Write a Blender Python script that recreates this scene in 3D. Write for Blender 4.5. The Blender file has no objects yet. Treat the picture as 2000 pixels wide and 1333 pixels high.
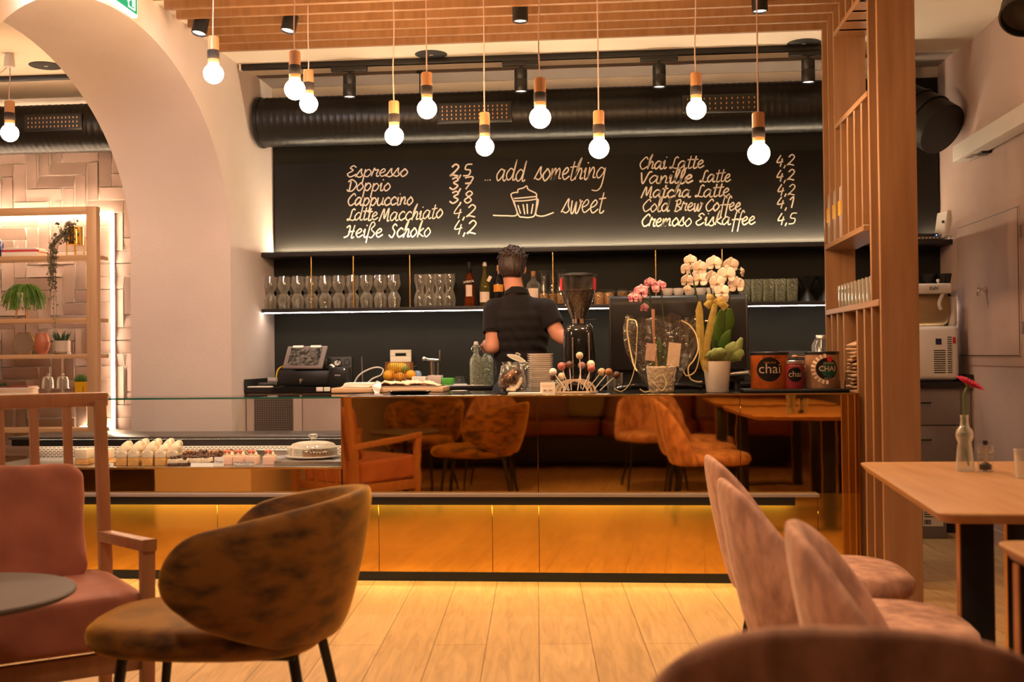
import bpy, bmesh, math, random
from mathutils import Vector, Matrix, noise

S = bpy.context.scene
COL = S.collection
PI = math.pi
rnd = random.Random(7)

# ------------------------------------------------------------------ camera
FPX = 2200.0                      # focal length in pixels of the 2000 px wide frame
EYE = Vector((0.0, 0.0, 1.15))
_yaw, _pit, _rol = [math.radians(a) for a in (5.21, 0.76, -0.61)]
FW = Vector((-math.sin(_yaw) * math.cos(_pit), math.cos(_yaw) * math.cos(_pit), math.sin(_pit)))
_r = Vector((math.cos(_yaw), math.sin(_yaw), 0)); _u = _r.cross(FW)
RT = _r * math.cos(_rol) + _u * math.sin(_rol)
UP = -_r * math.sin(_rol) + _u * math.cos(_rol)
cd = bpy.data.cameras.new('camera'); cam = bpy.data.objects.new('camera', cd); COL.objects.link(cam)
cam.matrix_world = Matrix(((RT.x, UP.x, -FW.x, EYE.x), (RT.y, UP.y, -FW.y, EYE.y), (RT.z, UP.z, -FW.z, EYE.z), (0, 0, 0, 1)))
cd.sensor_width = 36.0; cd.lens = 36.0 * FPX / 2000.0; cd.clip_start = 0.05; cd.clip_end = 60
cd.dof.use_dof = True; cd.dof.focus_distance = 6.3; cd.dof.aperture_fstop = 3.6
S.camera = cam

# ------------------------------------------------------------------ world, exposure, fill lights
w = bpy.data.worlds.new('world'); S.world = w; w.use_nodes = True
w.node_tree.nodes['Background'].inputs[0].default_value = (1.0, 0.72, 0.5, 1)
w.node_tree.nodes['Background'].inputs[1].default_value = 0.02
S.view_settings.view_transform = 'Standard'; S.view_settings.look = 'None'
S.view_settings.exposure = 0.0; S.view_settings.gamma = 1.0
S.view_settings.use_curve_mapping = False
S.cycles.max_bounces = 14; S.cycles.transmission_bounces = 12; S.cycles.transparent_max_bounces = 24
S.cycles.glossy_bounces = 6; S.cycles.diffuse_bounces = 4
S.cycles.sample_clamp_indirect = 6.0; S.cycles.blur_glossy = 0.5
S.cycles.caustics_reflective = True; S.cycles.caustics_refractive = False

WARM = (1.0, 0.60, 0.30); MIDW = (1.0, 0.70, 0.46); COOLW = (1.0, 0.86, 0.70)
BULB_POWER = 175.0

def lamp(name, kind, loc, energy, color, size=0.1, aim=None, cone=90, blend=0.6):
    d = bpy.data.lights.new(name, kind); d.energy = energy; d.color = color
    if kind == 'AREA': d.shape = 'DISK'; d.size = size
    else: d.shadow_soft_size = size
    if kind == 'SPOT': d.spot_size = math.radians(cone); d.spot_blend = blend
    o = bpy.data.objects.new(name, d); COL.objects.link(o); o.location = loc
    v = (Vector(aim) - Vector(loc)) if aim else Vector((0, 0, -1))
    o.rotation_euler = v.to_track_quat('-Z', 'Y').to_euler()
    return o

# unseen fill lamps added over the seating area and the room beyond the arch
for nm, loc, e, c, sz, aim, cone in (
        ('fill_lamp_seats', (-0.4, 1.9, 3.05), 150, MIDW, .16, (0.6, 2.6, 0.6), 80),
        ('fill_lamp_table', (1.7, 2.6, 3.05), 100, MIDW, .14, (1.5, 3.3, 0.7), 95),
        ('fill_lamp_lounge', (-1.5, 1.7, 3.05), 80, MIDW, .14, (-1.3, 3.3, 0.5), 95),
        ('fill_lamp_back', (-0.3, -1.0, 3.05), 30, MIDW, .2, (0, 1.5, 0.5), 130),
        ('fill_lamp_passage', (1.85, 4.9, 3.05), 13, MIDW, .12, (2.0, 6.4, 1.2), 110),
        ('fill_lamp_arch', (-2.1, 4.4, 3.05), 115, (1.0, .88, .88), .14, (-2.7, 6.9, 1.2), 100),
        ('fill_lamp_salon', (-4.2, 5.6, 3.0), 26, (1.0, .80, .70), .16, (-3.9, 7.6, 1.0), 130)):
    lamp(nm, 'SPOT', loc, e, c, sz, aim, cone)

def at(px, py, Y=None, Z=None, X=None):
    d = FW + RT * ((px - 1000) / FPX) - UP * ((py - 666.5) / FPX)
    t = Y / d.y if Y is not None else ((Z - EYE.z) / d.z if Z is not None else X / d.x)
    return EYE + d * t

# ------------------------------------------------------------------ materials
def mat(name, col, rough=0.5, metal=0.0, emit=0.0, emit_col=None, trans=0.0, ior=1.45, coat=0.0, sheen=0.0,
        var=None, vscale=8.0, stretch=(1, 1, 1), detail=4.0, bump=0.0, bscale=None, bdist=0.01, alpha=1.0, spec=0.5, vlo=0.35, vhi=0.65):
    m = bpy.data.materials.new(name); m.use_nodes = True
    nt = m.node_tree; p = nt.nodes['Principled BSDF']; I = p.inputs
    I['Base Color'].default_value = (*col, 1); I['Roughness'].default_value = rough; I['Metallic'].default_value = metal
    I['IOR'].default_value = ior; I['Transmission Weight'].default_value = trans; I['Coat Weight'].default_value = coat
    I['Sheen Weight'].default_value = sheen; I['Alpha'].default_value = alpha; I['Specular IOR Level'].default_value = spec
    I['Sheen Roughness'].default_value = 0.4
    if emit: I['Emission Color'].default_value = (*(emit_col or col), 1); I['Emission Strength'].default_value = emit
    if var or bump:
        tc = nt.nodes.new('ShaderNodeTexCoord'); mp = nt.nodes.new('ShaderNodeMapping')
        mp.inputs['Scale'].default_value = stretch
        nt.links.new(tc.outputs['Object'], mp.inputs[0])
        if var:
            n = nt.nodes.new('ShaderNodeTexNoise'); n.inputs['Scale'].default_value = vscale; n.inputs['Detail'].default_value = detail
            nt.links.new(mp.outputs[0], n.inputs['Vector'])
            r = nt.nodes.new('ShaderNodeValToRGB'); r.color_ramp.elements[0].position = vlo; r.color_ramp.elements[1].position = vhi
            r.color_ramp.elements[0].color = (*col, 1); r.color_ramp.elements[1].color = (*var, 1)
            nt.links.new(n.outputs[0], r.inputs[0]); nt.links.new(r.outputs[0], I['Base Color'])
        if bump:
            n2 = nt.nodes.new('ShaderNodeTexNoise'); n2.inputs['Scale'].default_value = bscale or vscale; n2.inputs['Detail'].default_value = 3
            nt.links.new(mp.outputs[0], n2.inputs['Vector'])
            b = nt.nodes.new('ShaderNodeBump'); b.inputs['Strength'].default_value = bump; b.inputs['Distance'].default_value = bdist
            nt.links.new(n2.outputs[0], b.inputs['Height']); nt.links.new(b.outputs[0], I['Normal'])
    return m

def thin_glass(name, tint=(1, 1, 1), gloss=0.04, rough=0.0, wrinkle=0.0, wscale=30, power=4.0, edge_glow=0.0, mcol=(.9, .86, .78)):
    m = bpy.data.materials.new(name); m.use_nodes = True; nt = m.node_tree; nt.nodes.clear()
    o = nt.nodes.new('ShaderNodeOutputMaterial'); t = nt.nodes.new('ShaderNodeBsdfTransparent'); t.inputs[0].default_value = (*tint, 1)
    g = nt.nodes.new('ShaderNodeBsdfGlossy'); g.inputs['Roughness'].default_value = rough
    mx = nt.nodes.new('ShaderNodeMixShader'); lw = nt.nodes.new('ShaderNodeLayerWeight'); lw.inputs['Blend'].default_value = .5
    p5 = nt.nodes.new('ShaderNodeMath'); p5.operation = 'POWER'; p5.inputs[1].default_value = power; nt.links.new(lw.outputs['Facing'], p5.inputs[0])
    ma = nt.nodes.new('ShaderNodeMath'); ma.operation = 'MULTIPLY_ADD'; ma.inputs[1].default_value = 1 - gloss; ma.inputs[2].default_value = gloss; nt.links.new(p5.outputs[0], ma.inputs[0])
    nt.links.new(ma.outputs[0], mx.inputs[0]); nt.links.new(t.outputs[0], mx.inputs[1]); nt.links.new(g.outputs[0], mx.inputs[2])
    last = mx
    if edge_glow:                                # pale edges painted in for the light that glass refracts
        tl = nt.nodes.new('ShaderNodeBsdfTranslucent'); tl.inputs[0].default_value = (*mcol, 1); df = nt.nodes.new('ShaderNodeBsdfDiffuse'); df.inputs[0].default_value = (*mcol, 1)
        a1 = nt.nodes.new('ShaderNodeMixShader'); a1.inputs[0].default_value = .5; nt.links.new(tl.outputs[0], a1.inputs[1]); nt.links.new(df.outputs[0], a1.inputs[2])
        a2 = nt.nodes.new('ShaderNodeMixShader'); p3 = nt.nodes.new('ShaderNodeMath'); p3.operation = 'MULTIPLY_ADD'; p3.inputs[1].default_value = edge_glow; p3.inputs[2].default_value = edge_glow * .07
        nt.links.new(p5.outputs[0], p3.inputs[0]); nt.links.new(p3.outputs[0], a2.inputs[0]); nt.links.new(mx.outputs[0], a2.inputs[1]); nt.links.new(a1.outputs[0], a2.inputs[2]); last = a2
    nt.links.new(last.outputs[0], o.inputs[0])
    if wrinkle:
        tc = nt.nodes.new('ShaderNodeTexCoord'); n = nt.nodes.new('ShaderNodeTexNoise'); n.inputs['Scale'].default_value = wscale
        nt.links.new(tc.outputs['Object'], n.inputs['Vector'])
        b = nt.nodes.new('ShaderNodeBump'); b.inputs['Strength'].default_value = wrinkle; b.inputs['Distance'].default_value = .03
        nt.links.new(n.outputs[0], b.inputs['Height']); nt.links.new(b.outputs[0], g.inputs['Normal']); nt.links.new(b.outputs[0], lw.inputs['Normal'])
    return m

def wood(name, c1, c2, axis='Z', scale=14, rough=0.42, bump=0.06):
    st = {'X': (0.06, 1, 1), 'Y': (1, 0.06, 1), 'Z': (1, 1, 0.06)}[axis]
    return mat(name, c1, rough, var=c2, vscale=scale * 2.2, stretch=st, detail=6, bump=bump, bscale=scale * 5, bdist=.002, vlo=.3, vhi=.7)

M = {}
M['oak_x'] = wood('oak veneer lengthwise', (.245, .124, .054), (.325, .172, .080), 'X')
M['oak_y'] = wood('oak veneer crosswise', (.245, .124, .054), (.325, .172, .080), 'Y')
M['oak_z'] = wood('oak veneer upright', (.245, .124, .054), (.325, .172, .080), 'Z')
M['oak_pale'] = wood('pale oak', (.50, .31, .17), (.60, .39, .23), 'Z')
M['oak_pale_x'] = wood('pale oak board', (.50, .31, .17), (.60, .39, .23), 'X')
M['table_oak'] = wood('table oak', (.40, .195, .072), (.50, .265, .105), 'Y', rough=.38)
M['chair_wood'] = wood('armchair ash wood', (.34, .165, .085), (.43, .22, .115), 'Z')
M['holder_wood'] = wood('turned light wood', (.36, .17, .07), (.46, .23, .10), 'Z', scale=40)
M['plaster'] = mat('plaster', (.66, .58, .555), .9, var=(.60, .52, .495), vscale=1.2, bump=.35, bscale=90, bdist=.004)
M['plaster_fine'] = mat('smooth plaster', (.80, .72, .64), .9, bump=.12, bscale=120, bdist=.003)
M['plaster_pink'] = mat('rosy plaster', (.54, .405, .365), .88, var=(.46, .34, .305), vscale=1.6, bump=.3, bscale=60, bdist=.004)
M['ceiling'] = mat('ceiling paint', (.82, .74, .64), .9)
M['taupe'] = mat('shaded ceiling taupe', (.235, .185, .165), .9)  # shade of the rear ceiling put into the colour
M['black_wall'] = mat('black painted wall', (.022, .0225, .0195), .62, var=(.026, .0265, .023), vscale=3, spec=.18)
M['board'] = mat('chalkboard paint', (.0105, .0095, .0085), .6, var=(.0125, .0115, .010), vscale=4, spec=.35)
M['chalk'] = mat('chalk marker', (.88, .80, .70), .9)
M['black'] = mat('black metal', (.012, .012, .012), .38)
M['black_matt'] = mat('matt black', (.014, .013, .013), .7)
M['black_gloss'] = mat('gloss black', (.008, .008, .009), .08, coat=.5)
M['black_stone'] = mat('polished black worktop', (.012, .011, .011), .12)
M['duct'] = mat('black duct metal', (.010, .0095, .009), .36, metal=.2)
M['shelf_black'] = mat('black shelf board', (.016, .013, .013), .5)
M['brass'] = mat('brass', (.62, .40, .14), .25, metal=1.0)
M['brass_matt'] = mat('brushed brass', (.62, .36, .16), .4, metal=1.0)
M['gold'] = mat('polished gold', (.80, .52, .12), .14, metal=1.0)
M['steel'] = mat('steel', (.55, .52, .49), .28, metal=1.0)
M['chrome'] = mat('chrome', (.75, .73, .70), .08, metal=1.0)
M['mirror'] = mat('bronze mirror', (.60, .36, .105), .028, metal=1.0, bump=.022, bscale=2.2, bdist=.03)
M['mirror_low'] = mat('amber mirror', (.80, .46, .09), .07, metal=.93, var=(.72, .41, .08), vscale=2.5, bump=.03, bscale=2.0, bdist=.03)
M['glass'] = thin_glass('clear glass', (.93, .94, .93), .07, .03, power=1.7, edge_glow=.62, mcol=(.95, .88, .76))
M['glass_cut'] = thin_glass('patterned glass', (.84, .88, .76), .12, .06, .9, 70, power=1.8, edge_glow=.55, mcol=(.78, .78, .62))
M['pane'] = thin_glass('display pane', (.97, .98, .97), .02)
M['thin'] = thin_glass('thin clear glass', (.95, .96, .95), .06, .02, power=3.0, edge_glow=.10)
M['cellophane'] = thin_glass('cellophane', (.93, .92, .91), .11, .03, 1.0, 22, power=3.5)
M['glass_edge'] = mat('green glass edge', (.01, .10, .065), .1, coat=.3)
M['bulb'] = mat('lit opal bulb', (1, .9, .8), .3, emit=BULB_POWER, emit_col=(1.0, .60, .30))
M['led'] = mat('warm led strip', (1, .9, .8), .4, emit=190, emit_col=(1.0, .76, .48))
M['led_wall'] = mat('warm wall led', (1, .9, .8), .4, emit=44, emit_col=(1.0, .73, .48))
M['led_cool'] = mat('white led strip', (1, 1, 1), .4, emit=46, emit_col=(1.0, .80, .62))
M['spot_on'] = mat('lit spotlight lens', (1, 1, 1), .4, emit=3.0, emit_col=(1.0, .86, .78))
M['white'] = mat('white plastic', (.78, .74, .70), .4)
M['porcelain'] = mat('white porcelain', (.82, .76, .70), .18, coat=.3)
M['paper'] = mat('white paper', (.85, .80, .74), .85)
M['grey'] = mat('grey lacquer', (.30, .26, .25), .5)
M['grey_dark'] = mat('dark grey plastic', (.05, .047, .045), .45)
M['taupe_door'] = mat('taupe cupboard lacquer', (.42, .33, .295), .5)
M['cord'] = mat('pale textile cord', (.52, .38, .33), .8)
M['band'] = mat('dark felt band', (.012, .01, .01), .9, var=(.035, .026, .024), vscale=160)
M['mustard'] = mat('mustard velvet', (.205, .080, .006), .7, sheen=1.0, var=(.040, .014, .0015), vscale=11, stretch=(1, 1, 2.2), detail=6, bump=.12, bscale=300, bdist=.002, vlo=.42, vhi=.66)
M['mustard'].node_tree.nodes['Principled BSDF'].inputs['Sheen Tint'].default_value = (1, .55, .10, 1)
M['pink_velvet'] = mat('dusty pink velvet', (.44, .168, .115), .7, sheen=.7, var=(.32, .115, .08), vscale=6, detail=5, bump=.1, bscale=200, bdist=.002)
M['pink_velvet'].node_tree.nodes['Principled BSDF'].inputs['Sheen Tint'].default_value = (1, .6, .5, 1)
M['blush'] = mat('blush chair fabric', (.64, .345, .225), .75, sheen=.45, var=(.34, .165, .105), vscale=20, stretch=(1, 1, .55), detail=5, bump=.15, bscale=240, bdist=.002, vlo=.38, vhi=.64)
M['blush'].node_tree.nodes['Principled BSDF'].inputs['Sheen Tint'].default_value = (1, .70, .52, 1)
M['leather'] = mat('red brown leather', (.20, .045, .02), .4, var=(.15, .03, .014), vscale=8)
M['grey_top'] = mat('grey table laminate', (.105, .082, .075), .55)
M['skin'] = mat('skin', (.56, .25, .16), .5, var=(.50, .205, .125), vscale=9)
M['hair'] = mat('dark brown hair', (.018, .010, .008), .5, var=(.045, .022, .015), vscale=60, stretch=(1, 1, .25), bump=.6, bscale=110, bdist=.006)
M['polo'] = mat('dark polo fabric', (.0125, .0105, .0115), .85, sheen=.12, spec=.2, bump=.1, bscale=400, bdist=.001)
M['jeans'] = mat('dark denim', (.02, .024, .045), .85)
M['stem'] = mat('dark plant stem', (.03, .05, .012), .5)
M['leaf'] = mat('orchid leaf green', (.055, .13, .02), .35, var=(.09, .17, .03), vscale=9)
M['leaf_dark'] = mat('dark green leaf', (.02, .055, .018), .5, var=(.04, .09, .025), vscale=30)
M['fern'] = mat('fresh green strands', (.07, .17, .02), .55, var=(.12, .24, .03), vscale=20)
M['vine'] = mat('grey green leaf', (.10, .10, .055), .6, var=(.17, .12, .08), vscale=50)
M['petal'] = mat('white orchid petal', (.80, .66, .58), .6, var=(.84, .72, .63), vscale=30)
M['petal_pink'] = mat('pink speckled petal', (.74, .44, .47), .6, var=(.42, .06, .17), vscale=95, vlo=.45, vhi=.62)
M['lip'] = mat('magenta lip', (.30, .015, .08), .5)
M['lip_y'] = mat('yellow lip', (.62, .40, .08), .5)
M['ribbon'] = mat('pale yellow ribbon', (.72, .62, .32), .5)
M['organza'] = mat('yellow organza', (.50, .35, .06), .6, alpha=.45, var=(.64, .48, .11), vscale=24)
M['organza_green'] = mat('green organza', (.22, .30, .09), .6, alpha=.7, var=(.34, .42, .16), vscale=30)
M['straw'] = mat('pale wood wool', (.80, .70, .55), .8, var=(.60, .48, .33), vscale=60, bump=.8, bscale=60, bdist=.01)
M['orange_tin'] = mat('orange tin print', (.40, .088, .008), .4, var=(.31, .060, .006), vscale=26)
M['pink_tin'] = mat('raspberry tin print', (.25, .025, .034), .4)
M['tan_tin'] = mat('tan tin print', (.37, .205, .12), .45, var=(.31, .165, .09), vscale=14)
M['cream'] = mat('whipped cream', (.82, .68, .50), .6, bump=.3, bscale=40, bdist=.006)
M['sponge_cake'] = mat('sponge cake', (.74, .43, .14), .8, var=(.62, .30, .08), vscale=40)
M['pink_cream'] = mat('pink cream', (.84, .55, .43), .6)
M['choc'] = mat('chocolate', (.045, .016, .01), .45, var=(.14, .06, .035), vscale=70)
M['biscuit'] = mat('biscuit crumb', (.42, .20, .08), .85, var=(.22, .09, .035), vscale=45)
M['lemon'] = mat('orange yellow peel', (.78, .36, .015), .42, bump=.25, bscale=160, bdist=.002)
M['lemon_y'] = mat('lemon peel', (.78, .52, .03), .42, bump=.25, bscale=160, bdist=.002)
M['lime'] = mat('lime peel', (.16, .28, .03), .42)
M['green'] = mat('bright green sponge', (.09, .42, .05), .8)
M['sign_green'] = mat('exit sign green', (.0, .18, .09), .4, emit=.9, emit_col=(.0, .22, .11))
M['sign_white'] = mat('exit sign white', (.9, .9, .9), .4, emit=1.1, emit_col=(.95, .93, .9))
M['terracotta'] = mat('terracotta glaze', (.42, .135, .07), .35)
M['yellow_pot'] = mat('yellow enamel', (.70, .40, .01), .25)
M['blue_glass'] = mat('dark blue glass', (.012, .018, .09), .1, coat=.5)
M['red'] = mat('red print', (.55, .02, .03), .5)
M['cardboard'] = mat('kraft paper', (.52, .33, .19), .85, var=(.46, .28, .155), vscale=18)
M['copper_wire'] = mat('copper wire', (.60, .28, .12), .3, metal=1.0)
M['gerbera'] = mat('raspberry gerbera', (.52, .02, .055), .6)
M['amber_liquid'] = mat('amber liqueur', (.75, .13, .015), .05, trans=.85, ior=1.36)
M['pale_liquid'] = mat('pale yellow spirit', (.62, .50, .10), .03, trans=.9, ior=1.36)
M['label_cream'] = mat('cream bottle label', (.74, .56, .42), .7)
M['label_dark'] = mat('dark label', (.006, .005, .006), .6, spec=.2)
M['beans'] = mat('roasted beans', (.018, .008, .004), .4, var=(.06, .026, .012), vscale=75, bump=1.0, bscale=75, bdist=.02)
M['nuts'] = mat('mixed nuts', (.55, .30, .11), .6, var=(.30, .13, .05), vscale=60, bump=.8, bscale=60, bdist=.01)
M['bag'] = mat('grey coffee bag', (.30, .27, .28), .4, bump=.5, bscale=18, bdist=.01)
M['mirror_clean'] = mat('silver mirror', (.8, .78, .76), .03, metal=1.0)
M['towel'] = mat('rumpled beige towel', (.72, .50, .36), .9, bump=.4, bscale=60, bdist=.006)
M['blue_bottle'] = mat('pale blue plastic', (.25, .36, .55), .3)
M['orange_text'] = mat('orange lettering', (.75, .28, .03), .5)

# ------------------------------------------------------------------ mesh builder
class B:
    def __init__(s, t=None):
        s.bm = bmesh.new(); s.t = t
    def add(s, verts, faces):
        vs = [s.bm.verts.new(v) for v in verts]
        for f in faces:
            try: s.bm.faces.new([vs[i] for i in f])
            except ValueError: pass
        return s
    def box(s, x0, x1, y0, y1, z0, z1, bev=0.0, seg=2, mt=None):
        g = bmesh.ops.create_cube(s.bm, size=1.0)
        c = Matrix.Translation(((x0 + x1) / 2, (y0 + y1) / 2, (z0 + z1) / 2)) @ Matrix.Diagonal((abs(x1 - x0), abs(y1 - y0), abs(z1 - z0), 1))
        bmesh.ops.transform(s.bm, matrix=c, verts=g['verts'])
        vs = g['verts']
        if bev > 0:
            ed = list({e for v in vs for e in v.link_edges})
            r = bmesh.ops.bevel(s.bm, geom=ed, offset=bev, segments=seg, profile=.5, affect='EDGES', clamp_overlap=True)
            vs = list({v for f in r['faces'] for v in f.verts} | {v for v in vs if v.is_valid})
        if mt is not None: bmesh.ops.transform(s.bm, matrix=mt, verts=[v for v in vs if v.is_valid])
        return s
    def rbox(s, c, size, rot=(0, 0, 0), bev=0.0, seg=2):
        from mathutils import Euler
        mt = Matrix.Translation(c) @ Euler(rot).to_matrix().to_4x4()
        x, y, z = [a / 2 for a in size]
        return s.box(-x, x, -y, y, -z, z, bev, seg, mt)
    def lathe(s, prof, c=(0, 0, 0), seg=32, axis=None, sx=1.0, sy=1.0, mt=None):
        rows = []
        q = Matrix.Identity(3) if axis is None else Vector((0, 0, 1)).rotation_difference(Vector(axis)).to_matrix()
        for r, z in prof:
            if r < 1e-6: rows.append([s.bm.verts.new(Vector(c) + q @ Vector((0, 0, z)))])
            else: rows.append([s.bm.verts.new(Vector(c) + q @ Vector((r * sx * math.cos(2 * PI * i / seg), r * sy * math.sin(2 * PI * i / seg), z))) for i in range(seg)])
        for a, b in zip(rows[:-1], rows[1:]):
            for i in range(seg):
                j = (i + 1) % seg
                if len(a) == 1 and len(b) == 1: continue
                if len(a) == 1: f = [a[0], b[j], b[i]][::-1]
                elif len(b) == 1: f = [a[i], a[j], b[0]]
                else: f = [a[i], a[j], b[j], b[i]]
                try: s.bm.faces.new(f)
                except ValueError: pass
        return s
    def cyl(s, c, r, h, seg=24, axis=None, r2=None, bev=0.0):
        r2 = r if r2 is None else r2
        if bev: pr = [(0, 0), (r - bev, 0), (r, bev), (r2, h - bev), (r2 - bev, h), (0, h)]
        else: pr = [(0, 0), (r, 0), (r2, h), (0, h)]
        return s.lathe(pr, c, seg, axis)
    def ball(s, c, r, seg=20, sc=(1, 1, 1), mt=None):
        g = bmesh.ops.create_uvsphere(s.bm, u_segments=seg, v_segments=max(6, seg // 2), radius=r)
        m = Matrix.Translation(c) @ (mt or Matrix.Identity(4)) @ Matrix.Diagonal((*sc, 1))
        bmesh.ops.transform(s.bm, matrix=m, verts=g['verts'])
        return s
    def tube(s, pts, r, seg=8, closed=False, flat=None):
        pts = [Vector(p) for p in pts]; n = len(pts); rows = []
        rr = r if isinstance(r, (list, tuple)) else [r] * n
        prev = None
        for i, p in enumerate(pts):
            a = pts[i - 1] if (i > 0 or closed) else p
            b = pts[(i + 1) % n] if (i < n - 1 or closed) else p
            t = (b - a).normalized() if (b - a).length > 1e-9 else Vector((0, 0, 1))
            if prev is None:
                up = Vector((0, 0, 1)) if abs(t.z) < .9 else Vector((0, 1, 0))
                prev = t.cross(up).normalized()
            x = (prev - t * prev.dot(t)).normalized(); y = t.cross(x); prev = x
            fl = flat or 1.0
            rows.append([s.bm.verts.new(p + (x * math.cos(2 * PI * k / seg) + y * math.sin(2 * PI * k / seg) * fl) * rr[i]) for k in range(seg)])
        rng = range(n if closed else n - 1)
        for i in rng:
            a, b = rows[i], rows[(i + 1) % n]
            for k in range(seg): s.bm.faces.new([a[k], a[(k + 1) % seg], b[(k + 1) % seg], b[k]])
        if not closed:
            s.bm.faces.new(rows[0][::-1]); s.bm.faces.new(rows[-1])
        return s
    def ribbon(s, pts, w, th=.0008, nrm=(0, -1, 0)):
        pts = [Vector(p) for p in pts]; n = len(pts); rows = []
        ww = w if isinstance(w, (list, tuple)) else [w] * n
        for i, p in enumerate(pts):
            t = (pts[min(i + 1, n - 1)] - pts[max(i - 1, 0)]).normalized()
            nn = Vector(nrm); sd = t.cross(nn)
            sd = sd.normalized() if sd.length > 1e-6 else Vector((1, 0, 0)); nn = sd.cross(t).normalized()
            rows.append([s.bm.verts.new(p + sd * ww[i] / 2 * a + nn * th * b) for a, b in ((-1, -1), (1, -1), (1, 1), (-1, 1))])
        for a, b in zip(rows[:-1], rows[1:]):
            for k in range(4): s.bm.faces.new([a[k], a[(k + 1) % 4], b[(k + 1) % 4], b[k]])
        s.bm.faces.new(rows[0][::-1]); s.bm.faces.new(rows[-1])
        return s
    def prism(s, poly, axis, d0, d1, bev=0.0):
        def P(a, b, d): return {'X': (d, a, b), 'Y': (a, d, b), 'Z': (a, b, d)}[axis]
        v0 = [s.bm.verts.new(P(a, b, d0)) for a, b in poly]; v1 = [s.bm.verts.new(P(a, b, d1)) for a, b in poly]
        n = len(poly)
        fs = [s.bm.faces.new(v0[::-1]), s.bm.faces.new(v1)]
        for i in range(n): fs.append(s.bm.faces.new([v0[i], v0[(i + 1) % n], v1[(i + 1) % n], v1[i]]))
        if bev:
            ed = list({e for f in fs[:2] for e in f.edges})
            bmesh.ops.bevel(s.bm, geom=ed, offset=bev, segments=2, profile=.5, affect='EDGES', clamp_overlap=True)
        return s
    def grid(s, fn, nu, nv, cu=False, cv=False):
        rows = [[s.bm.verts.new(fn(i / (nu if cu else nu - 1), j / (nv if cv else nv - 1))) for j in range(nv)] for i in range(nu)]
        for i in range(nu if cu else nu - 1):
            for j in range(nv if cv else nv - 1):
                a, b = (i + 1) % nu, (j + 1) % nv
                try: s.bm.faces.new([rows[i][j], rows[a][j], rows[a][b], rows[i][b]])
                except ValueError: pass
        return s
    def mesh(s, name, off=Vector((0, 0, 0)), smooth=40):
        bmesh.ops.recalc_face_normals(s.bm, faces=s.bm.faces)
        if off.length: bmesh.ops.translate(s.bm, verts=s.bm.verts, vec=-off)
        me = bpy.data.meshes.new(name); s.bm.to_mesh(me); s.bm.free()
        if smooth:
            me.polygons.foreach_set('use_smooth', [True] * len(me.polygons)); me.set_sharp_from_angle(angle=math.radians(smooth))
        return me
    def done(s, name, m, parent=None, smooth=40, label=None, sub=0):
        off = Vector((0, 0, 0))
        if parent is not None:
            p = parent
            while p is not None: off += Vector(p.location); p = p.parent
        me = s.mesh(name, off, smooth)
        o = bpy.data.objects.new(name, me); COL.objects.link(o)
        if m is not None: me.materials.append(M[m] if isinstance(m, str) else m)
        if parent is not None: o.parent = parent
        if label: o['label'] = label
        if sub:
            md = o.modifiers.new('subdivision', 'SUBSURF'); md.levels = sub; md.render_levels = sub
        return o

def tag(o, label, cat, group=None, kind=None):
    o['label'] = label; o['category'] = cat
    if group: o['group'] = group
    if kind: o['kind'] = kind
    return o
def thing(name, label, cat, loc=(0, 0, 0), group=None, rz=0.0):
    o = bpy.data.objects.new(name, None); COL.objects.link(o); o.empty_display_size = .05
    o.location = loc; o.rotation_euler = (0, 0, rz)
    return tag(o, label, cat, group)
def single(b, name, m, label, cat, group=None, smooth=40, base=None):
    """a thing that is one mesh; its origin is put at base"""
    off = Vector(base) if base is not None else Vector((0, 0, 0))
    me = b.mesh(name, off, smooth); o = bpy.data.objects.new(name, me); COL.objects.link(o); o.location = off
    me.materials.append(M[m] if isinstance(m, str) else m)
    return tag(o, label, cat, group)
def struct(b, name, m, smooth=30):
    o = b.done(name, m, None, smooth); o['kind'] = 'structure'; return o
def dup(root, loc, label, rz=None, group=None):
    r = root.copy(); COL.objects.link(r); r.location = loc; r['label'] = label
    if rz is not None: r.rotation_euler = (0, 0, rz)
    if group: r['group'] = group
    for ch in list(root.children):
        c = ch.copy(); COL.objects.link(c); c.parent = r
        for g in list(ch.children):
            d = g.copy(); COL.objects.link(d); d.parent = c
    return r
ORD = ['first', 'second', 'third', 'fourth', 'fifth', 'sixth', 'seventh', 'eighth', 'ninth', 'tenth', 'eleventh', 'twelfth', 'thirteenth',
       'fourteenth', 'fifteenth', 'sixteenth', 'seventeenth', 'eighteenth', 'nineteenth', 'twentieth']
def text(body, size, o, right, up, name, m, parent, ext=.0006, align='CENTER', bold=0.0, label=None):
    """lettering of the built-in font laid on a plane through o"""
    c = bpy.data.curves.new(name, 'FONT'); c.body = body; c.size = size; c.extrude = ext; c.align_x = align; c.align_y = 'CENTER'; c.offset = bold; c.resolution_u = 3
    t = bpy.data.objects.new(name, c); COL.objects.link(t)
    bpy.context.view_layer.update()
    me = bpy.data.meshes.new_from_object(t.evaluated_get(bpy.context.evaluated_depsgraph_get()))
    bpy.data.objects.remove(t); bpy.data.curves.remove(c)
    rt = Vector(right).normalized(); u_ = Vector(up).normalized(); n = rt.cross(u_)
    me.transform(Matrix(((rt.x, u_.x, n.x, o[0]), (rt.y, u_.y, n.y, o[1]), (rt.z, u_.z, n.z, o[2]), (0, 0, 0, 1))))
    off = Vector((0, 0, 0)); p = parent
    while p is not None: off += Vector(p.location); p = p.parent
    me.transform(Matrix.Translation(-off))
    ob = bpy.data.objects.new(name, me); COL.objects.link(ob); me.materials.clear(); me.materials.append(M[m]); ob.parent = parent
    if label: ob['label'] = label
    return ob
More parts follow.
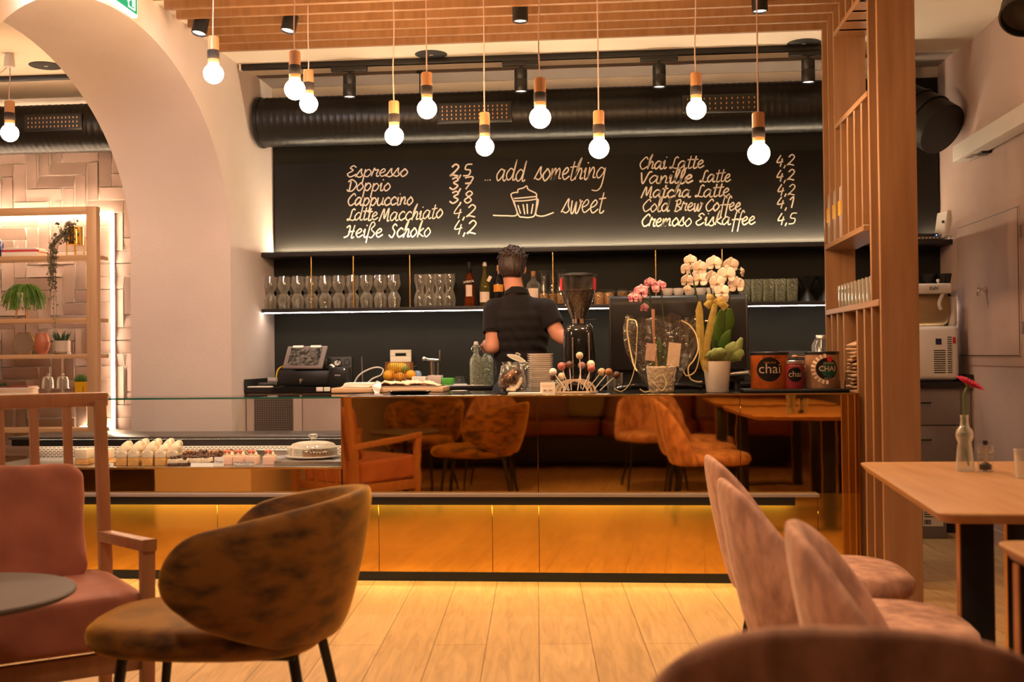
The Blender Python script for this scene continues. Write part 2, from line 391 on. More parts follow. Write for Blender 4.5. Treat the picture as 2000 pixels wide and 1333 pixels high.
def catmull(pts, n=6, closed=False):
    pts = [Vector(p) for p in pts]; out = []; L = len(pts)
    for i in range(L if closed else L - 1):
        p0 = pts[i - 1] if (i > 0 or closed) else pts[0]; p1 = pts[i]; p2 = pts[(i + 1) % L]
        p3 = pts[(i + 2) % L] if (i + 2 < L or closed) else pts[-1]
        for k in range(n):
            t = k / n
            out.append(.5 * ((2 * p1) + (p2 - p0) * t + (2 * p0 - 5 * p1 + 4 * p2 - p3) * t * t + (3 * p1 - p0 - 3 * p2 + p3) * t ** 3))
    if not closed: out.append(pts[-1])
    return out

# ------------------------------------------------------------------ the room
X0, X1, YB, ZC = -2.464, 2.243, 8.0, 3.10
YD = 5.729                        # plane of the counter front
XP = 1.208                        # left face of the slatted divider
XJ = -3.134                       # far face of the arch wall

def floor_mat():
    m = bpy.data.materials.new('oak plank floor'); m.use_nodes = True; nt = m.node_tree; p = nt.nodes['Principled BSDF']; L = nt.links
    tc = nt.nodes.new('ShaderNodeTexCoord'); mp = nt.nodes.new('ShaderNodeMapping'); mp.inputs['Rotation'].default_value = (0, 0, math.radians(90 - 4))
    L.new(tc.outputs['Object'], mp.inputs[0])
    br = nt.nodes.new('ShaderNodeTexBrick'); br.inputs['Scale'].default_value = 1.0; br.inputs['Brick Width'].default_value = 1.9; br.inputs['Row Height'].default_value = .21
    br.inputs['Mortar Size'].default_value = .0022; br.inputs['Mortar Smooth'].default_value = .1; br.offset = .37
    br.inputs['Color1'].default_value = (.56, .37, .17, 1); br.inputs['Color2'].default_value = (.48, .31, .14, 1); br.inputs['Mortar'].default_value = (.20, .115, .05, 1)
    L.new(mp.outputs[0], br.inputs['Vector'])
    m2 = nt.nodes.new('ShaderNodeMapping'); m2.inputs['Scale'].default_value = (.9, 9, 1); L.new(mp.outputs[0], m2.inputs[0])
    n = nt.nodes.new('ShaderNodeTexNoise'); n.inputs['Scale'].default_value = 3.2; n.inputs['Detail'].default_value = 7; n.inputs['Distortion'].default_value = 1.2
    L.new(m2.outputs[0], n.inputs['Vector'])
    r = nt.nodes.new('ShaderNodeValToRGB'); r.color_ramp.elements[0].position = .3; r.color_ramp.elements[1].position = .7
    r.color_ramp.elements[0].color = (.66, .62, .56, 1); r.color_ramp.elements[1].color = (1.12, 1.08, 1.02, 1)
    L.new(n.outputs[0], r.inputs[0])
    mx = nt.nodes.new('ShaderNodeMix'); mx.data_type = 'RGBA'; mx.blend_type = 'MULTIPLY'; mx.inputs[0].default_value = .75
    L.new(br.outputs['Color'], mx.inputs[6]); L.new(r.outputs[0], mx.inputs[7]); L.new(mx.outputs[2], p.inputs['Base Color'])
    p.inputs['Roughness'].default_value = .42
    b = nt.nodes.new('ShaderNodeBump'); b.inputs['Strength'].default_value = .12; b.inputs['Distance'].default_value = .003
    L.new(n.outputs[0], b.inputs['Height']); L.new(b.outputs[0], p.inputs['Normal'])
    return m
M['floor'] = floor_mat()

struct(B().box(-6.5, 2.6, -3.2, 8.2, -.1, 0), 'floor', 'floor')
struct(B().box(X0, 2.6, -3.2, 7.54, ZC, ZC + .1), 'ceiling', 'ceiling')
struct(B().box(X0 - .02, 2.6, 7.54, 8.1, ZC + .02, ZC + .12), 'ceiling_shade_band', 'taupe')  # ceiling in shade, painted as a darker band
struct(B().box(-6.5, XJ, -3.2, 8.1, 3.03, 3.13), 'ceiling_salon', 'ceiling')
# black wall behind the bar, with the white batten on top of it
struct(B().box(X0, X1 + .1, YB, YB + .1, 0, ZC + .12), 'wall_back', 'black_wall')
struct(B().box(X0, X1, YB - .012, YB, 3.045, 3.118), 'trim_1', 'ceiling')
struct(B().box(X1, X1 + .1, -3.2, YB, 0, ZC + .12), 'wall_right', 'plaster_pink')
struct(B().box(-6.5, 2.6, -3.3, -3.2, 0, 3.2), 'wall_behind', mat('umber wall paint', (.085, .045, .028), .7))
struct(B().box(-6.6, -6.5, -3.3, 8.2, 0, 3.2), 'wall_salon', 'plaster')
# wall with the arch
poly = [(-3.2, 0), (4.01, 0), (4.01, 1.88)]
for i in range(1, 48):
    a = PI - PI * i / 48
    poly.append((5.54 + 1.53 * math.cos(a), 1.88 + 1.03 * math.sin(a)))
poly += [(7.07, 1.88), (7.07, 0), (YB, 0), (YB, ZC + .12), (-3.2, ZC + .12)]
struct(B().prism(poly, 'X', XJ, X0), 'wall_left', 'plaster', smooth=25)

# wall of the salon behind the arch: slightly tilted wall tiles laid as a herringbone
M['tile'] = mat('rosy matt wall tile', (.37, .265, .23), .6, var=(.32, .225, .19), vscale=5)
M['tile_gap'] = mat('edge lit joint', (.93, .86, .76), .8)  # light caught by the tile edges painted as pale joints
struct(B().box(-6.5, XJ, YB + .014, YB + .12, 0, 3.13), 'wall_salon_back', 'tile_gap')
b = B(); U = .0945; g = .0035; rt = random.Random(3)
ox, oz = -5.2, .35
for y in range(0, 30):
    for k in range(-8, 8):
        for kind in (0, 1):
            if kind == 0: xs, zs, wx, hz = y + 6 * k, y, 3, 1
            else: xs, zs, wx, hz = y, y - 5 + 6 * k, 1, 3
            xa, za = ox + xs * U, oz + zs * U
            if xa < -5.1 or xa > XJ + .1 or za < .2 or za > 2.96: continue
            tl = math.radians(rt.choice((10, 12, 14)))
            L, Wd = 3 * U - 2 * g, U - 2 * g
            c = (xa + wx * U / 2, YB + .0, za + hz * U / 2)
            if kind == 0: b.rbox(c, (L, .006, Wd), (tl * rt.choice((1, 1, -1)), 0, 0))
            else: b.rbox(c, (Wd, .006, L), (0, 0, tl * rt.choice((1, -1, -1))))
struct(b, 'wall_salon_tile', 'tile', smooth=0)

# access door in the right wall
def on_x1(px, py): return at(px, py, X=X1)
d = B().box(X1 - .012, X1 + .0, 6.44, 7.55, 1.115, 1.955, .003).box(X1 - .006, X1, 6.38, 7.60, 1.06, 2.0, .002)
dr = struct(d, 'door_1', 'plaster_pink')
b = B().box(X1 - .0145, X1 - .0125, 6.455, 6.46, 1.13, 1.95).box(X1 - .0145, X1 - .0125, 6.455, 7.54, 1.945, 1.949).box(X1 - .0145, X1 - .0125, 6.455, 7.54, 1.12, 1.125)
b.done('door_joint', 'grey_dark', dr)
b = B().cyl((X1 - .012, 7.0, 1.52), .018, .016, 18, (-1, 0, 0)).cyl((X1 - .028, 7.0, 1.52), .009, .04, 14, (-1, 0, 0)).rbox((X1 - .065, 6.985, 1.505), (.012, .02, .055), (.5, 0, 0), .004)
b.done('door_latch', 'chrome', dr)
for z in (1.27, 1.80): B().cyl((X1 - .018, 6.41, z - .03), .007, .07, 10).done('door_hinge', 'grey', dr)
struct(B().box(X1 - .015, X1, -3.2, 7.2, 0, .09), 'baseboard_right', 'plaster_pink')

# ------------------------------------------------------------------ slatted canopy and divider
canopy = thing('slatted_divider', 'tall oak slat divider with shelf niches whose slats continue overhead as a canopy', 'room divider', (XP, 5.9, 0))
SL = [5.262 + .1655 * k for k in range(9)]
XR = 1.376
for k, y in enumerate(SL):
    b = B(); e = .0008
    b.box(-2.36, XP - .0003, y + .0004, y + .0296, 3.01, ZC - .002, .0015, 1)                     # overhead
    z0 = 0.0
    segs = [(0, ZC - .002)]
    if 0 < k < 8:
        inner1 = SL[1] < y < 6.15; cut = []
        if 1 < k < 6: cut.append((2.39, 2.865))
        if 2 <= k <= 7: cut.append((1.39, 1.765))
        if 3 < k < 5: cut.append((.95, 1.39))
        segs = []; z = 0
        for a, c in sorted(cut): segs.append((z, a)); z = c
        segs.append((z, ZC - .002))
    for a, c in segs:
        if k == 0: b.box(XP, XR, y - .012, y + .018, a, c, .002, 1)
        else: b.box(XP, XR, y, y + .03, a, c, .0015, 1)
    b.done('slat', 'oak_z' if k == 0 else 'oak_z', canopy)
for nm, z0, z1, ya, yb in (('shelf_board', 2.865, 2.893, SL[1] + .03, SL[6]), ('shelf_board', 2.365, 2.393, SL[1] + .03, SL[6]), ('shelf_board', 1.738, 1.766, SL[2] - .02, SL[8]),
                           ('shelf_board', 1.362, 1.392, SL[0] + .02, SL[8]), ('shelf_board', .925, .952, SL[3] + .03, SL[6])):
    B().box(XP - .004, XR + .002, ya, yb, z0, z1, .002, 1).done(nm, 'oak_y', canopy)
B().box(XR - .012, XR, SL[3] + .03, SL[6], .952, 1.362).done('back_panel', 'oak_z', canopy)

# ------------------------------------------------------------------ ventilation ducts
def duct(name, label, xa, xb, yc, zc, r, plates):
    t = thing(name, label, 'air duct', ((xa + xb) / 2, yc, zc - r))
    n = int((xb - xa) / .0085); p = .046
    def f(u, v):
        a = 2 * PI * v; x = xa + (xb - xa) * u
        h = (x / p + v) % 1.0
        rr = r + .0027 * math.exp(-((h - .5) / .10) ** 2)
        return Vector((x, yc + rr * math.sin(a), zc + rr * math.cos(a)))
    b = B(); b.grid(f, n, 40, cv=True)
    b.done('duct_pipe', 'duct', t, smooth=60)
    for x in (xa, xb):
        B().cyl((x - .012, yc, zc), r + .007, .024, 40, (1, 0, 0)).done('duct_collar', 'duct', t)
    for (x, wd, h, nc, nr, zz) in plates:
        gp = B().box(x - wd / 2, x + wd / 2, yc - r - .012, yc - r + .03, zc + zz - h / 2, zc + zz + h / 2, .003).done('air_grille', 'black', t)
        b = B(); yq = yc - r - .0128; xs_ = [x - wd / 2 + .012]; zs_ = [zc + zz - h / 2 + .012]
        for i in range(nc): c_ = x - wd / 2 + .035 + (wd - .07) * i / (nc - 1); xs_ += [c_ - .0034, c_ + .0034]
        for j in range(nr): c_ = zc + zz - h / 2 + .028 + (h - .056) * j / (nr - 1); zs_ += [c_ - .0062, c_ + .0062]
        xs_.append(x + wd / 2 - .012); zs_.append(zc + zz + h / 2 - .012)
        vv = [[b.bm.verts.new((a, yq, c_)) for c_ in zs_] for a in xs_]
        for i in range(len(xs_) - 1):
            for j in range(len(zs_) - 1):
                f_ = b.bm.faces.new([vv[i][j], vv[i + 1][j], vv[i + 1][j + 1], vv[i][j + 1]]); f_.material_index = 1 if (i % 2 and j % 2) else 0
        o = b.done('grille_lattice', 'black', gp, smooth=0); o.data.materials.append(M['brass_matt'])
    return t
gx = at(927, 226, Y=7.43); gx2 = at(1408, 210, Y=7.43); gx3 = at(104, 250, Y=7.43)
dA = duct('ventilation_duct', 'long black spiral duct running over the bar menu', -2.42, 1.72, 7.6, 2.785, .168, ((gx.x, .50, .135, 15, 4, -.01), (gx2.x, .50, .12, 13, 3, .0)))
duct('ventilation_duct', 'black spiral duct in front of the tiled wall beyond the arch', -6.2, XJ - .03, 7.6, 2.785, .168, ((gx3.x, .42, .115, 14, 3, .01),))
# the bend at the right end
t = thing('duct_elbow', 'black duct elbow meeting the rosy wall right of the divider', 'air duct', (1.95, 7.45, 2.4))
pts = catmull([(1.70, 7.6, 2.785), (1.86, 7.58, 2.76), (1.96, 7.52, 2.70), (2.03, 7.44, 2.63), (2.09, 7.36, 2.56)], 5)
B().tube(pts, [.17] * len(pts), 36).done('elbow_pipe', 'duct', t, smooth=50)
for i in (5, 11, 15): B().tube([pts[i] - (pts[i + 1] - pts[i]).normalized() * .008, pts[i] + (pts[i + 1] - pts[i]).normalized() * .008], .178, 36).done('elbow_seam', 'duct', t)
b = B(); q = thing('vertical_pipe', 'black vertical pipe casing beside the duct elbow', 'pipe', (2.06, 7.9, 0))
B().box(1.86, 2.06, 7.86, 7.99, 2.6, ZC - .01, .01).box(1.93, 1.96, 7.84, 7.87, 2.6, ZC - .01, .004).done('pipe_casing', 'black_matt', q)
# duct hangers
for px_ in (815,):
    p = at(px_, 160, Y=7.5)
    b = B().cyl((p.x, 7.6, 2.955), .004, .155, 8).cyl((p.x, 7.6, 3.095), .022, .012, 14)
    single(b, 'duct_hanger', 'black', 'thin black hanger rod holding the duct from the ceiling', 'hanger', base=(p.x, 7.6, 3.1))

# ------------------------------------------------------------------ pendant lamps
def pendant(x, y, z, k, label, ztop=3.012):
    R = .0475 * k
    t = thing('pendant_lamp', label, 'pendant lamp', (x, y, ztop), 'bulb pendants of the bar')
    b = B(); wob = rnd.uniform(-.004, .004)
    b.tube(catmull([(x, y, z + 3.65 * R), (x + wob, y, z + (ztop - z) * .45), (x - wob, y, z + (ztop - z) * .75), (x, y, ztop)], 6), .0032, 8).done('cord', 'cord', t)
    h = B().lathe([(0, 3.75 * R), (.9 * .55 * R, 3.75 * R), (1.02 * .55 * R, 3.62 * R), (1.02 * .55 * R, 1.1 * R), (.5 * R, 1.04 * R), (0, 1.04 * R)], (x, y, z), 24).done('lamp_holder', 'holder_wood', t)
    B().lathe([(.575 * R, 1.45 * R), (.60 * R, 1.5 * R), (.60 * R, 2.30 * R), (.575 * R, 2.36 * R)], (x, y, z), 24).done('felt_band', 'band', h)
    pr = [(0, -R)] + [(R * math.sin(a), -R * math.cos(a)) for a in [PI * i / 16 for i in range(1, 14)]] + [(.50 * R, 1.0 * R), (.46 * R, 1.12 * R)]
    B().lathe(pr, (x, y, z), 28).done('bulb', 'bulb', t, smooth=80)
    return t
BUL = [(417, 144, 40, 5.22, 'bulb pendant nearest the arch wall, wooden holder'), (576, 175, 41, 5.10, 'second bulb pendant from the arch wall, in front of another'),
       (603, 203, 36, 5.80, 'third bulb pendant from the arch wall, half behind the one in front'), (770, 266, 37, 5.65, 'low bulb pendant hanging above the words of the left menu list'),
       (834, 213, 38.5, 5.43, 'bulb pendant just left of the first duct grille'), (947, 287, 36, 5.80, 'bulb pendant hanging in front of the first duct grille'),
       (1055, 230, 41.5, 5.04, 'bulb pendant over the word add, large and near'), (1170, 290, 39, 5.36, 'low bulb pendant hanging over the word something'),
       (1360, 214, 38, 5.50, 'bulb pendant hanging before the second duct grille'), (1482, 300, 42, 4.98, 'lowest bulb pendant, just before the 4,2 price column')]
for x, y, d_, Y, lb in BUL:
    p = at(x, y, Y=Y); pendant(p.x, p.y, p.z, d_ / 2200 * Y / .095, lb)
p = at(19, 260, Y=6.55)
t = pendant(p.x, p.y, p.z, 1.1, 'bulb pendant hanging in the salon beyond the arch, white ceiling cone', 3.03)
b = B().lathe([(0, 0), (.022, 0), (.03, -.03), (.034, -.085), (0, -.085)], (p.x, p.y, 3.03), 20); b.done('ceiling_cone', 'white', t)
B().tube(catmull([(p.x, p.y, 2.96), (p.x - .12, p.y, 2.90), (p.x - .4, p.y, 2.99)], 6), .003, 6).done('swag_cord', 'cord', t)

# ------------------------------------------------------------------ ceiling track with its spotlights, can lights, speakers
tr = thing('lighting_track', 'black ceiling track running along the bar in front of the duct', 'light track', (-.6, 7.25, ZC))
B().box(-2.44, 1.36, 7.23, 7.268, 3.062, ZC - .001, .002).done('rail', 'black', tr)
B().box(-2.452, -2.438, 7.226, 7.272, 3.058, ZC - .001).done('end_cap', 'white', tr)
names = ['left end of the track above the espresso line', 'over the word add', 'over the first lines of the right menu list', 'beside the oak divider']
for (x, y), nm in zip(((679, 163), (1016, 153), (1288, 143), (1581, 133)), names):
    p = at(x, y, Y=7.2)
    t = thing('track_spotlight', 'black cylinder track spotlight ' + nm, 'spotlight', (p.x, 7.25, 3.06), 'track spotlights over the bar')
    B().box(p.x - .12, p.x + .12, 7.232, 7.266, 3.03, 3.062, .003).done('adapter', 'black', t)
    B().cyl((p.x, 7.249, 3.0), .008, .04, 10).done('stem', 'black', t)
    B().lathe([(0, .0), (.038, 0), (.042, -.004), (.042, -.064), (.0405, -.066), (.042, -.068), (.042, -.142), (.039, -.146), (.036, -.142), (.036, -.136)], (p.x, 7.249, 3.006), 28).done('lamp_body', 'black', t)
    B().lathe([(0, -.137), (.036, -.137)], (p.x, 7.249, 3.006), 24).done('lens', 'spot_on', t)
    lamp('track_beam', 'SPOT', (p.x, 7.24, 2.85), 42, COOLW, .03, (p.x, 7.0, .9), 95, .8)
CANS = [(388, 41, 5.75, (-.12, -.20), 'nearest the arch wall, tilted towards it'), (562, 36, 6.0, (-.16, -.16), 'behind the cord of the second pendant'),
        (1016, 17, 5.9, (0, .0), 'hanging straight down above the word add'), (1484, -3, 5.75, (.02, -.02), 'near the oak divider, cut by the picture edge')]
for x, y, Y, (tx, ty), nm in CANS:
    p = at(x, y, Z=3.012); p.z -= .072
    t = thing('canopy_downlight', 'black can light under the canopy slats ' + nm, 'spotlight', (p.x, p.y, 3.012), 'can lights under the canopy')
    ax = Vector((tx, ty, -1)).normalized(); c = Vector((p.x, p.y, p.z)) - ax * .096; r_ = .042
    B().lathe([(0, 0), (r_ - .003, 0), (r_, .003), (r_, .092), (r_ - .004, .096), (r_ - .006, .09), (r_ - .006, .084)], c, 28, ax).done('lamp_body', 'black', t)
    B().lathe([(0, .085), (r_ - .006, .085)], c, 24, ax).done('lens', 'spot_on', t)
    B().cyl((p.x, p.y, p.z + .05), .009, ZC - .002 - p.z - .05, 10).done('stem', 'black', t)
    c2 = c + ax * .12
    lamp('canopy_beam', 'SPOT', c2, 105, MIDW, .035, (p.x + .1, p.y - 1.0, 0) , 95, .8)
for (x, y, z, nm) in ((842, 106, ZC, 'above the left menu list'), (1570, 84, ZC, 'beside the oak divider'), (90, 128, 3.03, 'of the salon beyond the arch')):
    p = at(x, y, Z=z)
    t = thing('ceiling_speaker', 'round black flush speaker in the ceiling ' + nm, 'speaker', (p.x, p.y, z), 'round ceiling speakers')
    B().lathe([(0, -.005), (.098, -.005), (.104, -.002), (.104, 0)], (p.x, p.y, z), 40).done('speaker_grille', 'black_matt', t)
    B().box(p.x - .012, p.x + .012, p.y - .004, p.y + .004, z - .0065, z - .0045).done('maker_plate', 'white', t)
p = at(70, 148, Z=3.03)
single(B().box(-6.0, XJ - .01, p.y - .02, p.y + .02, 3.0, 3.029, .002), 'lighting_track', 'black', 'black ceiling track in the salon beyond the arch', 'light track', base=(-4.5, p.y, 3.03))

# exit sign by the top of the arch
c = at(266, 36, X=-2.42); y1, z0 = c.y, c.z
t = thing('exit_sign', 'lit green and white escape sign hanging by the top of the arch', 'exit sign', (-2.42, y1 - .17, z0 + .17))
B().box(-2.44, -2.412, y1 - .34, y1, z0, z0 + .17, .004).done('sign_body', 'sign_white', t)
B().box(-2.4115, -2.4095, y1 - .325, y1 - .012, z0 + .014, z0 + .158).done('sign_panel', 'sign_green', t)
b = B()
def sq(a0, c0, a1, c1, wd):                       # a stroke of the pictogram on the sign face
    A = Vector((-2.409, y1 - .34 + a0, z0 + c0)); C_ = Vector((-2.409, y1 - .34 + a1, z0 + c1))
    b.ribbon([A, C_], wd, .0012, (1, 0, 0))
sq(.222, .028, .30, .028, .006); sq(.298, .028, .298, .145, .010); sq(.225, .028, .225, .145, .006); sq(.225, .142, .30, .142, .006)
sq(.250, .125, .252, .085, .020); sq(.252, .085, .278, .066, .011); sq(.278, .066, .274, .04, .010); sq(.250, .085, .236, .062, .011); sq(.236, .062, .215, .052, .010)
sq(.252, .118, .275, .100, .009); sq(.246, .118, .232, .096, .009)
b.ball((-2.409, y1 - .34 + .258, z0 + .138), .011, 12, (.15, 1, 1))
sq(.03, .085, .13, .085, .022); sq(.13, .085, .095, .12, .02); sq(.13, .085, .095, .05, .02)
b.done('pictogram', 'sign_white', t)
B().cyl((-2.426, y1 - .17, z0 + .17), .006, max(.02, ZC - z0 - .17), 8).done('sign_rod', 'white', t)
M['berry'] = mat('salmon berry', (.62, .16, .09), .45)

# ------------------------------------------------------------------ menu board and its handwriting
mb = thing('menu_board', 'wide black chalkboard menu with white handwritten coffee list', 'menu board', (-.6, 7.985, 1.93))
B().box(X0 + .02, X1 - .01, 7.972, 7.999, 1.93, 2.56, .002).done('board_panel', 'board', mb)
G = {
 'a': (1.0, [[(.75,.85),(.4,1.0),(.05,.5),(.25,.02),(.65,.45),(.78,.95),(.72,.2),(.9,.0),(1.05,.15)]]),
 'c': (.8, [[(.74,.8),(.45,1.0),(.08,.5),(.35,0),(.85,.25)]]),
 'd': (1.0, [[(.75,.8),(.4,1.0),(.05,.5),(.3,.02),(.68,.4),(.9,1.75),(.76,.2),(.92,0),(1.05,.15)]]),
 'e': (.78, [[(.05,.4),(.45,.55),(.62,.82),(.4,1.0),(.08,.5),(.35,0),(.82,.3)]]),
 'f': (.6, [[(.8,1.55),(.6,1.85),(.42,1.2),(.32,-.8)], [(.08,.7),(.8,.8)]]),
 'g': (.9, [[(.75,.85),(.4,1.0),(.05,.5),(.3,.1),(.7,.5),(.85,.95),(.72,-.5),(.35,-.95),(-.2,-.9)]]),
 'h': (.85, [[(.1,0),(.2,1.2),(.45,1.85),(.3,1.2),(.12,.3),(.45,.95),(.65,.75),(.6,.1),(.88,.15)]]),
 'i': (.48, [[(.05,.6),(.2,1.0),(.18,.15),(.35,.0),(.52,.2)], [(.30,1.38),(.38,1.46)]]),
 'k': (.82, [[(.12,0),(.22,1.2),(.42,1.85),(.3,1.2),(.14,.2)], [(.72,1.0),(.25,.5),(.85,.05)]]),
 'l': (.52, [[(.05,.2),(.42,1.4),(.34,1.85),(.16,1.4),(.15,.2),(.35,0),(.55,.2)]]),
 'm': (1.15, [[(.1,1.0),(.08,0),(.15,.5),(.4,1.0),(.5,.7),(.46,0),(.55,.6),(.8,1.0),(.92,.7),(.9,.15),(1.15,.15)]]),
 'n': (.85, [[(.1,1.0),(.08,0),(.15,.5),(.45,1.0),(.62,.7),(.58,.15),(.85,.15)]]),
 'o': (.85, [[(.45,1.0),(.08,.5),(.35,0),(.78,.5),(.5,1.0),(.35,.96)]]),
 'p': (.92, [[(.2,1.05),(.06,-.85)], [(.12,.5),(.5,1.0),(.82,.6),(.5,.03),(.15,.2)]]),
 'r': (.72, [[(-.02,.1),(.18,1.15),(.3,.9),(.62,.95),(.5,.5),(.55,.08),(.78,.15)]]),
 's': (.7, [[(-.05,.05),(.45,1.1),(.5,.6),(.66,.25),(.4,.0),(.1,.12)]]),
 't': (.56, [[(.34,1.6),(.2,.2),(.4,0),(.6,.2)], [(-.02,1.1),(.62,1.17)]]),
 'u': (.92, [[(.1,1.0),(.1,.25),(.35,.0),(.68,.4),(.75,1.0),(.72,.15),(.95,.15)]]),
 'w': (1.05, [[(.1,1.0),(.15,.1),(.35,.05),(.52,.9),(.56,.1),(.76,.05),(.95,.8),(.82,1.05),(.9,.85),(1.1,.95)]]),
 'ß': (.88, [[(.02,-.6),(.2,1.4),(.48,1.85),(.68,1.5),(.38,1.0),(.78,.5),(.5,0),(.25,.1)]]),
 'C': (1.0, [[(.98,1.2),(.7,1.5),(.12,.7),(.45,0),(1.05,.35)]]),
 'D': (1.08, [[(.35,1.3),(.3,.05)], [(.02,1.2),(.45,1.5),(1.05,.9),(.7,.1),(.2,.0),(.02,.25)]]),
 'E': (1.0, [[(.92,1.25),(.6,1.5),(.3,1.18),(.62,.88),(.1,.4),(.42,0),(1.0,.35)]]),
 'H': (1.1, [[(.05,1.2),(.4,1.42),(.36,.35),(-.1,.05)], [(.9,1.5),(.72,.05),(1.0,.12)], [(.3,.7),(.95,.8)]]),
 'L': (.85, [[(.82,1.3),(.66,1.5),(.44,1.25),(.36,.6),(.22,.08),(.0,.04),(.05,.2),(.4,.08),(.7,.0),(.98,.2)]]),
 'M': (1.2, [[(-.05,.0),(.35,1.45),(.5,.3),(.92,1.5),(.92,.1),(1.15,.12)]]),
 'S': (.9, [[(.82,1.25),(.55,1.5),(.32,1.1),(.64,.6),(.4,.0),(-.02,.3)]]),
 'V': (.82, [[(-.02,1.4),(.25,.0),(.7,1.35),(1.0,1.45)]]),
 'B': (.9, [[(.3,1.45),(.2,0)], [(.05,1.3),(.62,1.5),(.68,1.0),(.3,.8),(.8,.4),(.4,.0),(.08,.1)]]),
 '1': (.6, [[(.1,1.05),(.48,1.45),(.42,0)]]), '2': (.9, [[(.1,1.1),(.45,1.45),(.78,1.1),(.4,.45),(.05,.05),(.3,.15),(.9,.0)]]),
 '3': (.85, [[(.15,1.25),(.5,1.45),(.72,1.15),(.35,.8),(.78,.45),(.4,0),(.02,.25)]]), '4': (.9, [[(.42,1.45),(.08,.5),(.82,.62)], [(.66,1.0),(.55,-.1)]]),
 '5': (.9, [[(.85,1.45),(.3,1.4),(.2,.85),(.72,.72),(.65,.15),(.08,.05)]]), '7': (.9, [[(.1,1.4),(.88,1.42),(.35,.0)], [(.2,.7),(.78,.76)]]),
 '8': (.85, [[(.5,.75),(.2,1.1),(.5,1.45),(.78,1.15),(.5,.75),(.15,.35),(.45,0),(.78,.35),(.5,.75)]]),
 ',': (.4, [[(.24,.12),(.12,-.32)]]), '.': (.42, [[(.12,0),(.2,.06)]]), ' ': (.55, []),
}
YW = 7.9705
def write(nm, s, x0, x1, base, xh, wd=.0088, rise=.016, shear=.16, parent=mb, Y=YW, mtl='chalk', bow=0.0):
    tot = sum(G[c][0] for c in s); k = (x1 - x0) / tot; b = B(); cx = 0.0; rr = random.Random(len(s) * 31 + int(x0))
    for c in s:
        adv, strokes = G[c]; jit = rr.uniform(-.06, .06)
        for st in strokes:
            pts = []
            pp = st if len(st) == 2 else [(p.x, p.y) for p in [Vector((q[0], q[1])) for q in [(v.x, v.y) for v in catmull([(a, b_, 0) for a, b_ in st], 6)]]]
            for (a, e) in pp:
                u = cx + a; X = x0 + u * k + shear * e * xh; up = base - (e + jit) * xh - rise * (X - x0) - bow * (u / tot) ** 2
                q = at(X, up, Y=Y); pts.append(q)
            b.ribbon(pts, wd * rr.uniform(.85, 1.2), .0006, (0, -1, 0))
        cx += adv
    return b.done(nm, mtl, parent, smooth=0)
for s, x0, x1, base, xh in (('Espresso', 676, 796, 346, 14.5), ('Doppio', 677, 762, 374, 15), ('Cappuccino', 677, 806, 402, 15.5), ('Latte', 678, 737, 431, 15),
                            ('Heiße', 673, 746, 464.5, 16.5), ('Schoko', 759, 840, 464, 17.5),
                            ('2,5', 878, 920, 344, 16), ('3,7', 877, 921, 371, 16), ('3,8', 877, 921, 398, 16), ('4,2', 884, 928, 425.5, 16.5), ('4,2', 885, 929, 457.5, 18),
                            ('add', 968, 1024, 354, 23), ('something', 1044, 1180, 352.5, 23), ('sweet', 1097, 1178, 417, 25),
                            ('Chai', 1247, 1301, 331, 15.5), ('Latte', 1308, 1374, 329.5, 15), ('Vanille', 1250, 1352, 359.5, 15.5), ('Latte', 1367, 1426, 356, 15),
                            ('Matcha', 1253, 1348, 387, 15), ('Latte', 1358, 1424, 385, 15.5), ('Cold Brew', 1253, 1370, 414, 15.5), ('Coffee', 1376, 1446, 412.5, 15.5),
                            ('Cremoso', 1251, 1350, 443, 15.5), ('Eiskaffee', 1357, 1474, 441, 15.5),
                            ('4,2', 1515, 1551, 324, 14.5), ('4,2', 1515, 1551, 353, 14.5), ('4,2', 1517, 1552, 381, 14.5), ('4,1', 1516, 1549, 407, 14.5), ('4,5', 1517, 1554, 438, 15)):
    write('lettering', s, x0, x1, base, xh, wd=.0105 if s in ('Vanille', 'Matcha', '2,5', '3,7', '3,8') else .0086)
write('lettering', 'Macchiato', 741, 864, 432, 17, bow=4)
write('lettering', '...', 946, 960, 353, 15, wd=.010)
b = B()
def zz(pts): return [at(920 + x / 6.25, 280 + y / 6.25, Y=YW) for x, y in pts]
for st in ([(268, 880), (420, 885), (560, 872), (520, 720), (500, 670), (490, 620), (540, 600), (570, 600), (575, 565), (640, 545), (680, 522), (700, 565), (790, 610), (800, 650), (800, 675), (820, 690), (815, 740), (790, 860), (830, 888), (900, 885), (1010, 845)],
           [(520, 675), (640, 665), (800, 650)], [(520, 705), (660, 702), (800, 682)], [(525, 715), (580, 880), (640, 902), (720, 905), (780, 870), (805, 690)],
           [(572, 755), (605, 860)], [(635, 745), (655, 868)], [(683, 740), (690, 862)], [(757, 740), (735, 862)]):
    b.ribbon(catmull([tuple(p) for p in zz(st)], 5), .009, .0006, (0, -1, 0))
b.done('cupcake_drawing', 'chalk', mb, smooth=0)

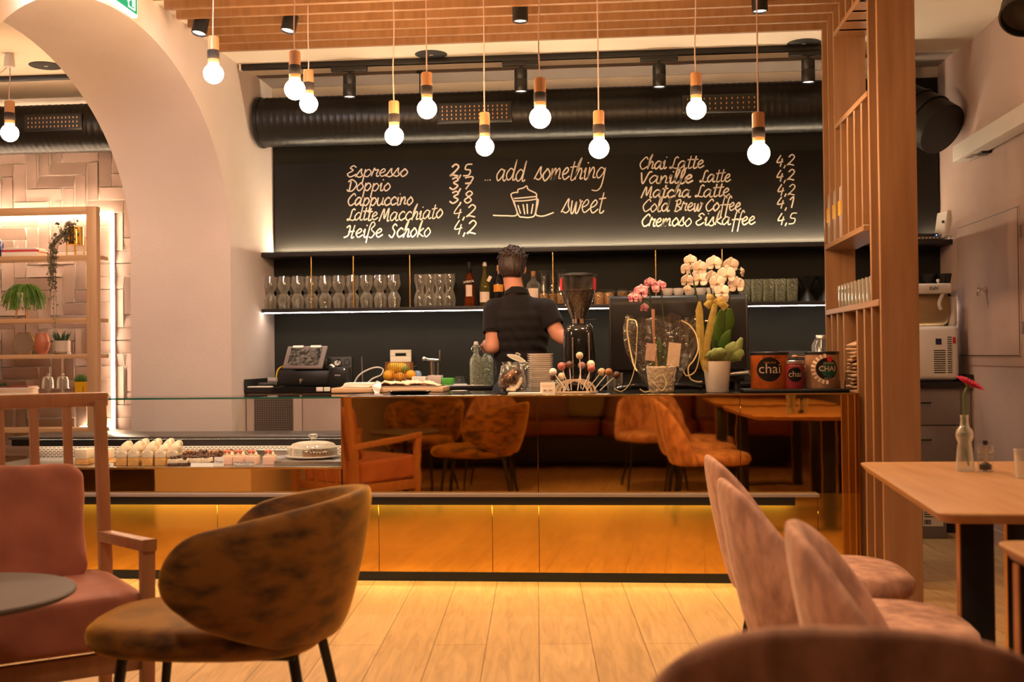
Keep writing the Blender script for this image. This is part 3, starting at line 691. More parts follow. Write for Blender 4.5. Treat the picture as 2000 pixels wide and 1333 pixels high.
# ------------------------------------------------------------------ wall shelves of the bar
sh = thing('bar_wall_shelf', 'long black double wall shelf with brass rods and light strips under the menu', 'wall shelf', (0, 7.85, 1.47))
ZU, ZL = 1.895, 1.497
B().box(X0 + .002, X1 - .002, 7.70, 7.998, ZU - .032, ZU, .001).done('shelf_board', 'shelf_black', sh)
B().box(X0 + .002, X1 - .002, 7.70, 7.998, ZL - .026, ZL, .001).done('shelf_board', 'shelf_black', sh)
B().box(X0 + .03, X1 - .03, 7.935, 7.95, ZU + .001, ZU + .008).done('light_strip', 'led', sh)
B().box(X0 + .01, X1 - .01, 7.705, 7.715, ZL - .0312, ZL - .0262).done('light_strip', 'led_cool', sh)
for x in (608, 690, 800.5, 1080, 1281, 1411):
    p = at(x, 540, Y=7.73); B().cyl((p.x, 7.73, ZL), .0055, ZU - .032 - ZL, 12).done('rod', 'brass', sh)

def X_(px, py, Y): return at(px, py, Y=Y).x
# stemless wine glasses, the lower layer upside down, the upper one set on their bases
def glass_pair_mesh(h=.116):
    o = [(0, 0), (.020, 0), (.023, .003), (.034, .022), (.0445, .043), (.0455, .052), (.042, .075), (.0375, .100), (.0352, h)]
    i = [(.0338, h), (.036, .100), (.0405, .075), (.044, .052), (.043, .044), (.032, .024), (.018, .009), (0, .007)]
    return B().lathe(o + i, (0, 0, 0), 28).mesh('wine_glass', smooth=50)
def put_mesh(me, name, m, loc, label, cat, group, rot=None):
    o = bpy.data.objects.new(name, me); COL.objects.link(o); o.location = loc
    if rot: o.rotation_euler = rot
    if not me.materials: me.materials.append(M[m])
    return tag(o, label, cat, group)
gm = glass_pair_mesh()
xa = X_(528, 560, 7.80); xb = X_(770, 560, 7.80)
for row, (n, y, off) in enumerate(((10, 7.80, 0), (9, 7.885, .047))):
    for i in range(n):
        x = xa + (xb - xa) * i / 9 + off
        for up in (0, 1):
            if row == 0: lb = 'stemless glass %s, %s from the arch wall in the front row' % ('upright on top' if up else 'upside down below', ORD[i])
            else: lb = 'clear stemless glass %s in the rear row of the shelf' % ('standing upright on top' if up else 'turned upside down below')
            put_mesh(gm, 'wine_glass', 'glass', (x, y, ZL + (.1172 if up else .1165)), lb, 'glass', 'stemless glasses on the bar shelf', None if up else (PI, 0, 0))
# hourglass shaped latte glasses
hm = B().lathe([(0, 0), (.033, 0), (.037, .006), (.042, .04), (.037, .08), (.026, .112), (.024, .122), (.030, .15), (.039, .185), (.0395, .205), (.036, .232),
                (.0345, .232), (.0378, .205), (.0372, .186), (.0285, .152), (.022, .124), (.024, .112), (.035, .08), (.040, .042), (.034, .012), (0, .010)], (0, 0, 0), 28).mesh('latte_glass', smooth=50)
for row in range(2):
    for i in range(4 - row):
        x = X_(820 + 18.0 * i * 1.08 + 9 * row, 560, 7.80 + .08 * row)
        put_mesh(hm, 'latte_glass', 'glass', (x, 7.80 + .082 * row, ZL), 'tall waisted glass in the %s row, %s from the third brass rod' % (('front', 'rear')[row], ORD[i]), 'glass', 'waisted glasses on the bar shelf')
    
# bottles
def bottle(name, label, px, Y, prof, m, parts=(), z=None, cat='bottle', group=None, seg=28):
    x = X_(px, 560, Y); z = ZL if z is None else z
    t = thing(name, label, cat, (x, Y, z), group)
    B().lathe(prof, (x, Y, z), seg).done('bottle_body', m, t, smooth=50)
    for nm, pr, mm in parts: B().lathe(pr, (x, Y, z), seg).done(nm, mm, t, smooth=50)
    return t, x, Y, z
def arc_label(t, x, Y, z0, z1, r, a, m, nm='label', c=0.0):
    b = B(); b.grid(lambda u, v: Vector((x + r * math.sin(c + a * (2 * u - 1)), Y - r * math.cos(c + a * (2 * u - 1)), z0 + (z1 - z0) * v)), 12, 2)
    return b.done(nm, m, t, smooth=60)
t, x, Y, z = bottle('liqueur_bottle', 'square shouldered orange red aperitif bottle with dark cap on the bar shelf', 917, 7.79,
    [(0, 0), (.034, 0), (.037, .006), (.0365, .06), (.034, .10), (.037, .165), (.035, .185), (.018, .22), (.014, .235), (.0135, .27), (0, .27)], 'amber_liquid',
    (('cap', [(0, .312), (.0155, .312), (.0158, .268), (.0145, .262), (0, .262)], 'black_matt'), ('neck_foil', [(.0145, .262), (.0148, .262), (.0148, .235), (.0150, .234)], 'label_dark')))
lb = arc_label(t, x, Y, .155 + z, .188 + z, .0378, 1.2, 'label_dark', 'label'); arc_label(t, x, Y, z + .07, z + .15, .0372, .62, 'label_cream', 'label')
text('APEROL', .022, (x, Y - .0388, z + .172), (1, 0, .12), (0, -.1, 1), 'brand_lettering', 'label_cream', t, bold=.0006)
t, x, Y, z = bottle('spirit_bottle', 'slim clear bottle of yellow spirit with clip stopper beside the orange bottle', 947, 7.79,
    [(0, 0), (.036, 0), (.0385, .005), (.0385, .12), (.036, .15), (.024, .195), (.0145, .235), (.013, .26), (.0155, .266), (.0155, .275), (0, .275)], 'pale_liquid',
    (('stopper', [(0, .31), (.011, .308), (.014, .295), (.013, .28), (0, .277)], 'porcelain'), ('stopper_seal', [(.0, .3095), (.006, .3105), (.006, .312), (0, .312)], 'red')))
arc_label(t, x, Y, z + .028, z + .10, .0392, 1.0, 'label_cream'); B().tube(catmull([(x - .015, Y, z + .27), (x - .017, Y - .01, z + .29), (x, Y - .014, z + .305), (x + .017, Y - .01, z + .29), (x + .015, Y, z + .27)], 5), .0012, 6).done('wire_clip', 'chrome', t)
B().rbox((x + .035, Y - .03, z + .19), (.022, .002, .04), (0, .5, 0)).done('neck_tag', 'label_cream', t)
t, x, Y, z = bottle('cream_liqueur_bottle', 'dark round bottle with orange lettered label half hidden by the barista', 974, 7.80,
    [(0, 0), (.036, 0), (.040, .006), (.040, .14), (.034, .175), (.016, .215), (.015, .25), (0, .25)], 'black_gloss', (('cap', [(0, .285), (.016, .285), (.017, .245), (0, .245)], 'brass_matt'),))
arc_label(t, x, Y, z + .10, z + .15, .0405, 1.0, 'orange_text')
t, x, Y, z = bottle('gin_bottle', 'clear round shouldered bottle with cork right of the head of the barista', 1042, 7.80,
    [(0, 0), (.040, 0), (.046, .006), (.047, .13), (.042, .155), (.018, .18), (.015, .205), (0, .205), ], 'glass', (('cork', [(0, .24), (.017, .24), (.018, .222), (.014, .205), (0, .2)], 'holder_wood'),))
arc_label(t, x, Y, z + .04, z + .12, .0478, .8, 'label_cream')
# carafes, jars, glass case, cups, tumblers, drippers
cm = B().lathe([(0, 0), (.034, 0), (.036, .004), (.036, .07), (.026, .13), (.021, .18), (.024, .225), (.036, .245), (.034, .245), (.022, .226), (.019, .18), (.024, .13), (.034, .07), (.033, .008), (0, .007)], (0, 0, 0), 28).mesh('carafe', smooth=50)
nm_ = B().lathe([(0, .01), (.032, .01), (.0325, .075), (.02, .085), (0, .082)], (0, 0, 0), 20).mesh('nuts', smooth=50); nm_.materials.append(M['nuts'])
for i, px_ in enumerate((1062, 1079, 1095)):
    Y = 7.79 + (.05 if i == 1 else 0); t = thing('carafe', 'flared glass carafe part filled with nuts, %s of three behind the shoulder of the barista' % ('leftmost', 'middle', 'rightmost')[i], 'carafe', (X_(px_, 560, Y), Y, ZL), 'carafes on the bar shelf')
    for me, nm, m in ((cm, 'carafe_glass', 'thin'), (nm_, 'nut_filling', 'nuts')):
        o = bpy.data.objects.new(nm, me); COL.objects.link(o); o.parent = t
        if not me.materials: me.materials.append(M[m])
jm = B().lathe([(0, 0), (.036, 0), (.039, .004), (.039, .085), (.033, .095), (.036, .098), (.036, .108), (0, .112)], (0, 0, 0), 24).mesh('jar_glass', smooth=50)
jn = B().lathe([(0, .004), (.036, .004), (.0365, .085), (0, .09)], (0, 0, 0), 20).mesh('jar_nuts', smooth=50); jn.materials.append(M['nuts'])
for i, px_ in enumerate((1170, 1190, 1216, 1239)):
    Y = 7.84; t = thing('nut_jar', 'squat glass jar of nuts, %s from the coffee grinder' % ORD[i], 'jar', (X_(px_, 570, Y), Y, ZL), 'nut jars on the bar shelf')
    for me, nm, m in ((jm, 'jar_glass', 'thin'), (jn, 'nut_filling', 'nuts')):
        o = bpy.data.objects.new(nm, me); COL.objects.link(o); o.parent = t
        if not me.materials: me.materials.append(M[m])
xg0, xg1 = X_(1198, 570, 7.76), X_(1262, 570, 7.76)
t = thing('glass_box', 'small glass box holding a cup in front of the nut jars', 'display box', ((xg0 + xg1) / 2, 7.755, ZL))
b = B()
for a in (xg0, xg1 - .004): b.box(a, a + .004, 7.715, 7.79, ZL, ZL + .085)
b.box(xg0, xg1, 7.715, 7.719, ZL, ZL + .085).box(xg0, xg1, 7.715, 7.79, ZL + .085, ZL + .089); b.done('box_pane', 'thin', t)
cupm = B().lathe([(0, 0), (.024, 0), (.030, .006), (.037, .03), (.0385, .052), (.0365, .052), (.035, .03), (.027, .009), (0, .008)], (0, 0, 0), 28).tube(catmull([(.034, 0, .045), (.05, 0, .045), (.053, 0, .03), (.045, 0, .016), (.032, 0, .018)], 5), .0035, 8, flat=1.5).mesh('cup', smooth=50)
cupm.materials.append(M['porcelain'])
put_mesh(cupm, 'cup', 'porcelain', ((xg0 + xg1) / 2 - .02, 7.752, ZL), 'single white cup inside the small glass box', 'cup', None, (0, 0, PI))
for i in range(5):
    for lv in (0, 1):
        Y = 7.80; x = X_(1304 + 21.5 * i, 565, Y)
        put_mesh(cupm, 'cup', 'porcelain', (x, Y, ZL + .0535 * lv), 'white cup in the %s layer above the espresso machine, %s from its left' % (('lower', 'upper')[lv], ORD[i]), 'cup', 'cups stacked on the bar shelf', (0, 0, .7 + .3 * i))
tm = B().lathe([(0, 0), (.034, 0), (.037, .004), (.0405, .155), (.0385, .157), (.035, .012), (0, .010)], (0, 0, 0), 28).mesh('tumbler', smooth=50)
tm.materials.append(M['glass_cut'])
for row in range(2):
    for i in range(5 - row):
        Y = 7.78 + .085 * row; x = X_(1454 + 23.2 * i + 11 * row, 560, Y)
        put_mesh(tm, 'tumbler', 'glass_cut', (x, Y, ZL), 'cut glass tumbler, %s in the %s row right of the white orchid' % (ORD[i], ('front', 'rear')[row]), 'glass', 'cut glass tumblers on the bar shelf')
dm = B().lathe([(0, 0), (.062, 0), (.060, .004), (.02, .068), (.018, .078), (.022, .09), (.070, .172), (.067, .172), (.017, .09), (0, .085)], (0, 0, 0), 28).mesh('coffee_dripper', smooth=40)
dm.materials.append(M['black'])
for px_, lb in ((1577, 'black waisted coffee dripper beside the cut glass tumblers'), (1612, 'black waisted coffee dripper partly behind the oak divider'),
                (1812, 'black waisted dripper above the white ice machine, left one'), (1844, 'black waisted dripper above the white ice machine, next to the wall')):
    Y = 7.80; put_mesh(dm, 'coffee_dripper', 'black', (X_(px_, 560, Y), Y, ZL), lb, 'coffee dripper', 'drippers on the bar shelf')

# router and black amplifier on the upper shelf at the right
p0 = at(1800, 462, Y=7.8); p1 = at(1828, 462, Y=7.8)
t = thing('amplifier', 'flat black box with blue light on the upper shelf right of the divider', 'audio device', (p0.x, 7.82, ZU))
B().box(p0.x - .09, p1.x, 7.74, 7.95, ZU + .004, ZU + .045, .003).done('case', 'black', t)
B().box(p0.x - .085, p1.x - .004, 7.735, 7.741, ZU + .008, ZU + .022).done('front_strip', 'steel', t)
b = B()
for i in range(7): b.cyl((p0.x - .07 + .024 * i, 7.736, ZU + .015), .005, .006, 10, (0, -1, 0))
b.done('control_knob', 'black', t)
B().ball((p1.x - .014, 7.735, ZU + .032), .004, 10).done('status_light', mat('blue status light', (.1, .2, 1), emit=6, emit_col=(.15, .25, 1)), t)
t = thing('router', 'white router leaning on the upper shelf against the rosy wall', 'router', (p1.x + .05, 7.8, ZU))
B().rbox((p1.x + .045, 7.80, ZU + .10), (.035, .13, .185), (0, .16, .25), .006).done('case', 'white', t)
B().rbox((p1.x + .03, 7.735, ZU + .12), (.018, .004, .018), (0, .16, .25)).done('logo_mark', 'grey_dark', t)
B().tube(catmull([(p1.x + .02, 7.72, ZU + .012), (p1.x + .05, 7.71, ZU + .035), (p1.x + .09, 7.73, ZU + .012), (p1.x + .06, 7.74, ZU + .03), (p1.x + .03, 7.73, ZU + .02)], 6), .004, 8).done('cable', 'white', t)

# ------------------------------------------------------------------ worktop at the back wall, cupboards under it
ZW = .957
wt = thing('worktop', 'long black worktop along the bar back wall', 'worktop', (0, 7.65, ZW - .035))
B().box(X0 + .004, X1 - .004, 7.31, 7.996, ZW - .034, ZW, .002).done('slab', 'black_stone', wt)
B().box(X0 + .004, X0 + .016, 7.31, 7.99, ZW, ZW + .055).done('upstand', 'black_matt', wt)
B().box(X1 - .03, X1 - .006, 7.30, 7.99, ZW, ZW + .045).done('upstand', 'black_matt', wt)
def perf(name, c_hole, c_metal, kx, kz, thr):
    m = bpy.data.materials.new(name); m.use_nodes = True; nt = m.node_tree; p = nt.nodes['Principled BSDF']; L = nt.links
    tc = nt.nodes.new('ShaderNodeTexCoord'); sp = nt.nodes.new('ShaderNodeSeparateXYZ'); L.new(tc.outputs['Object'], sp.inputs[0])
    def mth(op, a, b=None):
        n = nt.nodes.new('ShaderNodeMath'); n.operation = op
        for i, v in enumerate((a, b)):
            if v is None: continue
            if isinstance(v, (int, float)): n.inputs[i].default_value = v
            else: L.new(v, n.inputs[i])
        return n.outputs[0]
    u = mth('SINE', mth('MULTIPLY', mth('ADD', sp.outputs[0], sp.outputs[2]), kx)); v = mth('SINE', mth('MULTIPLY', mth('SUBTRACT', sp.outputs[0], sp.outputs[2]), kz))
    h = mth('GREATER_THAN', mth('MULTIPLY', u, v), thr)
    mx = nt.nodes.new('ShaderNodeMix'); mx.data_type = 'RGBA'; L.new(h, mx.inputs[0])
    mx.inputs[6].default_value = (*c_metal, 1); mx.inputs[7].default_value = (*c_hole, 1); L.new(mx.outputs[2], p.inputs['Base Color']); p.inputs['Roughness'].default_value = .45
    return m
M['perf'] = perf('perforated sheet', (.02, .016, .014), (.20, .155, .135), 260, 260, -.12)
xL = [X_(p, 850, 7.34) for p in (482, 591, 690)]
t = thing('base_cabinet', 'taupe bar cupboard with perforated metal door next to the arch wall', 'cabinet', ((xL[0] + xL[1]) / 2, 7.6, 0), 'cupboards under the back worktop')
B().box(X0 + .01, xL[1], 7.36, 7.99, .02, ZW - .035).done('cabinet_body', 'taupe_door', t)
dd = B().box(xL[0], xL[1] - .003, 7.34, 7.36, .03, ZW - .04, .002).done('door', 'taupe_door', t)
a, c = X_(497, 850, 7.34), X_(573, 850, 7.34)
B().box(a, c, 7.336, 7.341, .12, ZW - .07).done('perforated_sheet', 'perf', dd)
t = thing('base_cabinet', 'plain taupe bar cupboard right of the perforated one', 'cabinet', (xL[1] + .3, 7.6, 0), 'cupboards under the back worktop')
B().box(xL[1] + .002, xL[1] + .72, 7.36, 7.99, .02, ZW - .035).done('cabinet_body', 'taupe_door', t)
B().box(xL[1] + .002, xL[1] + .60, 7.34, 7.36, .03, ZW - .04, .002).done('door', 'taupe_door', t)
xd0, xd1, xd2 = X_(1700, 850, 7.34), X_(1877, 850, 7.34), X_(1899, 850, 7.34)
t = thing('drawer_cabinet', 'grey drawer unit under the white ice machine', 'cabinet', ((xd0 + xd1) / 2, 7.6, 0))
xd2 = min(xd2, X1 - .004)
B().box(xd0, xd2, 7.362, 7.99, .06, ZW - .035).done('cabinet_body', 'grey', t)
for i, (za, zb) in enumerate(((.685, ZW - .045), (.435, .678), (.18, .428))):
    dwr = B().box(xd0 + .003, xd1 - .003, 7.343, 7.362, za, zb, .002).done('drawer', 'grey', t)
    hx = X_(1808, 800, 7.33)
    B().tube([(hx - .045, 7.343, zb - .085), (hx - .04, 7.325, zb - .087), (hx + .03, 7.325, zb - .087), (hx + .035, 7.343, zb - .085)], .005, 8).done('handle', 'black', dwr)
B().box(xd0, xd1, 7.38, 7.98, 0, .06).done('plinth', 'black_matt', t)

# white slush / ice machine
zi = ZW; xa_, xb_ = X_(1765, 700, 7.33), X_(1874, 700, 7.33)
t = thing('ice_machine', 'white slush machine with amber drum right of the oak divider', 'slush machine', ((xa_ + xb_) / 2, 7.6, zi))
yf = 7.33
def zi_(py): return at(1840, py, Y=yf).z
body = B().box(xa_, xb_, yf, 7.68, zi + .012, zi_(637), .03, 4).done('housing', 'white', t)
b = B()
for i in range(17):
    z = zi_(660 + 4.3 * i); xm = X_(1849, 700, yf)
    b.box(X_(1824, 700, yf), xm - .008, yf - .003, yf + .004, z, z + .0055) if i > 5 else None
    b.box(xm + .006, X_(1857, 700, yf) + .008, yf - .003, yf + .004, z, z + .0055)
b.done('cooling_slots_grille', 'black', body)
b = B(); p = at(1833, 668, Y=yf); b.box(p.x - .018, p.x + .018, yf - .003, yf + .004, p.z - .018, p.z + .02); b.done('picture_sticker', 'blue_glass', body)
b = B(); p = at(1864, 665, Y=yf); b.box(p.x - .010, p.x + .008, yf - .003, yf + .004, p.z - .02, p.z + .02); b.done('warning_sticker', 'red', body)
xt0, xt1 = X_(1800, 560, yf + .05), X_(1862, 560, yf + .05)
dr_c = at(1805, 600, Y=yf + .18)
B().lathe([(0, -.20), (.10, -.20), (.125, -.17), (.125, .13), (.11, .15), (0, .15)], (X_(1800, 600, yf + .18), yf + .2, zi_(600) - .0), 32, (1, 0, 0)).done('drum', mat('amber clouded drum', (.50, .33, .16), .25, trans=.3), t)
B().rbox((X_(1853, 600, yf + .2), yf + .2, zi_(608)), (.045, .23, .20), (0, 0, 0), .03, 3).done('drum_flange', 'white', t)
ltop = B().box(X_(1752, 560, yf), X_(1862, 560, yf), yf + .02, yf + .33, zi_(573), zi_(553), .014, 3).done('lid', 'white', t)
text('Fabi', .035, (X_(1825, 565, yf + .01), yf + .018, zi_(563)), (1, 0, .12), (0, 0, 1), 'maker_lettering', 'black', ltop)
B().lathe([(0, .035), (.009, .034), (.012, .026), (.009, .016), (.005, .012), (.005, 0), (0, 0)], (X_(1834, 560, yf + .1), yf + .12, zi_(553) - .002), 16).done('lid_knob', 'white', ltop)
B().tube(catmull([(X_(1846, 575, yf), yf + .05, zi_(573)), (X_(1838, 590, yf), yf + .04, zi_(592)), (X_(1842, 600, yf), yf + .05, zi_(604))], 5), .012, 10).done('lid_arm', 'white', t)

# ------------------------------------------------------------------ things on the back worktop, left
def W(px, py, Y): return at(px, py, Y=Y)
yt = 7.45
xl, xr = X_(544, 740, yt), X_(643, 740, yt)
t = thing('cash_drawer', 'black cash drawer with key on the worktop under the till tablet', 'cash drawer', ((xl + xr) / 2, 7.6, ZW))
zt = W(590, 725, yt).z
B().box(xl, xr, yt, 7.85, ZW + .008, zt, .006).done('drawer_box', 'black', t)
B().box(xl + .012, xr - .012, yt - .006, yt, ZW + .018, zt - .012, .003).done('drawer_front', 'black', t)
p = W(589, 743, yt); B().cyl((p.x, yt - .004, p.z), .010, .014, 16, (0, -1, 0)).box(p.x - .002, p.x + .002, yt - .03, yt - .01, p.z - .022, p.z + .006).done('key_lock', 'chrome', t)
t2 = thing('till_tablet', 'tilted till tablet in a grey stand on the cash drawer', 'tablet', (X_(595, 700, yt), 7.6, zt))
c0, c1, c2, c3 = W(551, 719, yt + .02), W(629, 719, yt + .02), W(640, 675, yt + .16), W(562, 676, yt + .16)
def quad_slab(q, th, m, nm, par, bev=.008, ins=0.0, out=0.0):
    q = [Vector(v) for v in q]; ctr = sum(q, Vector()) / 4
    n = (q[1] - q[0]).cross(q[3] - q[0]).normalized()
    q = [ctr + (v - ctr) * (1 - ins) + n * out for v in q]
    b = B(); b.add([tuple(v) for v in q] + [tuple(v - n * th) for v in q], [(0, 1, 2, 3), (7, 6, 5, 4), (0, 4, 5, 1), (1, 5, 6, 2), (2, 6, 7, 3), (3, 7, 4, 0)])
    bmesh.ops.recalc_face_normals(b.bm, faces=b.bm.faces)
    if bev: bmesh.ops.bevel(b.bm, geom=list(b.bm.edges), offset=bev, segments=3, profile=.5, affect='EDGES')
    return b.done(nm, m, par)
quad_slab((c0, c1, c2, c3), .02, mat('till casing', (.17, .13, .12), .45), 'tablet_casing', t2)
M['screen'] = mat('lit till screen', (.02, .02, .02), .12, var=(.16, .145, .13), vscale=38, detail=8, vlo=.42, vhi=.62, emit=0)
quad_slab((c0, c1, c2, c3), .004, 'screen', 'screen', t2, 0, .22, .0022)
for f0, f1 in ((.14, .40), (.58, .84)):
    q = [c3.lerp(c2, f0), c3.lerp(c2, f1), c3.lerp(c2, f1) + (c1 - c2) * .09, c3.lerp(c2, f0) + (c0 - c3) * .09]
    quad_slab([q[3], q[2], q[1], q[0]], .001, 'paper', 'taped_note', t2, 0, 0, .0025)
B().box(X_(560, 700, yt) , X_(630, 700, yt), 7.58, 7.70, zt, zt + .09, .02).done('stand', 'black', t2)
xl, xr = X_(644, 740, yt), X_(677, 740, yt); zp = W(660, 718, yt).z
t = thing('receipt_printer', 'black receipt printer beside the cash drawer', 'printer', ((xl + xr) / 2, 7.55, ZW))
pb = B().box(xl, xr, yt - .02, yt + .13, ZW, zp, .005).done('printer_body', 'black', t)
text('EPSON', .013, ((xl + xr) / 2 + .002, yt - .0206, ZW + .075), (1, 0, 0), (0, 0, 1), 'maker_lettering', 'white', pb)
B().box(xr - .014, xr - .008, yt - .0215, yt - .0195, zp - .016, zp - .009).done('status_light', 'spot_on', pb)
B().grid(lambda u, v: Vector((xl - .03 + .05 * u, yt + .02 + .05 * v, zp - .005 + .02 * math.sin(u * 3) + .008 * v)), 6, 4).done('paper_strip', 'paper', t)
# socket strip at the wall
a, c = W(637, 698, 7.98), W(688, 744, 7.98)
t = thing('socket_strip', 'dark grey wall socket strip behind the receipt printer', 'socket', ((a.x + c.x) / 2, 7.99, c.z))
B().box(a.x, c.x, 7.965, 7.999, c.z, a.z, .003).done('socket_box', 'grey_dark', t)
for i in range(3):
    xx = a.x + (c.x - a.x) * (.18 + .32 * i); B().lathe([(.024, 0), (.021, .004), (.019, -.004), (0, -.004)], (xx, 7.965, a.z - .036), 20, (0, -1, 0)).done('socket_ring', 'black', t)
B().cyl((a.x + (c.x - a.x) * .5, 7.96, a.z - .042), .020, .04, 16, (0, -1, 0)).done('plug', 'white', t)
B().tube(catmull([(a.x + (c.x - a.x) * .5, 7.92, a.z - .04), (a.x + .12, 7.86, a.z - .02), (a.x + .03, 7.8, a.z - .05), (a.x - .03, 7.8, a.z - .1)], 6), .004, 8).done('plug_cable', 'black', t)
t = thing('socket_strip', 'dark wall socket strip behind the chai tins', 'socket', (X_(1545, 690, 7.98), 7.99, 1.1))
a, c = W(1520, 686, 7.98), W(1576, 716, 7.98)
B().box(a.x, c.x, 7.965, 7.999, c.z, a.z, .003).done('socket_box', 'grey_dark', t)
for i in range(2): B().lathe([(.024, 0), (.021, .004), (.019, -.004), (0, -.004)], (a.x + (c.x - a.x) * (.25 + .5 * i), 7.965, (a.z + c.z) / 2), 20, (0, -1, 0)).done('socket_ring', 'black', t)
# yellow cable, tray clutter at the far left
single(B().tube(catmull([W(560, 716, 7.6), W(548, 718, 7.55), W(541, 728, 7.5), (X_(540, 735, 7.5), 7.5, ZW + .004), (X_(552, 735, 7.6), 7.62, ZW + .004)], 6), .005, 8), 'yellow_cable', 'yellow_pot', 'yellow cable looping behind the left side of the cash drawer', 'cable', base=W(541, 735, 7.5))
t = thing('card_terminal', 'small dark card terminal lying left of the cash drawer', 'card terminal', (X_(520, 745, 7.42), 7.45, ZW))
cx = X_(520, 745, 7.42)
B().rbox((cx, 7.46, ZW + .016), (.13, .10, .03), (.0, 0, .25), .008).done('case', 'black', t); B().rbox((cx + .02, 7.50, ZW + .04), (.07, .05, .035), (.5, 0, .25), .008).done('display', 'grey', t)
single(B().rbox((X_(508, 750, 7.36), 7.365, ZW + .004), (.16, .06, .008), (0, 0, .05), .002), 'notepad', 'paper', 'thin pale notepad at the left front edge of the worktop', 'notepad')
for i, (a, c) in enumerate(((618, 631), (633, 645))):
    p, q = W(a, 758, 7.305), W(c, 766, 7.305)
    single(B().box(p.x, q.x, 7.3, 7.308, ZW - .028, ZW + .0, .001), 'price_tag', 'paper', 'small white shelf tag on the worktop edge, %s of two' % ('left', 'right')[i], 'price tag', 'tags on the worktop edge')
# spike, white cable
p = W(708, 742, 7.7); single(B().tube([(p.x, 7.7, ZW), (p.x - .005, 7.7, ZW + .2)], [.006, .003], 10), 'knife_steel', 'steel', 'thin upright steel rod behind the white cable', 'rod')
single(B().tube(catmull([(X_(690, 742, 7.6), 7.6, ZW + .006), W(700, 735, 7.6), W(716, 724, 7.6), W(735, 718, 7.6), W(748, 722, 7.62), W(744, 733, 7.6), W(728, 740, 7.58), (X_(712, 742, 7.55), 7.55, ZW + .006), (X_(695, 742, 7.6), 7.52, ZW + .006), (X_(722, 742, 7.6), 7.5, ZW + .006)], 6), .0055, 8), 'white_cable', 'white', 'coiled white cable between receipt printer and fruit basket', 'cable')
# cutting board leaning on the wall
a, c = W(762, 684, 7.93), W(803, 684, 7.93)
t = thing('cutting_board', 'cream plastic cutting board with slot handle standing behind the fruit basket', 'cutting board', ((a.x + c.x) / 2, 7.93, ZW))
hh = a.z; b = B(); w_ = c.x - a.x
b.box(a.x, c.x, 7.925, 7.94, ZW, hh - .045, .004).box(a.x, a.x + w_ * .24, 7.925, 7.94, hh - .05, hh - .02, .001).box(c.x - w_ * .24, c.x, 7.925, 7.94, hh - .05, hh - .02, .001).box(a.x, c.x, 7.925, 7.94, hh - .024, hh, .004)
b.done('board_plate', mat('cream plastic', (.74, .66, .50), .5), t)
# copper wire fruit basket
bc = Vector((X_(779, 740, 7.55), 7.56, ZW)); ht = W(779, 708, 7.5).z - ZW
t = thing('fruit_basket', 'copper wire basket holding citrus fruit', 'basket', bc)
b = B()
for i in range(44):
    a = 2 * PI * i / 44; b.tube([(bc.x + .103 * math.cos(a), bc.y + .103 * math.sin(a), ZW + .003), (bc.x + .093 * math.cos(a), bc.y + .093 * math.sin(a), ZW + ht)], .0023, 5)
b.done('basket_wire', 'copper_wire', t)
for r_, z in ((.103, ZW + .003), (.093, ZW + ht), (.06, ZW + .003)): B().tube([(bc.x + r_ * math.cos(2 * PI * i / 40), bc.y + r_ * math.sin(2 * PI * i / 40), z) for i in range(40)], .0028, 8, closed=True).done('basket_rim', 'copper_wire', t)
for (px_, py_, Y, r_, m, nm, lb) in ((760, 734, 7.50, .042, 'lemon', 'orange', 'orange at the front left of the fruit basket'), (781, 737, 7.50, .036, 'lemon', 'orange', 'orange behind the steel bowl in the fruit basket'),
        (769, 719, 7.55, .042, 'lemon_y', 'lemon', 'upper left lemon in the fruit basket'), (784, 719, 7.56, .036, 'lemon_y', 'lemon', 'upper middle lemon in the fruit basket'),
        (793, 723, 7.53, .030, 'lime', 'lime', 'green lime in the fruit basket'), (802, 733, 7.51, .037, 'lemon', 'orange', 'orange at the right of the fruit basket')):
    p = W(px_, py_, Y); b = B().ball(p, r_, 22, (1, 1, .92) if nm == 'orange' else (1.15, 1, .95))
    single(b, nm, m, lb, 'fruit', 'citrus fruit in the copper basket', base=p)
p = W(789, 738, 7.40); single(B().lathe([(0, 0), (.035, 0), (.044, .035), (.042, .035), (.034, .004), (0, .004)], (p.x, 7.40, ZW), 28), 'steel_bowl', 'chrome', 'small shiny steel bowl in front of the fruit basket', 'bowl', base=(p.x, 7.4, ZW))
p = W(815, 738, 7.7); t = thing('soap_bottle', 'pale blue bottle with black pump right of the fruit basket', 'bottle', (p.x, 7.7, ZW))
B().lathe([(0, 0), (.03, 0), (.032, .005), (.032, .07), (.024, .09), (.012, .098), (0, .1)], (p.x, 7.7, ZW), 20).done('bottle_body', 'blue_bottle', t)
B().tube([(p.x, 7.7, ZW + .1), (p.x - .005, 7.68, ZW + .13), (p.x - .025, 7.66, ZW + .12)], .007, 8).box(p.x - .014, p.x + .014, 7.668, 7.67, ZW + .02, ZW + .06).done('pump', 'black', t)
p = W(845, 735, 7.6); t = thing('beer_tap', 'chrome tap with side levers on the worktop', 'tap', (p.x, 7.6, ZW))
za = W(845, 706, 7.6).z
B().cyl((p.x, 7.6, ZW), .016, za - ZW, 18).cyl((p.x + .035, 7.62, ZW), .007, za - ZW - .01, 12).done('tap_column', 'chrome', t)
B().tube([(p.x - .045, 7.57, za + .012), (p.x + .04, 7.6, za + .004)], .012, 12).done('tap_spout', 'chrome', t); B().ball((p.x - .05, 7.565, za + .016), .017, 14).done('tap_knob', 'chrome', t)
B().tube([(p.x + .05, 7.6, za), (p.x + .052, 7.6, za + .075)], [.006, .008], 10).done('tap_lever', 'chrome', t)
a, c = W(803, 736, 7.42), W(862, 744, 7.42)
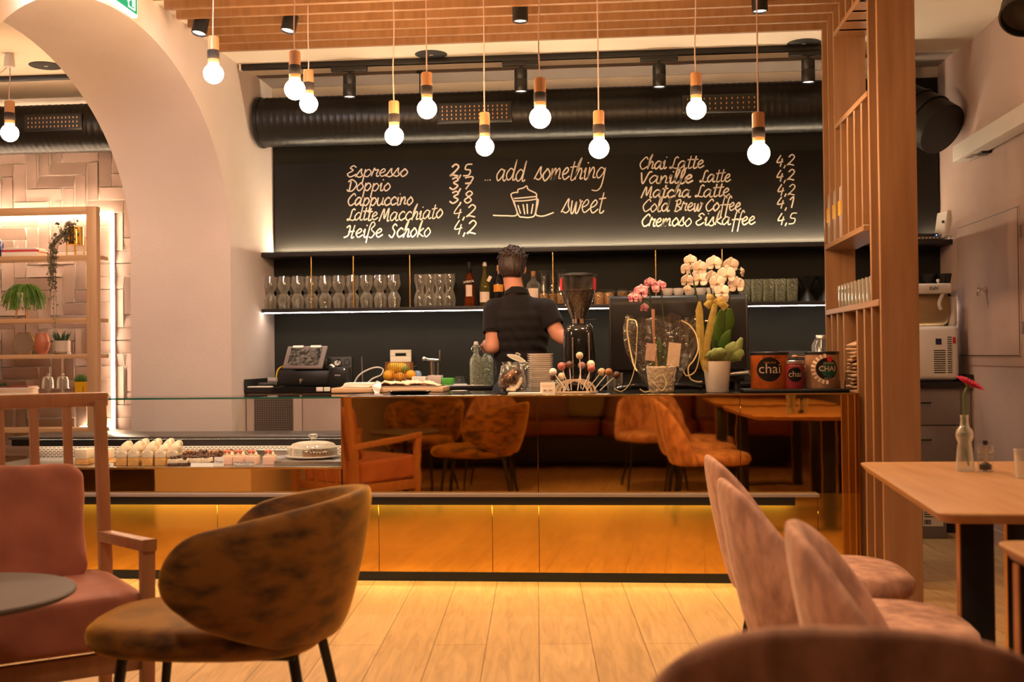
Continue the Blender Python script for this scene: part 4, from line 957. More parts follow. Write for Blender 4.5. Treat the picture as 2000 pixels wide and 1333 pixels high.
single(B().box(X_(836, 738, 7.42), c.x, 7.40, 7.5, ZW, a.z + .006, .002), 'white_box', mat('pale pink carton', (.66, .54, .50), .6), 'low pale box behind the rumpled towel, right end', 'box')
single(B().box(X_(805, 738, 7.42), X_(832, 738, 7.42), 7.40, 7.48, ZW, a.z, .002), 'napkin_pack', 'paper', 'low white pack with writing behind the rumpled towel', 'napkins')
single(B().box(X_(863, 743, 7.38), X_(885, 743, 7.38), 7.37, 7.45, ZW, W(870, 739, 7.37).z, .008, 3), 'sponge', 'green', 'bright green cleaning sponge on the worktop', 'sponge')
p = W(897, 742, 7.4); t = thing('citrus_press', 'frosted plastic citrus press beside the green sponge', 'juicer', (p.x, 7.42, ZW))
B().lathe([(0, .062), (.028, .06), (.040, .012), (.040, .008)], (p.x, 7.42, ZW), 24).done('press_cone', 'thin', t); B().cyl((p.x, 7.42, ZW), .05, .012, 28).done('press_dish', 'white', t)
# swing-top bottles under the barista's hand
sw = B().lathe([(0, 0), (.040, 0), (.043, .005), (.043, .155), (.040, .175), (.02, .205), (.0165, .215), (.0165, .252), (.020, .256), (.020, .268), (.015, .27), (.013, .25), (.013, .216), (.036, .172), (.0395, .154), (.0395, .01), (0, .008)], (0, 0, 0), 28)
swm = sw.mesh('bottle_glass', smooth=50); swm.materials.append(M['glass_cut'])
for i, px_ in enumerate((930, 951)):
    Y = 7.36 + .03 * i; x = X_(px_, 700, Y); t = thing('swing_top_bottle', 'patterned clear swing top bottle, %s' % ('left one of the pair by the hand of the barista' if i == 0 else 'right one of the pair behind his hand'), 'bottle', (x, Y, ZW), 'swing top bottles on the worktop')
    o = bpy.data.objects.new('bottle_glass', swm); COL.objects.link(o); o.parent = t
    B().tube(catmull([(x - .021, Y, ZW + .262), (x - .03, Y - .01, ZW + .235), (x, Y - .03, ZW + .225), (x + .03, Y - .01, ZW + .235), (x + .021, Y, ZW + .262)], 6), .0018, 6).done('wire_clip', 'chrome', t)
    B().lathe([(0, .268), (.013, .268), (.016, .276), (.012, .29), (0, .292)], (x, Y, ZW), 16).done('stopper', 'porcelain', t)
# glass jar with metal lid beside the divider, small drinking glasses beside the espresso machine
p = W(1606, 690, 7.7); t = thing('storage_jar', 'tall storage jar with metal lid half behind the oak divider', 'jar', (p.x, 7.7, ZW))
B().lathe([(0, 0), (.062, 0), (.068, .006), (.068, .19), (.05, .225), (.05, .235), (.047, .235), (.047, .224), (.064, .188), (.064, .01), (0, .01)], (p.x, 7.7, max(W(1600, 730, 7.7).z, ZW + .001)), 32).done('jar_glass', 'glass', t)
zz0 = max(W(1600, 730, 7.7).z, ZW + .001); B().lathe([(0, .258), (.050, .257), (.053, .25), (.053, .232), (.050, .231)], (p.x, 7.7, zz0), 28).done('lid', 'steel', t)
if zz0 > ZW + .01: B().box(p.x - .07, p.x + .07, 7.63, 7.77, ZW, zz0, .004).done('base_stand', 'black', t)

# ------------------------------------------------------------------ the counter
ZT = .948; xs = X_(668, 860, YD)
ct = thing('bar_counter', 'long bar counter faced with bronze mirror panels, black ledge and lit amber base', 'bar counter', (0, YD + .35, 0))
B().box(xs + .005, XP - .004, YD + .008, 6.55, .05, ZT - .006).done('counter_body', 'black_matt', ct)
B().box(xs + .002, XP - .004, YD - .001, 6.56, ZT - .006, ZT, .001).done('counter_top', 'black_stone', ct)
for xa_, xb_ in ((xs, X_(1050.5, 860, YD)), (X_(1050.5, 860, YD), X_(1446, 860, YD)), (X_(1446, 860, YD), XP - .002)):
    B().box(xa_ + .0012, xb_ - .0012, YD, YD + .008, .45, ZT - .007, .0006, 1).done('mirror_panel', 'mirror', ct)
xl = X_(-60, 1000, YD)
xe = X_(1597, 970, YD)
ps = [xl, X_(425, 1050, YD), X_(740, 1050, YD), X_(962, 1050, YD), X_(1053, 1050, YD), xe, XP - .002]
for a, c in zip(ps[:-1], ps[1:]):
    B().box(a + .001, c - .001, YD + .001, YD + .009, .046, .452, .0006, 1).done('base_panel', 'mirror_low', ct)
B().box(xs - .004, XP - .003, YD - .004, YD + .003, ZT - .007, ZT + .001, .0005, 1).done('brass_edge', 'brass', ct)
B().box(xs - .005, xs + .001, YD - .004, YD + .004, .575, ZT).done('brass_edge', 'brass', ct)
B().box(XP - .008, XP - .002, YD - .003, YD + .003, .05, ZT).done('brass_edge', 'brass', ct)
xk = X_(1550, 980, YD)
B().box(xl, xe, YD - .055, YD + .004, .436, .452, .002).done('ledge_rail', 'grey', ct)
B().box(xl, xk, YD - .05, YD + .004, .412, .436, .002).box(xl, xk, YD - .052, YD - .044, .396, .434, .001).done('ledge_profile', 'black', ct)
B().box(xl, xk - .02, YD - .040, YD - .020, .408, .4118).done('light_strip', mat('amber ledge light', (1, .9, .6), .4, emit=60, emit_col=(1.0, .78, .24)), ct)
B().box(xl, XP - .004, YD - .004, YD + .3, 0, .046).done('plinth', 'black_matt', ct)

# ------------------------------------------------------------------ glazed cake display
cs = thing('cake_display', 'glazed cake display case at the left of the bar counter', 'display case', (-2.2, 6.1, .45))
ZDK = .578
B().box(xl, xs - .006, YD + .012, 6.44, .454, ZDK, .001).done('deck', 'steel', cs)
B().box(xl, xs - .006, YD, YD + .008, .452, ZDK - .002).done('front_panel', 'mirror', cs)
B().box(xl, xs - .006, YD - .003, YD + .010, ZDK - .003, ZDK + .006, .001).done('brass_edge', 'brass', cs)
B().box(xl, xs - .006, YD + .001, YD + .007, ZDK + .006, ZT - .006).done('front_pane', 'pane', cs)
tp = B().box(xl, xs - .006, YD, YD + .36, ZT - .006, ZT).done('top_pane', 'pane', cs)
B().box(xl, xs - .006, YD - .002, YD, ZT - .008, ZT + .001).done('pane_edge', 'glass_edge', tp)
B().box(xl + .04, xs - .006, 6.44, 6.8, .05, .684).done('rear_unit', 'black_matt', cs)
xq = X_(28, 872, 6.44)
B().box(xq, xs - .006, 6.37, 6.84, .685, .70, .002).done('service_shelf', mat('dark service shelf', (.06, .052, .05), .3), cs)
B().box(xq, xs - .006, 6.41, 6.44, .645, .684).done('rear_rail', 'black', cs)
mbk = bpy.data.materials.new('slotted metal sheet'); mbk.use_nodes = True; nt = mbk.node_tree
tc = nt.nodes.new('ShaderNodeTexCoord'); mp = nt.nodes.new('ShaderNodeMapping'); mp.inputs['Rotation'].default_value = (math.radians(90), 0, 0); nt.links.new(tc.outputs['Object'], mp.inputs[0])
br = nt.nodes.new('ShaderNodeTexBrick'); br.inputs['Scale'].default_value = 1; br.inputs['Brick Width'].default_value = .026; br.inputs['Row Height'].default_value = .0105; br.inputs['Mortar Size'].default_value = .0028
br.inputs['Color1'].default_value = (.02, .016, .014, 1); br.inputs['Color2'].default_value = (.03, .024, .02, 1); br.inputs['Mortar'].default_value = (.46, .36, .29, 1)
nt.links.new(mp.outputs[0], br.inputs['Vector']); nt.links.new(br.outputs['Color'], nt.nodes['Principled BSDF'].inputs['Base Color']); nt.nodes['Principled BSDF'].inputs['Roughness'].default_value = .4
B().box(xl, xs - .006, 6.415, 6.44, ZDK, .645).done('slotted_back', mbk, cs)
B().box(xl + .02, xs - .03, 6.385, 6.40, .652, .660).box(xl + .02, xs - .03, 6.40, 6.41, .652, .684).done('light_strip', mat('case fill strip', (1, .9, .8), .4, emit=14, emit_col=(1.0, .78, .56)), cs)  # hidden strip added to brighten the cakes
B().box(xl + .02, xs - .03, 6.375, 6.384, .645, .684).done('light_cover', 'black', cs)  # lip added to hide the fill strip
B().box(X_(490, 900, 6.3), X_(556, 900, 6.3), 6.34, 6.40, ZDK, ZDK + .045, .002).done('deck_partition', 'steel', cs)

def wedge(b, x, y, z, w_, d_, h, rz=0, top=None):
    mt = Matrix.Translation((x, y, z)) @ Matrix.Rotation(rz, 4, 'Z'); b.box(-w_ / 2, w_ / 2, -d_ / 2, d_ / 2, 0, h, .003, 2, mt); return mt
def cream_cap(b, mt, w_, d_, z0, h, lean):
    def f(u, v):
        a = 2 * PI * u; k = (1 - v ** 2.2)
        x = (w_ * .5) * math.copysign(abs(math.cos(a)) ** .6, math.cos(a)) * (.25 + .75 * k) + lean * v
        y = (d_ * .5) * math.copysign(abs(math.sin(a)) ** .6, math.sin(a)) * (.35 + .65 * k)
        return mt @ Vector((x + .003 * math.sin(9 * v + 3 * a), y, z0 + h * v))
    b.grid(f, 20, 9, cu=True); b.bm.faces.new([v for v in list(b.bm.verts)[-9 * 20:][8::9]]) if False else None
CS = [(243, 5.93), (266, 5.93), (293, 5.92), (318, 5.93), (341, 5.95), (276, 6.10), (301, 6.10), (326, 6.10)]
for i, (px_, Y) in enumerate(CS):
    x = X_(px_, 925, Y); lb = 'tall cream cake slice on sponge, %s from the armchair post in the %s row' % (ORD[i] if i < 5 else ORD[i - 5], 'front' if i < 5 else 'rear')
    t = thing('cream_cake_slice', lb, 'cake slice', (x, Y, ZDK), 'cream cake slices in the display')
    b = B(); mt = wedge(b, x, Y, ZDK + .001, .058, .11, .042, .12); b.done('sponge_layer', 'sponge_cake', t)
    b = B(); b.box(-.029, .029, -.055, .055, .042, .075, .004, 2, mt); cream_cap(b, mt, .062, .115, .070, .062 if i != 3 else .05, .026); b.done('cream', 'cream', t, smooth=70)
for i, (px_, Y, h) in enumerate(((166, 5.98, .06), (205, 5.98, .06))):
    x = X_(px_, 920, Y); t = thing('layer_cake_slice', 'pale layered cake slice %s the post of the pink armchair' % ('left of' if i == 0 else 'just right of'), 'cake slice', (x, Y, ZDK))
    b = B(); mt = wedge(b, x, Y, ZDK + .001, .07, .1, .03, 0); b.done('sponge_layer', 'sponge_cake', t)
    b = B(); b.box(-.035, .035, -.05, .05, .03, .085, .006, 2, mt); b.done('cream', 'cream', t)
x = X_(222, 925, 5.94); single(B().rbox((x, 5.94, ZDK + .011), (.10, .09, .02), (0, 0, .1), .004), 'flat_cake_slice', 'sponge_cake', 'flat orange brown cake slice left of the cream cakes', 'cake slice')
def crumble(b, x, Y, z, w_, d_, h, n, r0, seed):
    q = random.Random(seed)
    for _ in range(n):
        b.ball((x + q.uniform(-.5, .5) * w_, Y + q.uniform(-.5, .5) * d_, z + h + q.uniform(-.004, .010)), q.uniform(.5, 1) * r0, 6, (q.uniform(.8, 1.5), 1, q.uniform(.6, 1)))
for i, px_ in enumerate((342, 361, 384, 403)):
    Y = 5.90 + .015 * i; x = X_(px_, 930, Y); t = thing('crumble_slice', 'pale cake slice with chocolate crumble, %s from the cream cakes' % ORD[i], 'cake slice', (x, Y, ZDK), 'crumble slices in the display')
    b = B(); wedge(b, x, Y, ZDK + .001, .054, .1, .014, .1); b.done('chocolate_base', 'choc', t)
    b = B(); wedge(b, x, Y, ZDK + .015, .052, .098, .022, .1); b.done('cream_layer', 'cream', t)
    b = B(); crumble(b, x, Y, ZDK, .05, .095, .040, 34, .0085, i); b.done('crumble', 'choc', t)
for i, px_ in enumerate((372, 396, 419, 443, 466)):
    Y = 6.14; x = X_(px_, 915, Y); t = thing('brownie', 'dark chocolate brownie with nuts, %s in the row behind the crumble slices' % ORD[i], 'cake slice', (x, Y, ZDK), 'brownies in the display')
    b = B(); wedge(b, x, Y, ZDK + .001, .062, .09, .045, .15 * (i % 2)); b.done('brownie_body', 'choc', t)
    b = B(); crumble(b, x, Y, ZDK, .056, .08, .048, 22, .010, 40 + i); b.done('nut_topping', 'choc' if i % 2 else 'biscuit', t)
for i, (px_, Y) in enumerate(((447, 5.96), (469, 5.96), (494, 5.95), (527, 5.95))):
    x = X_(px_, 925, Y); t = thing('pink_cream_slice', 'pink cream slice with berries, %s from the chocolate crumble' % ORD[i], 'cake slice', (x, Y, ZDK), 'pink cream slices in the display')
    b = B(); mt = wedge(b, x, Y, ZDK + .001, .058, .09, .046, .1); b.done('cream_layers', 'pink_cream', t)
    b = B(); cream_cap(b, mt, .05, .08, .045, .03, .0); b.done('cream', 'cream', t, smooth=70)
    for q in ((-.012, -.03), (.011, -.032), (0, -.012)): B().ball(mt @ Vector((q[0], q[1], .070)), .0105, 12).done('berry', 'berry', t)
def card(px0, px1, py0, py1, Y, txt, lb, lean=.2, m='paper', tm='grey', ts=.02, zb=None):
    a, c = at(px0, py0, Y=Y), at(px1, py1, Y=Y); w_, h = c.x - a.x, a.z - c.z; z = zb if zb is not None else ZDK; z = max(z, 0)
    t = thing('price_card', lb, 'price card', ((a.x + c.x) / 2, Y, z))
    b = B(); b.rbox(((a.x + c.x) / 2, Y + .004, z + h / 2), (w_, .0014, h), (-lean, 0, 0)); k = b.done('card', m, t)
    ln = txt.split('\n')
    for i, s in enumerate(ln): text(s, ts, ((a.x + c.x) / 2, Y + .0028 - (.5 - (i + .5) / len(ln)) * 0 + lean * (h * (.5 - (i + .5) / len(ln))), z + h * (1 - (i + .5) / len(ln))), (1, 0, 0), (0, lean, 1), 'card_lettering', tm, k)
    return t
card(418, 437, 917, 935, 5.85, 'Mango', 'white price card standing before the pink cream slices', .15, ts=.018)
card(456, 496, 925, 935, 5.81, 'Mallorca Cake', 'long grey name card lying before the pink cream slices', .3, m='grey', tm='paper', ts=.018)
card(372, 417, 928, 936, 5.81, ' ', 'long blank pale card before the crumble slices', .4, m='white')
card(198, 221, 928, 936, 5.82, 'cake', 'small pale name card beside the armchair post', .3, ts=.018)

# cake under a glass dome
xc = X_(610, 900, 6.02); p = at(610, 909, Y=6.0); zp = .612
t = thing('serving_plate', 'white plate on a steel block carrying the domed cake', 'plate', (xc, 6.05, ZDK))
B().box(X_(540, 930, 5.9), xs - .02, 5.86, 6.28, ZDK, zp - .008, .003).done('steel_block', 'steel', t)
B().lathe([(0, 0), (.10, 0), (.15, .012), (.153, .016), (.148, .017), (.10, .006), (0, .006)], (xc, 6.04, zp - .008), 48).done('plate_dish', 'porcelain', t)
zc = zp + .002
t = thing('cookie_tart', 'dark brown biscuit tart with pale cream under the glass dome', 'cake', (xc + .02, 6.04, zc))
B().cyl((xc + .025, 6.04, zc), .085, .022, 40, bev=.004).done('biscuit_base', 'biscuit', t)
b = B()
for i in range(30):
    a = 2 * PI * i / 30; b.ball((xc + .025 + .08 * math.cos(a), 6.04 + .08 * math.sin(a), zc + .018), .009, 8, (.7, .7, 1.1))
b.done('crimped_rim', 'choc', t)
b = B(); crumble(b, xc + .04, 6.03, zc, .10, .10, .026, 40, .010, 5); b.done('nut_topping', 'choc', t)
B().lathe([(0, .001), (.07, .001), (.07, .006), (0, .008)], (xc + .025, 6.04, zc + .020), 32).done('cream', 'cream', t)
t = thing('glass_dome', 'clear glass cake dome with knob in the display case', 'cake dome', (xc, 6.04, zp))
R_ = .132; hd = at(610, 866, Y=5.95).z - zp
pr = [(R_, 0), (R_, .05), (R_ - .004, hd * .62), (R_ - .02, hd * .86), (R_ - .05, hd * .97), (.02, hd), (0, hd)]
B().lathe(pr + [(0, hd - .004), (.02, hd - .004), (R_ - .052, hd * .97 - .004), (R_ - .024, hd * .85), (R_ - .008, hd * .6), (R_ - .004, .05), (R_ - .004, 0), (R_, 0)], (xc, 6.04, zp + .002), 48).done('dome_glass', 'glass', t, smooth=60)
B().lathe([(0, 0), (.013, 0), (.010, .012), (.014, .018), (.024, .026), (.026, .034), (.02, .041), (0, .042)], (xc, 6.04, zp + hd + .002), 24).done('knob', 'glass', t, smooth=60)
card(572, 590, 893, 911, 5.935, ' ', 'white card standing inside the glass cake dome', .08, zb=zp + .01)

# ------------------------------------------------------------------ on the counter
# wooden board with rumpled towel, papers
a, c = at(647, 760, Y=6.35), at(865, 768, Y=6.35)
t = thing('wooden_board', 'long pale wooden board lying behind the counter edge under the towel', 'board', ((a.x + c.x) / 2, 6.4, ZT))
B().box(a.x, c.x, 6.35, 6.62, ZT + .001, ZT + .028, .003).done('board_slab', 'oak_pale_x', t)
zb = ZT + .029
b = B(); q0, q1 = X_(727, 750, 6.45), X_(860, 750, 6.45)
def tw(u, v):
    x = q0 + (q1 - q0) * u; y = 6.37 + .16 * v; e = min(1, 6 * min(u, 1 - u, v + .12, 1 - v))
    return Vector((x, y, zb + .004 + e * (.020 + .020 * noise.noise(Vector((x * 24, y * 24, 1))) + .008 * noise.noise(Vector((x * 60, y * 60, 2))))))
b.grid(tw, 60, 22); o = single(b, 'towel', 'towel', 'rumpled beige towel lying on the wooden board', 'towel', smooth=80)
m_ = o.modifiers.new('thickness', 'SOLIDIFY'); m_.thickness = .004; m_.offset = 1
single(B().ribbon(catmull([(X_(738, 748, 6.40), 6.40, zb + .012), (X_(737, 752, 6.345), 6.338, zb + .012), (X_(733, 760, 6.33), 6.335, zb - .02), (X_(731, 772, 6.33), 6.33, ZT + .003)], 5), .05, .0015, (0, -1, 0)), 'hanging_cloth', 'paper', 'white paper strip hanging from the board over the counter', 'paper strip')
for i in range(5):
    x0, x1 = X_(676 + 1.5 * i, 750, 6.5), X_(738, 750, 6.5)
    single(B().rbox(((x0 + x1) / 2, 6.47, zb + .004 + .0052 * i), (x1 - x0, .16, .0048), (0, 0, .03 * ((i * 7) % 3 - 1))), 'menu_sheet', 'paper', 'white sheet of the loose stack left of the towel, %s from the bottom' % ORD[i], 'paper', 'papers on the wooden board')
t = thing('black_tray', 'gloss black oval tray on the counter in front of the wooden board', 'tray', (X_(800, 768, 6.1), 6.1, ZT))
B().lathe([(0, .003), (.10, .003), (.125, .014), (.128, .014), (.105, 0), (0, 0)], (X_(800, 768, 6.1), 6.1, ZT + .001), 40, sx=1.0, sy=.8).done('tray_dish', 'black_gloss', t)
t = thing('steel_tray', 'flat steel tray under the patterned bottles', 'tray', (X_(905, 750, 7.42), 7.36, ZW)); B().box(X_(868, 750, 7.33), X_(960, 750, 7.33), 7.315, 7.335, ZW, ZW + .006, .002).done('tray_plate', 'steel', t)
single(B().lathe([(0, .004), (.03, .004), (.045, .012), (.047, .012), (.033, 0), (0, 0)], (X_(897, 764, 6.2), 6.2, ZT + .001), 28), 'saucer', 'porcelain', 'small pale saucer lying on the counter behind the brass edge', 'saucer', base=(X_(897, 764, 6.2), 6.2, ZT))

# cookie jar with tilted lid
yc = 5.92; xj = X_(1000, 740, yc)
t = thing('cookie_jar', 'round glass cookie jar with its lid ajar', 'jar', (xj, yc, ZT))
jh = at(1000, 708, Y=yc).z - ZT
pr = [(0, 0), (.050, 0), (.062, .010), (.074, .045), (.072, .085), (.056, jh * .88), (.048, jh * .93), (.054, jh), (.051, jh), (.045, jh * .93), (.053, jh * .87), (.069, .084), (.071, .046), (.059, .012), (0, .006)]
B().lathe(pr, (xj, yc, ZT + .001), 40).done('jar_glass', 'thin', t, smooth=60)
B().lathe([(0, 0), (.04, 0), (.052, .004), (.052, .010), (.03, .018), (.012, .022), (.014, .034), (0, .038)], (xj + .022, yc, ZT + jh + .014), 32, (.36, -.1, .9)).done('jar_lid', 'glass', t, smooth=60)
q = random.Random(5)
for i in range(17):
    a = 2 * PI * i * .382; rr_ = .012 + .032 * ((i * 5) % 7) / 7
    c = (xj + rr_ * math.cos(a), yc + rr_ * math.sin(a), ZT + .026 + .0052 * i)
    m_ = ('biscuit', 'choc', 'cream')[i % 3]
    single(B().rbox(c, (.052, .052, .011), (q.uniform(-.9, .9), q.uniform(-.9, .9), q.uniform(0, 3)), .002), 'cookie', m_, '%s square cookie in the round glass jar, %s from the bottom' % (('brown', 'dark chocolate', 'pale')[i % 3], ORD[i]), 'cookie', 'cookies in the glass jar', base=c)
t = thing('cookie_jar', 'second glass cookie jar mostly hidden behind the plate stack', 'jar', (X_(1026, 740, 6.2), 6.2, ZT))
B().lathe(pr, (X_(1026, 740, 6.2), 6.2, ZT + .001), 32).done('jar_glass', 'thin', t, smooth=60)
# stack of plates
yp = 6.03; xp = X_(1055.5, 730, yp); zt_ = at(1055, 688, Y=yp - .06).z; n = 19; dz = (zt_ - ZT - .012) / n
pm = B().lathe([(0, 0), (.045, 0), (.050, .002), (.0705, .0115), (.0715, .0135), (.069, .0138), (.048, .0045), (0, .004)], (0, 0, 0), 40).mesh('plate', smooth=50); pm.materials.append(M['porcelain'])
for i in range(n):
    put_mesh(pm, 'plate', 'porcelain', (xp + .0012 * math.sin(i * 2.1), yp + .001 * math.cos(i * 1.7), ZT + .001 + dz * i), 'small white plate, %s from the bottom of the tall stack' % ORD[i], 'plate', 'stacked plates beside the cookie jar')
card(1055, 1084, 745, 769, 5.80, ' ', 'white card with faint handwriting standing before the plates', .12, zb=ZT + .001)
kc = [o for o in bpy.data.objects if o.name.startswith('price_card')][-1]; pcx, pcz = kc.location.x, ZT + .001; b = B()
for ln_, (u0, u1, h_) in enumerate(((-.030, .024, .046), (-.022, -.006, .022), (.004, .026, .022))):
    b.ribbon([Vector((pcx + u0 + (u1 - u0) * k / 24, 5.7996 + .12 * (h_ - .032), pcz + h_ + .004 * math.sin(k * 1.9 + ln_))) for k in range(25)], .0016, .0003, (0, -1, 0))
b.done('handwriting', 'orange_text', kc)
single(B().box(X_(993, 768, 5.80), X_(1058, 768, 5.80), 5.77, 5.85, ZT + .001, ZT + .012, .001), 'leaflet_stack', 'paper', 'flat white pad lying at the counter edge before the cookie jar', 'paper pad')

# cake pops in a wooden arch stand
ys = 5.90; xa_, xb_ = X_(1083, 765, ys), X_(1186, 765, ys); wS = (X_(1150, 765, ys) - xa_); hS = at(1115, 741, Y=ys).z - ZT - .010
t = thing('cake_pop_stand', 'pale wooden arched stand holding cake pops', 'cake pop stand', ((xa_ + xb_) / 2, ys + .05, ZT))
b = B(); xm = (xa_ + X_(1150, 765, ys)) / 2; lean = .5
def sk(x, y): return x + (y - ys) * .42
for k in range(3):
    y0 = ys + .045 * k; R0 = wS / 2
    def arch(u, v, y0=y0):
        a = PI * (1 - u); r_ = R0 * (1.0 if v < .5 else .86); yy = y0 + (.0 if v in (0, .75) else .0)
        return Vector((0, 0, 0))
    poly = [(sk(xm, y0) + R0 * math.cos(PI - PI * i / 20), ZT + .010 + hS * math.sin(PI * i / 20)) for i in range(21)] + [(sk(xm, y0) + R0 * .86 * math.cos(PI * i / 20), ZT + .010 + hS * .84 * math.sin(PI * i / 20)) for i in range(21)]
    b.prism(poly, 'Y', y0, y0 + .012)
b.prism([(xa_, ys - .008), (X_(1150, 765, ys) + .004, ys - .008), (sk(X_(1150, 765, ys), ys + .11), ys + .11), (sk(xa_, ys + .11), ys + .11)], 'Z', ZT + .001, ZT + .010)
b.done('arch_frame', mat('pale birch', (.66, .50, .36), .5), t)
POPS = [(1080, 727, 7.6, 1106, 762, 'petal', 'white cake pop at the far left of the stand'), (1097, 716, 8.2, 1112, 763, 'pk', 'raspberry speckled cake pop beside the plates'), (1112, 713, 7.6, 1116, 763, 'choc', 'dark chocolate cake pop with red top'),
        (1081, 738, 6.5, 1104, 763, 'choc', 'dark cake pop under the white one'), (1097, 735, 7, 1110, 764, 'cream', 'cream white cake pop behind the raspberry one'), (1132, 695, 7.2, 1135, 760, 'speck', 'highest cake pop, pale and speckled'),
        (1136, 714, 7.2, 1128, 763, 'mauve', 'mauve cake pop below the highest one'), (1154, 712, 8, 1148, 755, 'cream', 'cream cake pop with red top at the back'), (1155, 720, 7.8, 1138, 762, 'pk', 'red speckled cake pop in front of the cream one'),
        (1175, 727, 7.5, 1148, 760, 'cream2', 'cream and caramel cake pop'), (1189, 727, 7.5, 1160, 762, 'caramel', 'caramel cake pop right of the cream one'), (1204, 733, 7.4, 1172, 763, 'choc', 'dark chocolate cake pop at the far right of the stand')]
M['pk'] = mat('raspberry crumb coating', (.36, .05, .045), .55, var=(.50, .20, .16), vscale=110); M['speck'] = mat('pale speckled icing', (.66, .50, .36), .5, var=(.25, .13, .07), vscale=150, vlo=.55, vhi=.7)
M['mauve'] = mat('mauve icing', (.40, .19, .18), .4); M['cream2'] = mat('cream and caramel icing', (.72, .52, .33), .5, var=(.35, .16, .07), vscale=60, vlo=.5, vhi=.62); M['caramel'] = mat('caramel icing', (.24, .09, .035), .4, var=(.40, .20, .09), vscale=80)
for (x, y, r_, sx_, sy_, m_, lb) in POPS:
    Y = ys + .02 + .02 * ((int(x) % 3) - 1); c = at(x, y, Y=Y); f = at(sx_, sy_, Y=Y); R0 = r_ * Y / FPX
    t = thing('cake_pop', lb, 'cake pop', f, 'cake pops on the counter')
    B().tube([f, c], .0028, 8).done('stick', 'white', t); B().ball(c, R0, 20).done('cake_ball', m_, t, smooth=80)

# coffee grinder
yg = 6.22; xg = X_(1130, 640, yg)
t = thing('coffee_grinder', 'black coffee grinder with clear hopper full of beans', 'coffee grinder', (xg, yg, ZT))
def gz(py): return at(1130, py, Y=yg).z
def gw(px): return px * yg / FPX
def rsec(b, rows):                       # stacked rounded-rectangle sections (z, halfwidth, halfdepth, power)
    R_ = []
    for z, hw, hd, pw in rows:
        R_.append([b.bm.verts.new((xg + hw * math.copysign(abs(math.cos(a)) ** pw, math.cos(a)), yg + hd * math.copysign(abs(math.sin(a)) ** pw, math.sin(a)), z)) for a in [2 * PI * i / 40 for i in range(40)]])
    for p_, q_ in zip(R_[:-1], R_[1:]):
        for i in range(40): b.bm.faces.new([p_[i], p_[(i + 1) % 40], q_[(i + 1) % 40], q_[i]])
    b.bm.faces.new(R_[0][::-1]); b.bm.faces.new(R_[-1]); return b
bd = rsec(B(), [(ZT + .002, gw(31), .10, .45), (ZT + .03, gw(33), .11, .45), (gz(720), gw(33), .105, .45), (gz(690), gw(32), .10, .5), (gz(650), gw(29), .095, .5), (gz(638), gw(27), .085, .55), (gz(633), gw(22), .07, .6)]).done('grinder_body', 'black_gloss', t, smooth=50)
b = B()
for i in range(16):
    z = gz(665) - .004 - .0052 * i; b.box(xg - gw(6), xg + gw(13), yg - .108, yg - .098, z, z + .0022)
b.done('cooling_fins', 'black', bd)
B().box(xg - gw(12), xg - gw(9), yg - .112, yg - .10, gz(740), gz(660), .004).box(xg + gw(20), xg + gw(22), yg - .106, yg - .09, gz(740), gz(650), .003).done('chrome_trim', 'chrome', bd)
B().tube(catmull([(xg - gw(30), yg - .10, gz(722)), (xg - gw(24), yg - .14, gz(712)), (xg - gw(17), yg - .14, gz(716)), (xg - gw(14), yg - .10, gz(735))], 6), .012, 10).done('dosing_lever', 'black', bd)
B().cyl((xg, yg, gz(635)), gw(13.5), gz(625) - gz(635) + .004, 32).done('hopper_collar', 'chrome', t)
hp = [(gw(14), gz(624)), (gw(16), gz(618)), (gw(22), gz(604)), (gw(29), gz(586)), (gw(34), gz(566)), (gw(36), gz(545)), (gw(36.5), gz(539))]
B().lathe([(r_, z - ZT) for r_, z in hp] + [(r_ - .0025, z - ZT) for r_, z in hp[::-1]], (xg, yg, ZT), 48).done('hopper', 'thin', t, smooth=60)
B().lathe([(0, gz(624) - ZT)] + [(r_ - .004, z - ZT) for r_, z in hp[:5]] + [(gw(33), gz(570) - ZT), (gw(20), gz(576) - ZT), (0, gz(574) - ZT)], (xg, yg, ZT), 48).done('coffee_beans', 'beans', t, smooth=60)
B().lathe([(gw(36), gz(541) - ZT), (gw(37.5), gz(540) - ZT), (gw(37), gz(537) - ZT), (gw(20), gz(534) - ZT), (0, gz(533) - ZT)], (xg, yg, ZT), 48).done('hopper_lid', 'black', t, smooth=60)
for a in (-1.15, 1.15):
    b = B(); b.grid(lambda u, v: Vector((xg + gw(36.2) * math.sin(a + .17 * (2 * u - 1)), yg - gw(36.2) * math.cos(a + .17 * (2 * u - 1)), gz(568) + (gz(545) - gz(568)) * v)), 6, 2); b.done('red_sticker', 'red', t)
B().tube([(xg + gw(13), yg - .02, gz(626)), (xg + gw(34), yg - .03, gz(625))], .003, 8).done('slide_rod', 'black', t)
for i, px_ in enumerate((1194, 1207)):
    single(B().lathe([(0, 0), (.022, 0), (.024, .003), (.026, .10), (.0245, .10), (.0225, .006), (0, .006)], (X_(px_, 730, 6.35), 6.35, ZT + .001), 24), 'drinking_glass', 'glass', 'small clear glass of water, %s' % ('beside the coffee grinder' if i == 0 else 'beside the espresso machine'), 'glass', base=(X_(px_, 730, 6.35), 6.35, ZT))
single(B().lathe([(0, 0), (.024, 0), (.027, .003), (.030, .085), (.0285, .085), (.0255, .006), (0, .006)], (X_(1087, 730, 6.3), 6.3, ZT + .001), 24), 'drinking_glass', 'glass_cut', 'cut glass tumbler between the plates and the coffee grinder', 'glass', base=(X_(1087, 730, 6.3), 6.3, ZT))

